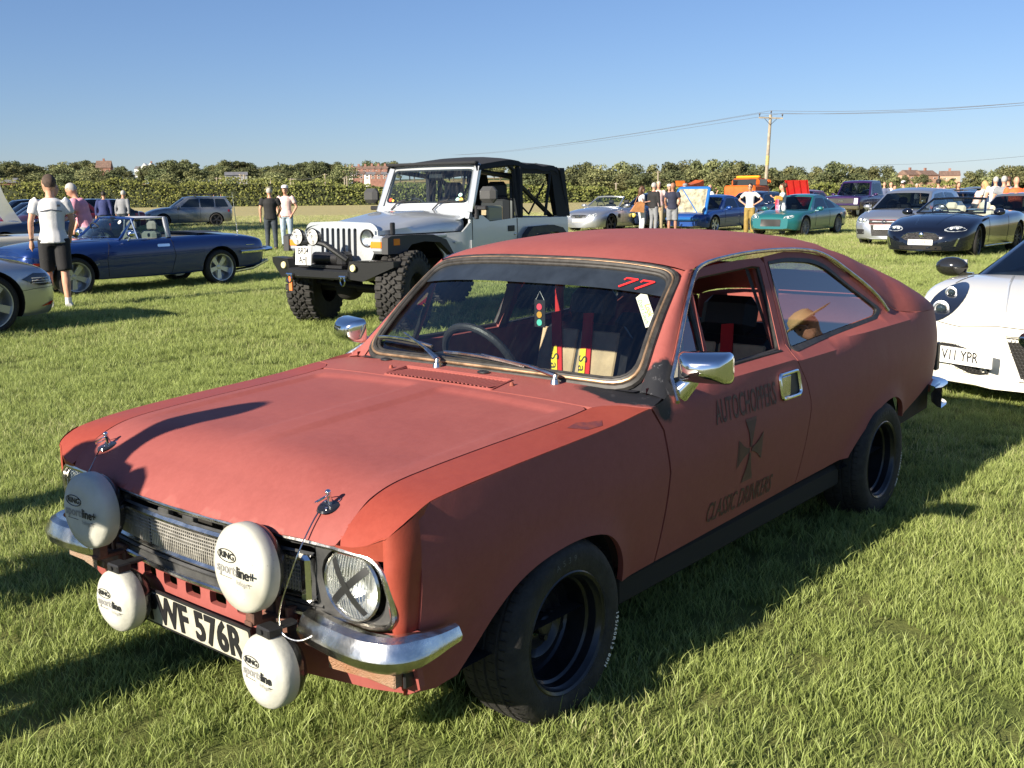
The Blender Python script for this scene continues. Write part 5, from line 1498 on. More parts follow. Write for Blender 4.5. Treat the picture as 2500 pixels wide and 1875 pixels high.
# faded door artwork
M_FADE = mat('faded_black_transfer', (.075, .040, .036), .6, col2=(.12, .045, .040), vscale=20)
def df(x0, z0, off=.0022):
    # text runs towards the car's tail (to the right when seen from outside)
    return lambda x, y, z: (x0 - x, S(x0 - x, z0 + y) + off, z0 + y)
art = [d for d in car.children if d.name.startswith('door') and d.get('label', '').startswith('near')][0]
def squash(txt, w, h, x0, z0, nm):
    v, f = text_flat(txt, .1, bold=.001)
    xs = [p[0] for p in v]; ys = [p[1] for p in v]; sx_ = w / (max(xs) - min(xs)); sy_ = h / (max(ys) - min(ys)); cx_ = (max(xs) + min(xs)) / 2; cy_ = (max(ys) + min(ys)) / 2
    g = df(x0, z0)
    mesh_obj(nm, [g((p[0] - cx_) * sx_, (p[1] - cy_) * sy_, 0) for p in v], f, M_FADE, art, False)
squash('AUTOCHOPPERS', .46, .085, -1.095, .742, 'door_lettering')
squash('CLASSIC DRINKERS', .50, .075, -1.10, .385, 'door_lettering')
# cross pattee
def cross(r, off, m_):
    pts = []
    for k in range(4):
        a = k * pi / 2
        for (u, w_) in ((.10, .10), (.35, .16), (.65, .32), (1.0, .62), (1.0, -.62), (.65, -.32), (.35, -.16), (.10, -.10)):
            pts.append((r * (u * cos(a) - w_ * .72 * sin(a)), r * (u * sin(a) + w_ * .72 * cos(a))))
    arms = []
    g = df(-1.115, .565, off)
    b = MB()
    for k in range(4):
        q_ = pts[k * 8:(k + 1) * 8]
        b.add([g(x * .82, y * 1.0, 0) for x, y in q_], [(0, 1, 6, 7), (1, 2, 5, 6), (2, 3, 4, 5)])
    return b.build('door_cross', m_, art, smooth=False)
cross(.118, .0020, mat('faded_cross_outline', (.13, .055, .05), .6)); cross(.108, .0028, M_FADE)
# ================================================================= other cars: one parametric builder
from mathutils.bvhtree import BVHTree
def car_paint(name, col, rough=.28, metal=.35, coat=1.0):
    return mat(name, col, rough, metal=metal, coat=coat, bump=.004, bscale=3)
_wheels = {}
def wheel_meshes(style, n=5, rimc=None):
    """unit wheel (tyre radius 1, axis +y outwards, outer face at y=0): tyre, rim, spokes"""
    k = (style, n, rimc.name if rimc else '')
    if k in _wheels: return _wheels[k]
    rr = {'modern': .76, 'classic': .66, 'deep': .74, 'steel': .62}[style]
    Mx = Matrix.Rotation(-pi / 2, 4, 'X'); out = []
    b = MB(); b.lathe([(rr, -.05), (rr + .03, -.01), (.86, .01), (.95, -.03), (.99, -.09), (1, -.16), (.985, -.17), (1, -.18), (1, -.34), (.985, -.35), (1, -.36), (1, -.50), (.95, -.62), (rr, -.66)], 40, Mx); o = b.build('t', M_RUBBER); out.append(o.data); bpy.data.objects.remove(o)
    dep = {'modern': .12, 'classic': .16, 'deep': .34, 'steel': .14}[style]
    b = MB(); b.lathe([(rr + .005, -.05), (rr + .012, -.005), (rr - .02, -.01), (rr - .05, -.06), (rr - .07, -dep - .02), (rr - .07, -.6), (0, -.6)], 40, Mx); o = b.build('r', rimc or M_ALLOY); out.append(o.data); bpy.data.objects.remove(o)
    b = MB()
    for i in range(n):
        a = 2 * pi * i / n + .3
        Ms = Mx @ Matrix.Rotation(a, 4, 'Z')
        w0, w1 = {'modern': (.10, .13), 'classic': (.05, .07), 'deep': (.09, .15), 'steel': (.16, .2)}[style]
        if n > 8: w0, w1 = .03, .035
        v = [(.06, -w0, -dep + .03), (.06, w0, -dep + .03), (rr - .05, w1, -dep + .05), (rr - .05, -w1, -dep + .05), (.06, -w0, -dep - .06), (.06, w0, -dep - .06), (rr - .05, w1, -dep - .04), (rr - .05, -w1, -dep - .04)]
        b.add(v, [(0, 1, 2, 3), (4, 7, 6, 5), (0, 4, 5, 1), (1, 5, 6, 2), (3, 2, 6, 7), (0, 3, 7, 4)], Ms)
    b.lathe([(.15, -dep - .06), (.15, -dep + .02), (.10, -dep + .05), (0, -dep + .055)], 20, Mx)
    o = b.build('s', rimc or M_ALLOY, angle=25); out.append(o.data); bpy.data.objects.remove(o)
    _wheels[k] = out
    return out
def add_wheel(par, x, y, R, style='modern', n=5, rimc=None, steer=0.0, dark=None, zc=None, wfac=1.0):
    sg = 1 if y > 0 else -1
    w = empty('wheel', (x, y, R if zc is None else zc)); w.parent = par
    w.rotation_euler = (0, 0, steer + (0 if sg > 0 else pi))
    w.scale = (R, R * wfac, R)
    t, r, s = wheel_meshes(style, n, rimc)
    link_mesh('tyre', t, w); link_mesh('rim', wheel_meshes(style, n, M_UNDER)[1], w) if dark else link_mesh('rim', r, w); link_mesh('spokes', s, w)
    return w
class Body:
    """lofted car body. sections: (x, halfwidth, z_bottom, z_shoulder, z_centre)"""
    def __init__(s, root, secs, paint, wheels, name='body', arch=None, under=M_UNDER, rnd_=.06, cavity=None, round_nose=1.0, sill=.10, waist=.0):
        s.root = root; s.paint = paint
        xs = [q[0] for q in secs]
        N = 44
        tab = [[(q[0], q[k]) for q in secs] for k in range(1, 5)]
        x0, x1 = xs[0], xs[-1]
        us = [(1 - cos(pi * i / N)) / 2 for i in range(N + 1)]
        rows = []
        for u in us:
            x = x0 + (x1 - x0) * (0.5 * u + 0.5 * (us.index(u) / N))
            W, zb, zs, zc = [sinterp(x, t) for t in tab]
            h = zs - zb
            half = [(0, zb), (W * .6, zb), (W * .93, zb + .02), (W * .965, zb + sill * .6), (W * (.985 - waist), zb + h * .30), (W * (1 - waist * .3), zb + h * .52), (W, zb + h * .70), (W * .985, zb + h * .86), (W * .955, zb + h * .96), (W * .90, zs + (zc - zs) * .10), (W * .78, zs + (zc - zs) * .42), (W * .52, zs + (zc - zs) * .80), (W * .26, zs + (zc - zs) * .96), (0, zc)]
            rows.append((x, half))
        V = []; F = []; m = 26
        for i, (x, half) in enumerate(rows):
            ring = [(y, z) for y, z in half] + [(-y, z) for y, z in half[-2:0:-1]]
            d = min(abs(x - x0), abs(x - x1))
            zl, zh = half[0][1], half[-1][1]
            for y, z in ring:
                k = max(0, 1 - d / .14); dx = 0
                t = (z - zl) / max(.01, zh - zl)
                if k > 0: dx = -rnd_ * round_nose * k * (abs(2 * t - .9) ** 2.2) * (1 if abs(x - x1) < abs(x - x0) else -1)
                V.append((x + dx, y, z))
        for i in range(len(rows) - 1):
            for j in range(m): F.append((i * m + j, i * m + (j + 1) % m, (i + 1) * m + (j + 1) % m, (i + 1) * m + j))
        F.append(tuple(range(m - 1, -1, -1))); F.append(tuple((len(rows) - 1) * m + j for j in range(m)))
        o = mesh_obj(name, V, F, paint, root, True, 40)
        o.data.materials.append(under)
        cut = MB()
        for (wx, wy, R, zc_) in wheels:
            for sg in (1, -1):
                cut.cyl((wx, sg * (wy + .35), zc_), (wx, sg * (wy - .30), zc_), R, n=36)
                cut.box((wx, sg * (wy + .02), zc_ - R * .8), (R * 1.99, .66, R * .9)) if False else None
        if cavity: cut.box(*cavity)
        co = cut.build('cutter', under, root, smooth=False)
        md = o.modifiers.new('arches', 'BOOLEAN'); md.operation = 'DIFFERENCE'; md.object = co; md.solver = 'EXACT'; md.material_mode = 'TRANSFER'; md.use_self = True
        dg = bpy.context.evaluated_depsgraph_get()
        me = bpy.data.meshes.new_from_object(o.evaluated_get(dg)); o.modifiers.clear(); old = o.data; o.data = me; me.name = name
        bpy.data.objects.remove(co); bpy.data.meshes.remove(old)
        me.shade_smooth(); me.set_sharp_from_angle(angle=radians(38))
        s.o = o
        s.bvh = BVHTree.FromPolygons([v.co for v in me.vertices], [p.vertices for p in me.polygons])
    def hit(s, a, b, ax, off):
        if ax == 'f': o_, d = Vector((4, a, b)), Vector((-1, 0, 0))
        elif ax == 'b': o_, d = Vector((-8, a, b)), Vector((1, 0, 0))
        elif ax == 'l': o_, d = Vector((a, 3, b)), Vector((0, -1, 0))
        elif ax == 'r': o_, d = Vector((a, -3, b)), Vector((0, 1, 0))
        elif ax == 'fl': # from the front left corner; a = distance along the diagonal to the car's right
            d = Vector((-1, -.8, 0)).normalized(); o_ = Vector((0, 0, b)) - d * 5 + Vector((.8, -1, 0)).normalized() * -a
        elif ax == 'fr':
            d = Vector((-1, .8, 0)).normalized(); o_ = Vector((0, 0, b)) - d * 5 + Vector((.8, 1, 0)).normalized() * -a
        else: o_, d = Vector((a, b, 4)), Vector((0, 0, -1))
        p, n, i, t = s.bvh.ray_cast(o_, d, 14)
        if p is None: return o_ + d * 4
        return p - d * off
    def decal(s, name, poly, ax, m, off=.006, step=.06, par=None, dome=0.0, mir=False):
        xs = [p[0] for p in poly]; ys = [p[1] for p in poly]; cx_, cy_ = (min(xs) + max(xs)) / 2, (min(ys) + max(ys)) / 2; hx, hy = (max(xs) - min(xs)) / 2, (max(ys) - min(ys)) / 2
        def fn(a, b):
            e = max(0, 1 - ((a - cx_) / hx) ** 2 * .8 - ((b - cy_) / hy) ** 2 * .8) if dome else 0
            return s.hit(a, b, ax, off + dome * e)
        o = panel(name, poly, fn, m, par or s.root, step, angle=60)
        return o
    def line(s, name, pts, ax, w=.006, m=None, off=.002, par=None, n=14):
        P_ = []
        for p, q in zip(pts, pts[1:]):
            for i in range(n): t = i / n; P_.append(s.hit(p[0] + (q[0] - p[0]) * t, p[1] + (q[1] - p[1]) * t, ax, off))
        P_.append(s.hit(*pts[-1], ax, off))
        b = MB(); b.tube(P_, w / 2, n=5); return b.build(name, m or M_UNDER, par or s.root)
    def plate(s, txt, y, z, ax='f', w=.52, h=.11, yellow=False, off=.02, size=.095, tilt=0.0, two=None):
        c = s.hit(y, z, ax, off); sg = 1 if ax == 'f' else -1
        f = frame_fn(c, (-tilt * sg, sg, 0), (-.06 * sg, 0, 1))
        o = plate_obj(s.root, f, txt, w, h, M_PLATEY if yellow else M_PLATEW, size, two); return o
def plate_obj(par, f, txt, w, h, m, size, two=None):
    b = MB(); P_ = [f(a, c, d) for a in (-w / 2, w / 2) for c in (-h / 2, h / 2) for d in (-.008, 0)]
    b.add(P_, [(0, 1, 3, 2), (4, 6, 7, 5), (0, 4, 5, 1), (2, 3, 7, 6), (0, 2, 6, 4), (1, 5, 7, 3)]); o = b.build('number_plate', m, par, smooth=False)
    if two:
        for i, t in enumerate((txt, two)): lettering('plate_letters', t, size, lambda x, y, z, i=i: f(x + .02 * (i * 2 - 1) * 0, y + (.25 - .5 * i) * h * .95, .003), M_INK, o, sx=.85, bold=.001)
    elif txt: lettering('plate_letters', txt, size, lambda x, y, z: f(x, y, .003), M_INK, o, sx=.80, bold=.001)
    return o
def headrests(root, x, ys, z, m, w=.25, cabin=True):
    for y in ys:
        s_ = empty('seat', (x, y, 0)); s_.parent = root
        b = MB(); b.box((.0, 0, z - .42), (.16, .46, .62), bev=.05); b.box((.22, 0, z - .60), (.45, .48, .14), bev=.04); b.build('backrest', m, s_)
        b = MB(); b.box((-.03, 0, z - .04), (.10, w, .17), bev=.045); b.build('headrest', m, s_)
def steering(root, x, y, z, R=.18):
    o = empty('steering_wheel', (x, y, z)); o.parent = root; o.rotation_euler = (0, radians(-65), 0)
    b = MB(); b.tube([(R * cos(a), R * sin(a), 0) for a in np.linspace(0, 2 * pi, 21)[:-1]], .013, n=6, closed=True); b.build('rim', M_BLACK, o)
    b = MB(); b.box((0, 0, -.01), (.03, R * 2, .01)); b.cyl((0, 0, -.2), (0, 0, 0), .04, n=10); b.build('hub', M_BLACK, o)
def mirrors(root, x, y, z, m, sc=1.0):
    for sg in (1, -1):
        o = empty('door_mirror', (x, sg * y, z)); o.parent = root
        b = MB(); b.box((0, -sg * .06 * sc, -.05 * sc), (.05, .13 * sc, .03)); b.ell((.0, sg * .03, 0), (.075 * sc, .115 * sc, .070 * sc)); b.build('housing', m, o)
        b = MB(); b.box((-.070 * sc, sg * .03, 0), (.01, .17 * sc, .10 * sc), bev=.003); b.build('mirror_glass', M_REFL, o)
M_TINT = glass_mat('tinted_car_glass', (.30, .35, .37), 1.5)
def cabin(root, prof, wb_, wr, zb, paint, side_wins, glass=M_TINT, crown=.04, wsr=(0, 1), rear=True, pill=.10):
    """hard top: prof = [(x0,zb) screen foot,(x1,zr) header,...,(xr,zr) roof end,(x3,z3) tail foot]; side_wins = polygons in (x,z)"""
    zr = max(p[1] for p in prof)
    def hw(z): return wb_ + (wr - wb_) * max(0, min(1, (z - zb) / (zr - zb)))
    n = len(prof); P_ = []
    for i in range(n - 1):
        k = 8 if i in (0, n - 2) else 5
        for j in range(k): t = j / k; P_.append((i + t, prof[i][0] + (prof[i + 1][0] - prof[i][0]) * t, prof[i][1] + (prof[i + 1][1] - prof[i][1]) * t))
    P_.append((n - 1, *prof[-1]))
    vv = [-1, -.97, -.90, -.7, -.45, -.2, 0, .2, .45, .7, .90, .97, 1]
    def pt(x, z, s_, o=0): return (x + (.10 * (1 - s_ * s_) if x > (prof[0][0] + prof[-1][0]) / 2 and z < zr - .01 else -.08 * (1 - s_ * s_) if z < zr - .01 else 0), hw(z) * s_, z + crown * (1 - abs(s_) ** 3) * (.4 + .6 * (z - zb) / (zr - zb)) - (.018 if abs(s_) > .99 else 0) + o)
    K = len(vv); V = [pt(x, z, s_) for (_, x, z) in P_ for s_ in vv]; roof = []; ws = []; rw = []
    for i in range(len(P_) - 1):
        u = (P_[i][0] + P_[i + 1][0]) / 2
        for j in range(K - 1):
            q = (i * K + j, i * K + j + 1, (i + 1) * K + j + 1, (i + 1) * K + j); sm = abs(vv[j] + vv[j + 1]) / 2
            if u < 1 and .05 < u < .93 and sm < .93: ws.append(q)
            elif u > n - 2 and rear and n - 2 + .12 < u < n - 1.1 and sm < .90: rw.append(q)
            else: roof.append(q)
    r = mesh_obj('roof', V, roof, paint, root, True, 40)
    mesh_obj('windscreen', V, ws, glass, root, True, 60)
    if rw: mesh_obj('rear_window', V, rw, glass, root, True, 60)
    poly = [(p[0], p[1]) for p in prof] + [(prof[-1][0], zb - .08), (prof[0][0], zb - .08)]
    for sg in (1, -1):
        panel('cabin_side', poly, lambda x, z: (x, sg * (hw(z) - .004), z - .018 * max(0, (z - zb) / (zr - zb))), paint, root, .15)
        for w_ in side_wins:
            panel('side_window', round_poly(w_, .05, 3), lambda x, z: (x, sg * (hw(z) + .006), z - .018 * max(0, (z - zb) / (zr - zb))), glass, root, .15)
    return hw
def open_screen(root, x0, z0, x1, z1, w0, w1, m, fr=.016, bow=.12):
    f = lambda s_, t: Vector(((x0 + (x1 - x0) * t) - bow * s_ * s_ * (1 - .3 * t), (w0 + (w1 - w0) * t) * s_, z0 + (z1 - z0) * t - .02 * s_ * s_ * t))
    b = MB()
    b.tube([f(-1, t) for t in (0, .33, .66, 1)] + [f(s_, 1) for s_ in (-.8, -.4, 0, .4, .8)] + [f(1, t) for t in (1, .66, .33, 0)], fr, n=8); b.tube([f(s_, 0) for s_ in np.linspace(-1, 1, 9)], fr * .8, n=6)
    o = b.build('windscreen_frame', m, root)
    b = MB(); b.grid(lambda u, v: f(-.98 + 1.96 * v, .03 + .95 * u), 4, 10); b.build('windscreen', M_GLASS, root)
    b = MB(); b.box((x0 + (x1 - x0) * .85 - .05, 0, z0 + (z1 - z0) * .86), (.02, .2, .05), bev=.01); b.build('interior_mirror', M_BLACK, root)
    return f
def ell_poly(cx_, cy_, a, b_, n=20, rot=0.0, sq=1.0):
    P_ = []
    for i in range(n):
        t = 2 * pi * i / n; x = a * (abs(cos(t)) ** sq) * (1 if cos(t) >= 0 else -1); y = b_ * (abs(sin(t)) ** sq) * (1 if sin(t) >= 0 else -1)
        P_.append((cx_ + x * cos(rot) - y * sin(rot), cy_ + x * sin(rot) + y * cos(rot)))
    return P_
def rect(x0, y0, x1, y1, r=.01): return round_poly([(x0, y0), (x1, y0), (x1, y1), (x0, y1)], r, 3)
def headlamp(B, poly, ax, lens=True, bulbs=((0, 0, .05),), chrome=None):
    h = B.decal('headlight', poly, ax, mat('headlight_interior', (.30, .31, .33), .25, metal=.6, var=.4, vscale=20) if chrome is None else chrome, .004, .05)
    for (a, c, r) in bulbs:
        P0 = B.hit(a, c, ax, .008); b = MB(); b.ell(P0, (r * .35, r, r)); b.build('bulb_bowl', M_REFL, h)
    if lens: B.decal('lens', poly, ax, M_LENS, .012, .05, par=h, dome=.012)
    return h
def sym(B, fn):
    fn(1); fn(-1)

BLUE = car_paint('royal_blue_paint', (.006, .030, .150)); SILVER = car_paint('silver_paint', (.44, .46, .49), .30, .75); GREYM = car_paint('silver_grey_paint', (.20, .22, .24), .3, .6)
NAVYB = car_paint('black_blue_paint', (.005, .007, .016), .12, .2); WHITEP = car_paint('pearl_white_paint', (.74, .72, .64), .25, .0); CREAM = car_paint('old_cream_paint', (.55, .53, .44), .3, 0)
TEAL = car_paint('teal_paint', (.015, .13, .14), .28, .2); SKYB = car_paint('bright_blue_paint', (.02, .14, .42), .3, .3); PURP = car_paint('dark_purple_paint', (.035, .012, .075), .25, .4)
DBLUE = car_paint('dark_blue_paint', (.008, .018, .055), .28, .3); REDP = car_paint('signal_red_paint', (.36, .012, .012), .35, .1); MARO = car_paint('maroon_paint', (.14, .012, .016), .3, .2); BLK = car_paint('gloss_black_paint', (.008, .008, .009), .15)
GRN = car_paint('lime_green_paint', (.06, .55, .04), .35, 0); WHT = car_paint('plain_white_paint', (.74, .75, .76), .35, 0); MAG = car_paint('magenta_paint', (.42, .02, .08), .35); ORG = mat('orange_paint', (.50, .10, .012), .5, var=.25, vscale=2); GOLD = car_paint('gold_paint', (.42, .30, .07), .3, .4); TURQ = car_paint('turquoise_paint', (.02, .42, .36), .3, .1)
M_CREAMS = mat('cream_leather', (.55, .50, .40), .5); M_BLKS = mat('black_leather_seat', (.03, .03, .034), .5)
def carroot(x, y, rz, label, name='parked_car', group=None): return empty(name, (x, y, 0), rz, label, 'car', group)

# ---------------- blue convertible with chrome wheels
c = carroot(-7.19, 16.36, -2.30, 'royal blue convertible with roof down, deep polished wheels and a whip aerial')
secs = [(-3.52, .58, .36, .70, .76), (-3.42, .72, .30, .74, .80), (-3.0, .77, .26, .81, .86), (-2.4, .79, .24, .84, .88), (-1.6, .80, .22, .83, .86), (-.6, .80, .22, .80, .86), (0, .79, .22, .77, .85), (.45, .77, .26, .73, .80), (.70, .72, .32, .70, .74), (.78, .60, .36, .66, .70)]
B = Body(c, secs, BLUE, [(0, .8, .36, .30), (-2.54, .8, .36, .30)], cavity=((-1.45, 0, .80), (1.5, 1.22, .72)))
for x in (0, -2.54):
    for sg in (1, -1): add_wheel(c, x, sg * .775, .30, 'deep', 5, steer=0)
f = open_screen(c, -.66, .84, -1.02, 1.17, .68, .56, BLUE, .022)
b = MB(); b.tube([(-1.62, s_ * .70, .84) if k in (0, 4) else (-1.62, s_ * .62, 1.15) for k, s_ in enumerate((-1, -1, 0, 1, 1))], .03, n=8, flat=1.6); b.build('roll_hoop', mat('grey_hoop', (.25, .27, .32), .5), c)
for sg in (1, -1):
    b = MB(); b.tube([f(sg, 1), (-1.62, sg * .61, 1.15)], .018, n=6); b.tube([(-.80, sg * .73, .84), (-1.04, sg * .60, 1.13)], .010, n=6); b.tube([(-1.04, sg * .60, 1.15), (-1.06, sg * .74, .84)], .012, n=6); b.build('window_frame', M_CHROME, c)
    b = MB(); b.add([(-.80, sg * .73, .85), (-1.58, sg * .73, .85), (-1.58, sg * .61, 1.12), (-1.04, sg * .60, 1.12)], [(0, 1, 2, 3)]); b.build('side_window', M_GLASS, c)
headrests(c, -1.52, (.33, -.33), 1.06, mat('grey_headrest', (.18, .18, .16), .6)); steering(c, -.95, -.34, .92)
B.decal('tonneau', rect(-2.75, -.60, -2.12, .60, .1), 't', M_BLKS, .03, .12)
for sg, ax in ((1, 'l'), (-1, 'r')):
    B.line('door_gap', [(-.52, .28), (-.50, .55), (-.56, .80)], ax); B.line('door_gap', [(-1.60, .27), (-1.68, .55), (-1.62, .82)], ax)
    B.line('door_sill_trim', [(-.42, .235), (-2.14, .235)], ax, .016, M_CHROME, .004)
    B.decal('door_handle', rect(-1.58, .70, -1.36, .745, .02), ax, M_CHROME, .008, .05)
    B.decal('side_marker', rect(.52, .50, .64, .54, .008), ax, M_REDLENS, .006, .05)
    B.line('wing_badge', [(-.36, .49), (-.30, .465), (-.24, .49)], ax, .008, M_CHROME, .004); B.line('tail_badge', [(-3.05, .66), (-3.22, .66)], ax, .012, M_CHROME, .004)
B.line('rear_bumper', [(-2.92, .54), (-3.3, .55), (-3.46, .56)], 'l', .06, M_CHROME, .02)
b = MB(); b.tube([(-3.40, .78, .56), (-3.60, .70, .57), (-3.66, .5, .57), (-3.67, 0, .57), (-3.66, -.5, .57), (-3.4, -.78, .56)], .035, n=8); b.build('bumper_bar', M_CHROME, c)
b = MB(); b.tube([(-2.85, .55, .20), (-3.3, .55, .24), (-3.62, .55, .36)], .032, n=10); b.tube([(-2.85, .48, .20), (-3.3, .48, .24), (-3.62, .48, .36)], .032, n=10); b.build('exhaust_pipe', M_DULLCHROME, c)
for sg in (1, -1):
    b = MB(); b.ell((-.88, sg * .86, .93), (.06, .085, .06)); b.cyl((-.86, sg * .80, .82), (-.88, sg * .86, .90), .012, n=6); b.build('door_mirror', M_CHROME, c)
tag(B.line('bonnet_gap', [(.62, .52), (-.5, .60)], 't'), None); B.line('bonnet_gap', [(.62, -.52), (-.5, -.60)], 't')
b = MB(); b.tube([(-2.98, .64, .84), (-2.90, .66, 1.55)], [.012, .005], n=6); b.build('aerial', M_DULLCHROME, c)
f2 = frame_fn(f(.62, .80) + Vector((.01, 0, 0)), (0, 1, 0), (-.5, 0, 1)); b = MB(); b.add([f2(.045 * cos(a), .033 * sin(a), .004) for a in np.linspace(0, 6.28, 16)], [tuple(range(16))]); b.build('round_sticker', M_WHITEMARK, c)
b = MB(); b.box((-1.0, .0, 1.02), (.01, .03, .11)); b.build('red_hanger', REDP, c)
for s_ in (.1, -.6):
    b = MB(); b.tube([f(s_, .03) + Vector((.03, 0, .02)), f(s_ + .25, .12) + Vector((.02, 0, 0)), f(s_ + .55, .10) + Vector((.02, 0, 0))], .008, n=5); b.build('wiper', M_DULLCHROME, c)

# ---------------- silver sports car at the left edge (rear corner in view)
c = carroot(-7.98, 10.0, -2.27, 'silver sports car at the left edge, only its rear corner and wheel in view')
secs = [(-3.32, .62, .26, .56, .66), (-3.24, .80, .20, .64, .72), (-3.02, .89, .17, .73, .80), (-2.5, .90, .16, .80, .86), (-1.5, .87, .16, .80, .84), (-.5, .88, .16, .82, .86), (.3, .88, .18, .76, .78), (.8, .80, .22, .64, .66), (.95, .6, .28, .56, .58)]
B = Body(c, secs, SILVER, [(0, .9, .38, .33), (-2.475, .9, .39, .34)], cavity=((-1.3, 0, .80), (1.1, 1.2, .6)))
add_wheel(c, -2.475, .875, .345, 'modern', 5, rimc=mat('pale_alloy', (.42, .42, .40), .3, metal=.6)); add_wheel(c, -2.475, -.875, .345); add_wheel(c, 0, .86, .335); add_wheel(c, 0, -.86, .335)
tl = B.decal('tail_light', [(-2.84, .60), (-2.98, .665), (-3.14, .655), (-3.27, .57), (-3.24, .53), (-3.04, .52)], 'l', mat('smoked_tail_lens', (.03, .035, .05), .08, coat=1), .008, .05, dome=.015)
for z in (.61, .58, .555): B.line('light_bar', [(-2.95, z), (-3.18, z)], 'l', .006, M_WHITEMARK, .028, par=tl)
B.decal('side_reflector', [(-3.05, .28), (-3.18, .33), (-3.26, .33), (-3.18, .29)], 'l', M_REDLENS, .006, .04)
B.line('bumper_gap', [(-3.25, .50), (-3.0, .49), (-2.8, .47)], 'l', .005)
b = MB(); b.grid(lambda u, v: (-2.85 - .42 * u, -.70 + 1.40 * v, .855 - .07 * u), 3, 6); b.build('spoiler', SILVER, c)
open_screen(c, -.35, .86, -.95, 1.22, .72, .55, SILVER); headrests(c, -1.6, (.36, -.36), 1.05, M_BLKS); mirrors(c, -.55, .95, .95, SILVER)

# ---------------- white sports car at the right edge
c = carroot(3.976, 7.438, -2.287, 'white sports car with black mirrors and bug-eyed headlights, nose cropped by the right edge')
secs = [(-3.10, .66, .32, .78, .86), (-3.0, .84, .26, .86, .92), (-2.38, .93, .20, .86, .94), (-1.4, .90, .16, .78, .82), (-.6, .90, .15, .79, .83), (-.1, .91, .15, .80, .80), (.25, .91, .15, .745, .745), (.5, .86, .14, .64, .69), (.68, .76, .13, .56, .63), (.80, .58, .13, .52, .58), (.88, .34, .13, .47, .52)]
B = Body(c, secs, WHITEP, [(0, .9, .365, .325), (-2.38, .9, .375, .33)])
for x in (0, -2.38):
    for sg in (1, -1): add_wheel(c, x, sg * .89, .325, 'modern', 5, rimc=M_DARKMETAL)
cabin(c, [(-.42, .80), (-1.18, 1.12), (-1.55, 1.175), (-1.9, 1.15), (-2.7, .90)], .74, .50, .80, BLK, [[(-.80, .86), (-1.25, 1.10), (-1.75, 1.12), (-1.80, .86)]])
cabin_roof = None
for sg, ax in ((1, 'f'), (-1, 'f')):
    P_ = [(.555, .60), (.535, .70), (.60, .775), (.70, .79), (.765, .73), (.775, .65), (.73, .575), (.66, .545)]
    h = B.decal('headlight', smooth_poly([(sg * y, z) for y, z in P_], 2), 'f', mat('carbon_black', (.012, .014, .02), .12, coat=1), .012, .04, dome=.03)
    for (y, z, r, m_) in ((.645, .635, .060, M_REFL), (.665, .73, .042, M_REFL)):
        p = B.hit(sg * y, z, 'f', .052); b = MB(); b.lathe([(r, 0), (r, .006), (r * .8, .008), (r * .78, -.004), (0, -.006)], 20, Matrix.Translation(p) @ Matrix.Rotation(pi / 2, 4, 'Y')); b.build('lamp_ring', m_, h)
        b = MB(); b.ell(p + Vector((.0, 0, 0)), (r * .35, r * .62, r * .62)); b.build('projector', mat('dark_lens', (.02, .03, .035), .04, coat=1), h)
M_MESH = mat('honeycomb_mesh', (.05, .05, .05), .4, metal=.4)
def honey(B, poly, s_=.024, par=None, ax='f'):
    B.decal('intake', poly, ax, M_UNDER, .004, .05, par=par)
    xs = [p[0] for p in poly]; ys = [p[1] for p in poly]; b = MB(); j = 0; y = min(ys)
    while y < max(ys):
        x = min(xs) + (j % 2) * s_ / 2
        while x < max(xs):
            if in_poly(x, y, poly): p = B.hit(x, y, ax, .010); b.tube([p + Vector((0, s_ * .52 * sin(a), s_ * .52 * cos(a))) for a in np.linspace(0, 2 * pi, 7)[:-1]], .0018, n=3, closed=True)
            x += s_
        y += s_ * .87; j += 1
    o = b.build('honeycomb', M_MESH, c); o['kind'] = 'stuff'
for sg in (1, -1): honey(B, smooth_poly([(sg * y, z) for y, z in ((.68, .40), (.52, .425), (.36, .40), (.27, .34), (.20, .24), (.30, .22), (.44, .26), (.66, .345))], 1))
honey(B, [(-.135, .49), (.135, .49), (.02, .22), (-.02, .22)])
b = MB(); b.tube([B.hit(y, z, 'f', .012) for y, z in ((-.15, .50), (0, .505), (.15, .50), (.025, .205), (-.025, .205))], .012, n=6, closed=True); b.build('shield_surround', WHITEP, c)
p = B.hit(0, .49, 'f', .03); b = MB(); b.lathe([(.05, 0), (.05, .008), (.042, .010), (0, .010)], 24, Matrix.Translation(p) @ Matrix.Rotation(pi / 2, 4, 'Y')); bd = b.build('round_badge', M_CHROME, c)
B.plate('V11 YPR', -.41, .345, 'f', .50, .112, off=.035, size=.10, tilt=-.35)
B.line('bonnet_gap', [(-.62, .555), (-.45, .535), (-.2, .555), (0, .545), (.2, .555), (.45, .535), (.62, .555)], 'f', .006)
B.line('wing_gap', [(.10, -.72), (-.25, -.70)], 't', .005); B.line('bonnet_crease', [(.66, -.20), (.1, -.34), (-.30, -.42)], 't', .022, WHITEP, -.004)
mirrors(c, -.66, .975, .845, mat('carbon_mirror', (.015, .015, .014), .12, coat=1), 1.15)
b = MB(); b.tube([(-.46, -.35, .875), (-.50, .0, .90), (-.58, .3, .93)], .010, n=5); b.build('wiper', M_BLACK, c)
b = MB(); b.ell((-1.15, -.50, 1.155), (.12, .1, .03)); b.build('roof_pillar_cap', WHITEP, c)

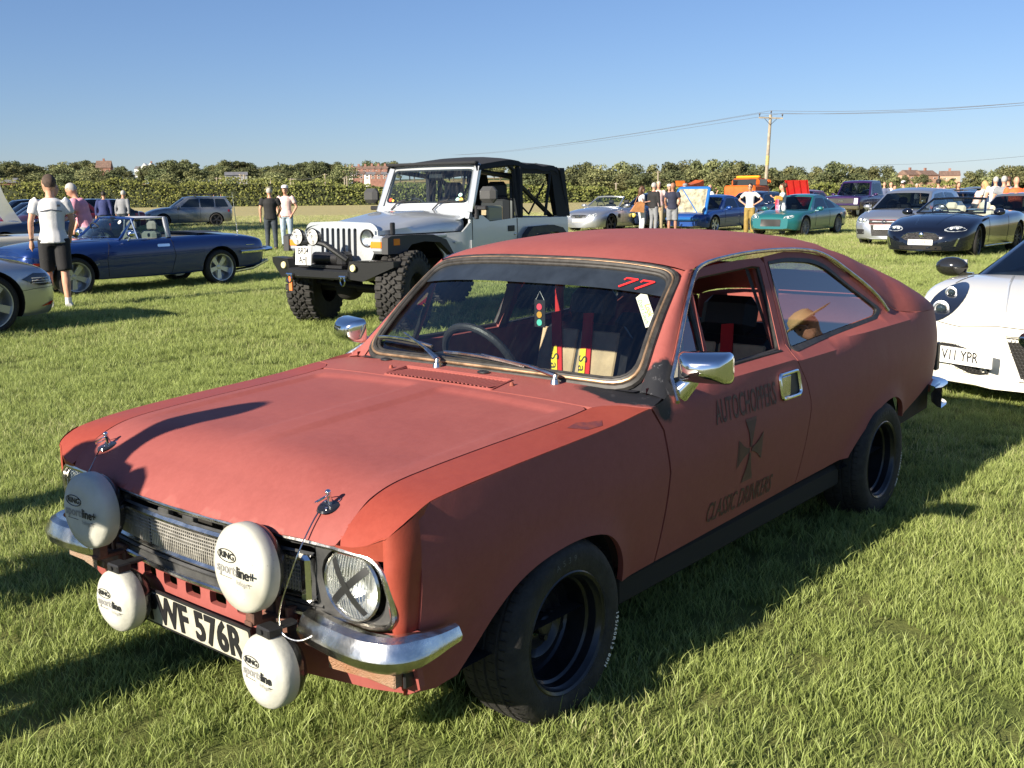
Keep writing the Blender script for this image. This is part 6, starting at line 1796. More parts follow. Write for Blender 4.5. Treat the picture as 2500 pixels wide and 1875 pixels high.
# ---------------- black convertible
c = carroot(9.40, 23.0, -2.30, 'glossy black convertible with cream seats and silver plate, its roof down')
secs = [(-3.75, .60, .34, .72, .86), (-3.6, .80, .26, .80, .93), (-3.0, .92, .20, .90, .98), (-2.2, .93, .17, .90, .95), (-1.2, .90, .16, .86, .91), (-.5, .91, .16, .85, .93), (0, .93, .16, .82, .90), (.45, .90, .16, .72, .80), (.75, .80, .15, .60, .68), (.93, .58, .15, .52, .58), (1.0, .36, .16, .46, .50)]
B = Body(c, secs, NAVYB, [(0, .9, .385, .345), (-2.75, .9, .39, .345)], cavity=((-1.75, 0, .92), (1.5, 1.3, .6)))
for x in (0, -2.75):
    for sg in (1, -1): add_wheel(c, x, sg * .90, .345, 'modern', 10, rimc=M_DARKMETAL, steer=radians(8) if x == 0 else 0)
open_screen(c, -.62, .93, -1.20, 1.25, .74, .58, NAVYB, .028); headrests(c, -1.85, (.37, -.37), 1.10, M_CREAMS); headrests(c, -2.35, (.33, -.33), 1.02, M_CREAMS); steering(c, -1.15, -.37, .95)
mirrors(c, -.85, .98, .95, NAVYB, 1.1)
for sg in (1, -1):
    headlamp(B, smooth_poly([(sg * y, z) for y, z in ((.42, .60), (.50, .665), (.64, .69), (.76, .665), (.86, .60), (.74, .575), (.56, .565))], 1), 'f', bulbs=((sg * .56, .625, .045), (sg * .67, .63, .04)), chrome=mat('bright_lamp', (.75, .76, .74), .25, metal=.5, var=.4, vscale=25))
    B.decal('silver_blade', [(sg * y, z) for y, z in ((.66, .27), (.73, .43), (.76, .44), (.70, .26))], 'f', M_CHROME, .012, .05)
B.decal('grille', smooth_poly([(-.42, .44), (-.36, .52), (0, .56), (.36, .52), (.42, .44), (.3, .37), (-.3, .37)], 1), 'f', mat('black_mesh_grille', (.02, .02, .022), .3, metal=.6, bump=1, bscale=120), .008, .06)
B.line('grille_rim', [(-.42, .44), (-.30, .53), (0, .565), (.30, .53), (.42, .44)], 'f', .014, M_CHROME, .010); B.decal('lower_intake', rect(-.45, .19, .45, .27, .03), 'f', M_UNDER, .006, .06)
p = B.hit(0, .50, 'f', .03); b = MB(); b.ell(p, (.02, .05, .06)); b.build('cat_head_badge', M_CHROME, c)
B.plate('AB10 XKR', 0, .345, 'f', .52, .112, off=.03, size=.10)
for sg, ax in ((1, 'l'), (-1, 'r')): B.line('door_gap', [(-.62, .3), (-.62, .86)], ax); B.line('door_gap', [(-1.85, .3), (-1.90, .88)], ax); B.line('side_sill', [(-.45, .22), (-2.3, .22)], ax, .03, M_DULLCHROME, .004)
B.line('bonnet_crease', [(.7, .22), (-.5, .42)], 't', .012, NAVYB, 0); B.line('bonnet_crease', [(.7, -.22), (-.5, -.42)], 't', .012, NAVYB, 0)

# ---------------- silver hatchback
c = carroot(10.13, 27.5, -2.264, 'silver hatchback with a red-edged black grille parked behind the black convertible')
secs = [(-3.35, .62, .30, .86, .90), (-3.27, .80, .24, .95, .98), (-2.6, .88, .20, .98, 1.0), (-1.2, .88, .18, .95, .98), (-.3, .88, .18, .92, .97), (.2, .87, .18, .85, .92), (.55, .84, .18, .74, .82), (.78, .72, .18, .68, .74), (.88, .52, .20, .64, .68)]
B = Body(c, secs, SILVER, [(0, .87, .36, .315), (-2.578, .87, .36, .315)], cavity=((-1.5, 0, 1.05), (2.0, 1.3, .6))); headrests(c, -1.5, (.37, -.37), 1.20, M_BLKS); steering(c, -.85, -.37, 1.02)
for x in (0, -2.578):
    for sg in (1, -1): add_wheel(c, x, sg * .875, .315, 'modern', 5)
cabin(c, [(-.25, .96), (-.92, 1.38), (-1.4, 1.455), (-2.6, 1.43), (-2.95, 1.36), (-3.25, .98)], .76, .58, .96, SILVER, [[(-.62, 1.0), (-1.05, 1.34), (-1.75, 1.39), (-1.78, 1.0)], [(-1.88, 1.0), (-1.85, 1.39), (-2.5, 1.36), (-2.85, 1.05)]])
mirrors(c, -.58, .96, 1.0, SILVER)
GRL = mat('black_honeycomb_grille', (.015, .015, .016), .5, bump=1, bscale=90)
for sg in (1, -1):
    headlamp(B, smooth_poly([(sg * y, z) for y, z in ((.44, .60), (.44, .70), (.60, .76), (.76, .74), (.74, .62))], 1), 'f', bulbs=((sg * .52, .665, .055), (sg * .64, .68, .045)), chrome=mat('bright_lamp', (.6, .6, .6), .3))
    B.decal('fog_lamp_recess', rect(*sorted((sg * .50, sg * .74))[:1], .32, sorted((sg * .50, sg * .74))[1], .45, .02), 'f', M_BLACK, .006, .06)
B.decal('grille', rect(-.40, .58, .40, .69, .015), 'f', GRL, .008, .08); B.line('grille_edge', [(-.40, .69), (.40, .69)], 'f', .012, REDP, .014); B.line('grille_edge', [(-.40, .58), (.40, .58)], 'f', .012, REDP, .014)
B.decal('lower_grille', [(-.36, .56), (.36, .56), (.30, .28), (-.30, .28)], 'f', GRL, .007, .08)
p = B.hit(0, .64, 'f', .02); b = MB(); b.tube([p + Vector((0, .055 * cos(a), .055 * sin(a))) for a in np.linspace(0, 6.28, 16)], .006, n=5); b.tube([p + Vector((0, y, z)) for y, z in ((-.035, .03), (-.015, -.04), (0, .0), (.015, -.04), (.035, .03))], .005, n=4); b.build('round_badge', M_CHROME, c)
B.plate('SC06 F', 0, .50, 'f', .52, .112, off=.02, size=.10)

# ---------------- silver roadster beyond the off-roader
c = carroot(3.11, 39.6, -2.27, 'silver roadster with twin-oval headlights and its roof down, right of the off-roader')
secs = [(-3.5, .62, .32, .76, .84), (-3.38, .80, .25, .84, .92), (-2.6, .90, .20, .90, .94), (-1.3, .90, .17, .86, .90), (-.5, .90, .17, .84, .92), (0, .90, .17, .80, .88), (.5, .87, .17, .72, .80), (.8, .74, .17, .62, .70), (.92, .5, .18, .56, .62)]
B = Body(c, secs, SILVER, [(0, .88, .37, .33), (-2.56, .88, .37, .33)], cavity=((-1.55, 0, .95), (1.2, 1.25, .6)))
for x in (0, -2.56):
    for sg in (1, -1): add_wheel(c, x, sg * .89, .33, 'modern', 5, rimc=M_DARKMETAL)
open_screen(c, -.55, .92, -1.15, 1.30, .74, .60, SILVER, .030); headrests(c, -1.75, (.36, -.36), 1.12, M_BLKS); mirrors(c, -.85, .97, .96, SILVER); steering(c, -1.1, -.36, .95)
for sg in (1, -1): headlamp(B, ell_poly(sg * .62, .63, .11, .075), 'f', bulbs=((sg * .62, .63, .05),), chrome=mat('bright_lamp', (.6, .6, .6), .3)); headlamp(B, ell_poly(sg * .46, .61, .065, .06), 'f', bulbs=((sg * .46, .61, .04),), chrome=MATS['bright_lamp'])
B.decal('grille', ell_poly(0, .59, .36, .065, sq=.6), 'f', M_DARKMETAL, .006, .06)
for z in (.57, .59, .61): B.line('grille_bar', [(-.33, z), (.33, z)], 'f', .009, M_CHROME, .012)
p = B.hit(0, .59, 'f', .02); b = MB(); b.tube([p + Vector((0, .05 * cos(a), .05 * sin(a))) for a in np.linspace(0, 6.28, 14)], .006, n=5); b.tube([p + Vector((0, 0, .05)), p, p + Vector((0, .04, -.03))], .005, n=4); b.tube([p, p + Vector((0, -.04, -.03))], .005, n=4); b.build('star_badge', M_CHROME, c)
B.plate('KT05 SDW', 0, .44, 'f', .52, .112, size=.10, off=.03); B.decal('side_vent', rect(-.56, .52, -.40, .66, .01), 'l', M_BLACK, .004, .06); B.line('door_gap', [(-.75, .3), (-.72, .85)], 'l')

# ---------------- generic small background cars
def simple_car(x, y, rz, label, paint, kind='hatch', wr=.31, face=None, front=True, plate=None, **kw):
    c = carroot(x, y, rz, label)
    H_ = {'coupe': 1.30, 'hatch': 1.42, 'estate': 1.47, 'saloon': 1.40, 'open': 1.2, 'pickup': 1.85}[kind]
    if kind == 'pickup':
        secs = [(-4.4, .80, .50, 1.10, 1.12), (-4.2, .95, .46, 1.12, 1.12), (-1.5, .98, .46, 1.14, 1.15), (-.6, .98, .46, 1.16, 1.20), (.5, .97, .46, 1.12, 1.17), (.88, .94, .46, 1.08, 1.12), (.93, .90, .48, 1.06, 1.08)]; wb = -3.2; wr = .38; W = .98
    elif kind == 'coupe':
        secs = [(-3.5, .60, .30, .74, .80), (-3.4, .76, .26, .82, .88), (-2.5, .86, .20, .86, .90), (-1, .86, .18, .83, .86), (0, .86, .18, .78, .84), (.5, .82, .20, .68, .74), (.8, .60, .26, .58, .62)]; wb = -2.55; W = .86
    else:
        zz = .95 if kind != 'open' else .88
        secs = [(-3.42, .64, .30, zz - .10, zz - .04), (-3.32, .80, .24, zz - .02, zz), (-2.5, .87, .20, zz, zz + .02), (-1, .87, .18, zz - .02, zz + .01), (-.2, .87, .18, zz - .04, zz + .02), (.3, .86, .18, zz - .12, zz - .05), (.62, .80, .20, zz - .22, zz - .15), (.86, .56, .26, zz - .30, zz - .26)]; wb = -2.58; W = .87
    ze = secs[3][3]
    B = Body(c, secs, paint, [(0, W, wr * 1.14, wr), (wb, W, wr * 1.14, wr)], cavity=((-1.55, 0, 1.0 if kind != 'pickup' else 1.25), (1.5, 1.2, .6)))
    if kind != 'open': headrests(c, -1.7, (.36, -.36), ze + .17, M_BLKS); steering(c, -1.05, -.36, ze + .02)
    for xx in (0, wb):
        for sg in (1, -1): add_wheel(c, xx, sg * (W - .005), wr, 'modern', kw.get('spokes', 5), rimc=kw.get('rim'))
    zt = H_
    if kind == 'estate': cabin(c, [(-.45, ze), (-1.2, zt - .04), (-1.6, zt), (-3.1, zt - .03), (-3.42, ze)], .76, .58, ze, paint, [[(-.85, ze + .04), (-1.3, zt - .09), (-1.78, zt - .07), (-1.78, ze + .04)], [(-1.84, ze + .04), (-1.84, zt - .07), (-2.52, zt - .08), (-2.52, ze + .04)], [(-2.58, ze + .04), (-2.58, zt - .08), (-3.05, zt - .10), (-3.22, ze + .04)]])
    elif kind == 'pickup': cabin(c, [(-.65, ze), (-1.05, zt - .03), (-1.25, zt), (-2.2, zt), (-2.35, ze)], .88, .74, ze, paint, [[(-.95, ze + .04), (-1.15, zt - .1), (-2.1, zt - .1), (-2.2, ze + .04)]])
    elif kind == 'open':
        open_screen(c, -.55, ze + .02, -1.1, 1.26, .72, .58, paint, .03); headrests(c, -1.7, (.36, -.36), 1.1, M_BLKS)
    elif kind == 'coupe': cabin(c, [(-.55, ze), (-1.25, zt - .03), (-1.6, zt), (-1.9, zt - .02), (-3.1, ze + .03)], .74, .52, ze, paint, [[(-.85, ze + .04), (-1.3, zt - .08), (-1.85, zt - .08), (-1.9, ze + .04)], [(-1.98, ze + .04), (-1.94, zt - .10), (-2.35, zt - .2), (-2.6, ze + .05)]])
    else: cabin(c, [(-.40, ze), (-1.05, zt - .05), (-1.5, zt), (-2.5, zt - .03), (-3.2 if kind == 'hatch' else -2.95, ze)], .75, .57, ze, paint, [[(-.78, ze + .04), (-1.15, zt - .10), (-1.75, zt - .07), (-1.75, ze + .04)], [(-1.83, ze + .04), (-1.83, zt - .07), (-2.4, zt - .1), (-2.65, ze + .05)]])
    mirrors(c, -.75, W + .08, ze + .04, kw.get('mir', paint))
    zh = secs[-2][3] - .06
    if kind == 'pickup':
        B.decal('grille', rect(-.62, .78, .62, 1.02, .02), 'f', M_BLACK, .006, .2)
        for sg in (1, -1): B.decal('headlight', rect(*sorted((sg * .66, sg * .86))[:1], .74, sorted((sg * .66, sg * .86))[1], 1.03, .02), 'f', mat('bright_lamp', (.6, .6, .6), .3), .010, .1)
        b = MB(); b.box((.99, 0, .60), (.14, 1.9, .2), bev=.03); b.build('front_bumper', mat('brown_chrome', (.42, .37, .28), .2, metal=1), c)
        b = MB(); b.box((B.hit(0, .9, 'f', .02).x, 0, .90), (.02, .26, .07), bev=.01); b.build('bowtie_badge', M_CHROME, c)
    elif front:
        for sg in (1, -1): headlamp(B, smooth_poly([(sg * y, z) for y, z in ((.42, zh - .05), (.44, zh + .04), (.70, zh + .08), (.72, zh - .02))], 1), 'f', lens=False, bulbs=((sg * .55, zh, .05),), chrome=mat('bright_lamp', (.6, .6, .6), .3))
        B.decal('grille', rect(-.34, .34, .34, zh - .06, .02), 'f', M_BLACK, .006, .12)
    B.decal('tail_light', rect(-3.37, ze - .22, -3.16, ze - .10, .02), 'l', M_REDLENS, .008, .1)
    for ax in ('l', 'r'): B.line('door_gap', [(-.72, .3), (-.72, ze - .03)], ax, .008); B.line('door_gap', [(-1.8, .3), (-1.8, ze - .03)], ax, .008)
    if plate: B.plate(plate, 0, .44 if kind != 'pickup' else .6, 'f', .52, .112, size=.1, off=.03)
    return c, B
Y0 = -2.27
cE, B = simple_car(-17.6, 53.0, -2.72, 'silver grey estate car with dark windows and roof bars before the tall hedge', GREYM, 'estate', .325, rim=M_DARKMETAL)
b = MB(); b.box((-1.7, 0, 1.56), (.08, 1.1, .05)); b.box((-2.5, 0, 1.56), (.08, 1.1, .05)); b.box((-2.1, .35, 1.60), (1.6, .3, .06)); b.build('roof_bars', M_BLACK, cE)
b = MB(); b.box((-3.35, 0, 1.46), (.25, 1.1, .03)); b.build('tail_spoiler', GREYM, cE)
c, B = simple_car(-19.3, 45.0, -2.5, 'red coupe with a black roof left of the grey estate', MARO, 'coupe')
c, B = simple_car(-17.2, 36.0, -2.35, 'dark maroon saloon behind the man in the pink shirt', MARO, 'saloon', .30)
c, B = simple_car(-18.8, 43.0, -2.5, 'dark grey hatchback between the white tee and pink shirt', BLK, 'hatch')
c, B = simple_car(-23.0, 47.0, -2.45, 'dark blue coupe in the shade at the far left', DBLUE, 'coupe', .33)
c, B = simple_car(-26.5, 54.0, -2.45, 'black hatchback half out of the left edge behind the blue coupe', BLK, 'hatch')
c, B = simple_car(-13.6, 27.5, -2.35, 'dark blue roadster, its grey bonnet propped open', DBLUE, 'open')
b = MB(); b.grid(lambda u, v: (-.55 + .55 * sin(u * 1.3) * .9, -.62 + 1.24 * v, .92 + 1.05 * u - .05 * (2 * v - 1) ** 2), 8, 8); b.build('raised_bonnet', mat('grey_bonnet', (.20, .22, .25), .3, coat=.8), c)
c = carroot(-10.9, 18.6, -2.30, 'cream classic roadster with a chrome windscreen, mostly hidden by the blue convertible')
secs = [(-3.1, .5, .34, .66, .72), (-2.9, .68, .28, .74, .80), (-2.0, .75, .24, .78, .82), (-1, .76, .22, .78, .82), (0, .76, .22, .76, .84), (.5, .72, .28, .70, .76), (.72, .55, .34, .62, .66)]
B = Body(c, secs, CREAM, [(0, .75, .34, .29), (-2.3, .75, .34, .29)], cavity=((-1.3, 0, .82), (1.0, 1.1, .5)))
for x in (0, -2.3):
    for sg in (1, -1): add_wheel(c, x, sg * .74, .29, 'classic', 12)
f = open_screen(c, -.62, .84, -.86, 1.14, .62, .54, M_DULLCHROME, .015); headrests(c, -1.5, (.30, -.30), .98, M_BLKS); steering(c, -.95, -.32, .92)
f2 = frame_fn(f(.72, .35) + Vector((.01, 0, 0)), (0, 1, 0), (-.5, 0, 1)); b = MB(); b.add([f2(.05 * cos(a), .05 * sin(a), .004) for a in np.linspace(0, 6.28, 16)], [tuple(range(16))]); b.build('round_sticker', M_WHITEMARK, c)
for i, (px, d, p_, lab, rz) in enumerate(((497, 155, WHT, 'white convertible with dark graphics on its side, far off by the hedge', -.15), (592, 155, GRN, 'lime green coupe with white race number on its door, far off by the hedge', -.35))):
    x, y = at_px(px, d)
    c, B = simple_car(x, y, rz, lab, p_, 'open' if i == 0 else 'coupe', .33, rim=M_DARKMETAL)
    lettering('door_number', '65' if i else 'N', .42, lambda a, b_, z: B.hit(-1.2 + a * 1.0, .55 + b_, 'r', .012), M_WHITEMARK if i else M_INK, c, bold=.01)
# right-hand side
c, B = simple_car(8.75, 33.8, Y0, 'teal two door coupe parked just right of the woman in pale jeans', TEAL, 'coupe', .32, rim=mat('grey_alloy', (.25, .25, .25), .4), spokes=12)
c, B = simple_car(16.8, 52.2, Y0, 'dark purple american pick-up with a wide black grille', PURP, 'pickup')
c, B = simple_car(12.6, 26.8, Y0, 'silver grey coupe at the right edge behind the black convertible', GREYM, 'coupe', .33)
c, B = simple_car(17.0, 40.5, Y0, 'dark blue sports car between the silver hatchback and the crowd', DBLUE, 'coupe')
c, B = simple_car(19.3, 57.0, Y0, 'black hatchback behind the purple pick-up', BLK, 'hatch')
c, B = simple_car(25.6, 66.0, Y0, 'gold saloon beyond the man in the plaid shirt', GOLD, 'saloon')
c, B = simple_car(22.6, 54.0, Y0, 'grey blue saloon behind the gold car', GREYM, 'saloon')
c, B = simple_car(27.0, 62.0, Y0, 'white topped estate behind the woman with the shawl', GREYM, 'estate')
c, B = simple_car(31.5, 68.0, Y0 + .2, 'dark estate with its tailgate raised behind the crowd', BLK, 'estate')
b = MB(); b.grid(lambda u, v: (-2.9 - 1.1 * u, -.6 + 1.2 * v, 1.50 + .55 * u), 3, 3); b.build('raised_tailgate', BLK, c)
c, B = simple_car(19.6, 72.0, Y0, 'magenta hatchback beyond the raised red bonnet', MAG, 'hatch')
c, B = simple_car(16.3, 60.0, Y0, 'red car with its bonnet propped wide open', REDP, 'saloon')
b = MB(); b.grid(lambda u, v: (-.45 + .45 * u, -.70 + 1.40 * v, .95 + 1.05 * u), 6, 8); bo = b.build('raised_bonnet', REDP, c)
b = MB()
for k in range(4): b.tube([(-.40 + .01, -.6 + .4 * k, 1.0), (.02, -.6 + .4 * k, 1.97)], .03, n=6)
b.tube([(-.25, -.6, 1.5), (-.25, .6, 1.5)], .03, n=6); b.build('bonnet_rib', REDP, bo)
c, B = simple_car(9.6, 44.0, Y0, 'dark saloon between the women and the utility pole', DBLUE, 'saloon')
c, B = simple_car(6.3, 50.0, Y0, 'blue hatchback with open window beyond the blue kit car', SKYB, 'hatch')
# blue kit car with tilted front
c, B = simple_car(6.55, 37.3, Y0, 'bright blue kit car with its bonnet hinged up behind the bald man', car_paint('mid_blue_paint', (.012, .06, .26), .3, .3), 'coupe', .31, front=False)
o = empty('raised_bonnet', (.52, 0, .62)); o.parent = c; o.rotation_euler = (0, radians(-28), 0)
b = MB(); rr_ = round_poly([(-.72, 0), (.72, 0), (.60, 1.08), (-.60, 1.08)], .08, 4)
b.tube([(.0, y, z) for y, z in rr_], .065, n=8, closed=True, flat=.6); b.tube([(0, .45, .05), (0, -.42, 1.0)], .03, n=6); b.build('bonnet_frame', SKYB, o)
b = MB(); b.add([(.02, y * .95, z) for y, z in rr_], [tuple(range(len(rr_)))]); b.build('bonnet_underside', mat('grubby_glassfibre', (.30, .28, .20), .7, var=.5, vscale=5), o)
b = MB(); b.box((.55, 0, .52), (.7, 1.3, .12), bev=.04); b.build('front_tray', SKYB, c); b = MB(); b.box((.2, 0, .66), (.5, .7, .2), bev=.05); b.build('engine', M_DARKMETAL, c)
c, B = simple_car(4.95, 41.0, Y0, 'navy car with yellow spot lamps behind the woman with the tan bag', DBLUE, 'saloon', .31)
for y in (-.45, .45): b = MB(); b.ell((.9, y, .60), (.06, .10, .10)); b.build('yellow_lamp', mat('yellow_lamp_glass', (.65, .50, .12), .2), c)
# orange recovery truck
c = empty('recovery_truck', (13.3, 61.0, 0), Y0, 'orange recovery truck with a light bar and crane arm beyond the parked cars', 'truck')
b = MB(); b.box((-.9, 0, 1.25), (1.9, 2.0, 1.0), bev=.1); b.box((-1.2, 0, 1.9), (1.2, 1.8, .5), bev=.15); b.build('cab', ORG, c)
b = MB(); b.box((-.62, 0, 1.92), (.06, 1.5, .36), bev=.02); b.box((-1.2, .9, 1.92), (.9, .04, .34)); b.build('windscreen', M_DGLASS, c)
b = MB(); b.box((-1.1, 0, 2.23), (.3, 1.5, .14), bev=.05); b.build('light_bar', mat('amber_light_bar', (.85, .35, .02), .4), c)
b = MB(); b.box((-3.6, 0, .95), (3.6, 2.1, .3), bev=.03); b.tube([(-3.4, 0, 1.1), (-3.0, 0, 1.9), (-1.9, .9, 1.95)], .14, n=6); b.build('flatbed_arm', ORG, c)
for x in (-.6, -3.9):
    for sg in (1, -1): add_wheel(c, x, sg * 1.0, .42, 'steel', 6)
c = empty('tractor_jib', (11.0, 62.0, 0), Y0, 'orange folded crane arm left of the utility pole', 'crane')
b = MB(); b.prism([(0, 1.4), (1.8, 1.75), (1.9, 2.05), (1.2, 1.8), (.2, 1.95), (-.3, 2.1), (-.4, 1.4)], -.3, .3, Matrix.Rotation(pi / 2, 4, 'X') @ Matrix.Identity(4)); b.box((.4, 0, .75), (1.4, 1.0, 1.5), bev=.08); b.build('arm', ORG, c)
# ================================================================= silver off-roader on tall tyres
J = empty('off_roader', (-1.741, 11.852, 0), -2.236, 'silver lifted off-roader with black soft top, steel winch bumper and knobbly tyres', 'off-roader')
JS = car_paint('jeep_silver_paint', (.50, .53, .56), .33, .45); M_FLARE = mat('textured_black_flare', (.045, .045, .047), .6, bump=.15, bscale=150); M_CANVAS = mat('black_canvas', (.016, .017, .020), .85, bump=.3, bscale=90); M_STEELB = mat('black_steel_bumper', (.018, .019, .021), .4, metal=.3, bump=.1, bscale=80)
# bonnet: tapers towards the grille, domed
def jb(u, v):
    x = .27 - 1.36 * u; s = -1 + 2 * v; w = .565 + .10 * u
    z0 = 1.056; h = .115 + .11 * ysmooth(u * 1.3)
    a = abs(s)
    y = s * w
    if a > .93: return (x, (1 if s > 0 else -1) * w, z0 + (h - .04) * (1 - a) / .07)
    return (x, y * 1.0, z0 + h - .04 * (a / .93) ** 5 - .012 * (a ** 2) + .018 * ysmooth((.55 - a) / .1) * ysmooth(u * 4))
b = MB(); vv = [0, .02, .036, .06, .1, .2, .24, .3, .4, .5, .6, .7, .76, .8, .9, .94, .964, .98, 1]
V = [jb(u / 12, v) for u in range(13) for v in vv]; K = len(vv)
mesh_obj('bonnet', V, [(i * K + j, i * K + j + 1, (i + 1) * K + j + 1, (i + 1) * K + j) for i in range(12) for j in range(K - 1)], JS, J, True, 40)
# grille panel with seven slots and lamp openings
gout = round_poly([(-.36, .765), (.36, .765), (.49, .775), (.585, 1.0), (.575, 1.13), (.50, 1.185), (0, 1.20), (-.50, 1.185), (-.575, 1.13), (-.585, 1.0), (-.49, .775)], .04, 3)
slots = [round_poly([(y - .024, .80), (y + .024, .80), (y + .024, 1.125), (y - .024, 1.125)], .02, 3) for y in [(-3 + k) * .088 for k in range(7)]]
lh = [[(sg * .437 + .098 * cos(a), 1.02 + .098 * sin(a)) for a in np.linspace(0, 2 * pi, 19)[:-1]] for sg in (1, -1)]
panel('grille_panel', gout, lambda y, z: (.285 - .03 * (z - .8) - .04 * (abs(y) / .58) ** 3, y, z), JS, J, .06, holes=slots + lh, flange=.04, thick_dir=(-1, 0, 0))
b = MB(); b.box((.18, 0, .95), (.02, 1.0, .42)); b.build('radiator', M_UNDER, J)
for sg in (1, -1):
    h = empty('headlamp', (.262, sg * .437, 1.02)); h.parent = J; h.rotation_euler = (0, pi / 2, 0)
    b = MB(); b.lathe([(0, -.05), (.05, -.03), (.085, 0)], 24); b.build('reflector', M_REFL, h)
    b = MB(); b.lathe([(.088, -.01), (.10, .004), (.098, .012), (.086, .010)], 24); b.build('rim', M_BLACK, h)
    b = MB(); b.lathe([(0, .028), (.05, .022), (.088, .006)], 24); b.build('lens', M_LENS, h)
    # wing block, amber lamps, flares
    b = MB(); b.box((.15, sg * .665, .955), (.40, .185, .19), bev=.03); b.box((-.25, sg * .665, 1.02), (.9, .185, .05), bev=.015); b.build('front_wing', JS, J)
    b = MB(); b.box((.345, sg * .655, .955), (.02, .17, .075), bev=.008); b.build('indicator', M_AMBER, J)
    fo = [(.36, .86), (.355, 1.03), (.30, 1.05), (.04, 1.055), (-.36, 1.045), (-.58, .98), (-.70, .82), (-.68, .80), (-.60, .86), (-.47, .955), (-.22, .975), (-.01, .95), (.10, .86)]
    for nm, pl_ in (('front_flare', fo), ('rear_flare', [(-2.04, .82), (-2.10, .98), (-2.22, 1.07), (-2.65, 1.08), (-2.86, 1.04), (-2.98, .94), (-3.03, .82), (-2.95, .82), (-2.88, .93), (-2.75, .99), (-2.30, .985), (-2.20, .92), (-2.14, .82)])):
        b = MB(); b.prism(pl_, -.845 if sg > 0 else .755, -.755 if sg > 0 else .845, Matrix.Rotation(pi / 2, 4, 'X')); b.build(nm, M_FLARE, J, angle=30)
    b = MB(); b.box((.22, sg * .843, .985), (.10, .012, .075), bev=.006); b.build('side_lamp', M_AMBER, J)
    # tub side with door notch
    tub = [(-1.10, .66), (-.74, .66), (-.74, .80), (-.60, .98), (-.60, 1.04), (-.98, 1.05), (-1.10, 1.15), (-1.115, 1.285), (-1.14, 1.285), (-1.15, 1.21), (-1.33, 1.235), (-1.47, 1.155), (-1.99, 1.185), (-3.09, 1.17), (-3.10, .80), (-3.03, .68), (-2.95, .80), (-2.70, .99), (-2.30, .99), (-2.10, .80), (-2.02, .66)]
    panel('body_side', tub, lambda x, z: (x, sg * (.76 - .03 * max(0, z - 1.0) + (.0 if x < -1.1 else -.12 * ysmooth((x + 1.1) / .5))), z), JS, J, .10, flange=.03, thick_dir=(0, -sg, 0))
    for pts in ([(-1.14, 1.2), (-1.137, .69)], [(-2.0, 1.18), (-2.0, .69)]):
        b = MB(); b.tube([(x, sg * (.7605 - .03 * max(0, z - 1.0)), z) for x, z in pts], .006, n=5); b.build('door_gap', M_UNDER, J)
    b = MB(); b.box((-1.875, sg * .762, 1.06), (.13, .012, .07), bev=.01); b.build('door_handle', M_BLACK, J)
    b = MB(); b.ell((-1.95, sg * .764, .99), (.014, .008, .014)); b.build('lock', M_CHROME, J)
    b = MB(); b.box((-1.13, sg * .768, .90), (.07, .014, .10)); b.box((-.90, sg * .73, .93), (.10, .008, .02)); b.build('hinge', JS, J)
    # windscreen posts, soft top side frame
    b = MB(); b.tube([(-1.10, sg * .745, 1.27), (-1.31, sg * .69, 1.80)], .045, n=4, flat=.7); b.build('screen_post', JS, J)
    b = MB(); b.tube([(-1.34, sg * .70, 1.79), (-1.90, sg * .70, 1.83), (-1.99, sg * .71, 1.76), (-2.03, sg * .74, 1.19)], .03, n=6); b.tube([(-2.06, sg * .74, 1.19), (-2.10, sg * .71, 1.80)], .05, n=6)
    b.grid(lambda u, v: (-2.75 - .30 * u - .09 * (1 - v) - .02, sg * (.745 - .03 * v), 1.18 + .62 * v), 4, 4); b.grid(lambda u, v: (-2.10 - .8 * u, sg * .725, 1.72 + .09 * v), 4, 2)
    b.tube([(-2.15, sg * .60, 1.42), (-2.42, sg * .62, 1.22), (-2.72, sg * .64, 1.60)], .014, n=5); b.tube([(-2.75, sg * .72, 1.74), (-2.62, sg * .73, 1.2)], .02, n=5)
    b.build('soft_top_side', M_CANVAS, J)
    m_ = empty('door_mirror', (-1.20, sg * .96, 1.47)); m_.parent = J
    b = MB(); b.box((0, .0, 0), (.13, .24, .19), bev=.05); b.build('housing', mat('grey_mirror_plastic', (.06, .06, .06), .4), m_)
    b = MB(); b.box((.02, -sg * .08, -.15), (.05, .14, .05), bev=.01); b.box((.03, -sg * .16, -.20), (.05, .05, .16), bev=.01); b.build('bracket', M_BLACK, m_)
# cowl and windscreen frame
b = MB(); b.grid(lambda u, v: (-1.08 - .04 * u, -.755 + 1.51 * v, 1.20 + .14 * u), 2, 6); b.grid(lambda u, v: (-.98 - .12 * u, -.70 + 1.40 * v, 1.19 + .03 * u), 2, 6); b.build('cowl', JS, J)
def jw(y, t, o=0.0): return Vector((-1.115 - .205 * t - .03 * (y / .75) ** 2 + o, y * (1 - .045 * t), 1.315 + .525 * t))
wo = round_poly([(-.755, 0), (.755, 0), (.755, 1), (-.755, 1)], .04, 3); wi = round_poly([(-.675, .12), (.675, .12), (.675, .88), (-.675, .88)], [.09] * 4, 5)
panel('windscreen_frame', wo, lambda y, t: jw(y, t), JS, J, .12, holes=[wi], flange=.04, thick_dir=(-1, 0, 0))
panel('windscreen_band', wi, lambda y, t: jw(y, t, .002), M_BLACK, J, .12, holes=[round_poly([(-.655, .15), (.655, .15), (.655, .84), (-.655, .84)], .06, 4)])
panel('windscreen', wi, lambda y, t: jw(y, t, .004), glass_mat('jeep_windscreen', (.70, .80, .82), 1.55, 0, .05), J, .3)
for y0 in (-.52, .18):
    b = MB(); b.tube([jw(y0, -.03, .03), jw(y0 + .10, .14, .04), jw(y0 + .22, .20, .03)], .010, n=5); b.tube([jw(y0 + .04, .13, .03), jw(y0 + .46, .17, .03)], .007, n=5); b.build('wiper', M_BLACK, J)
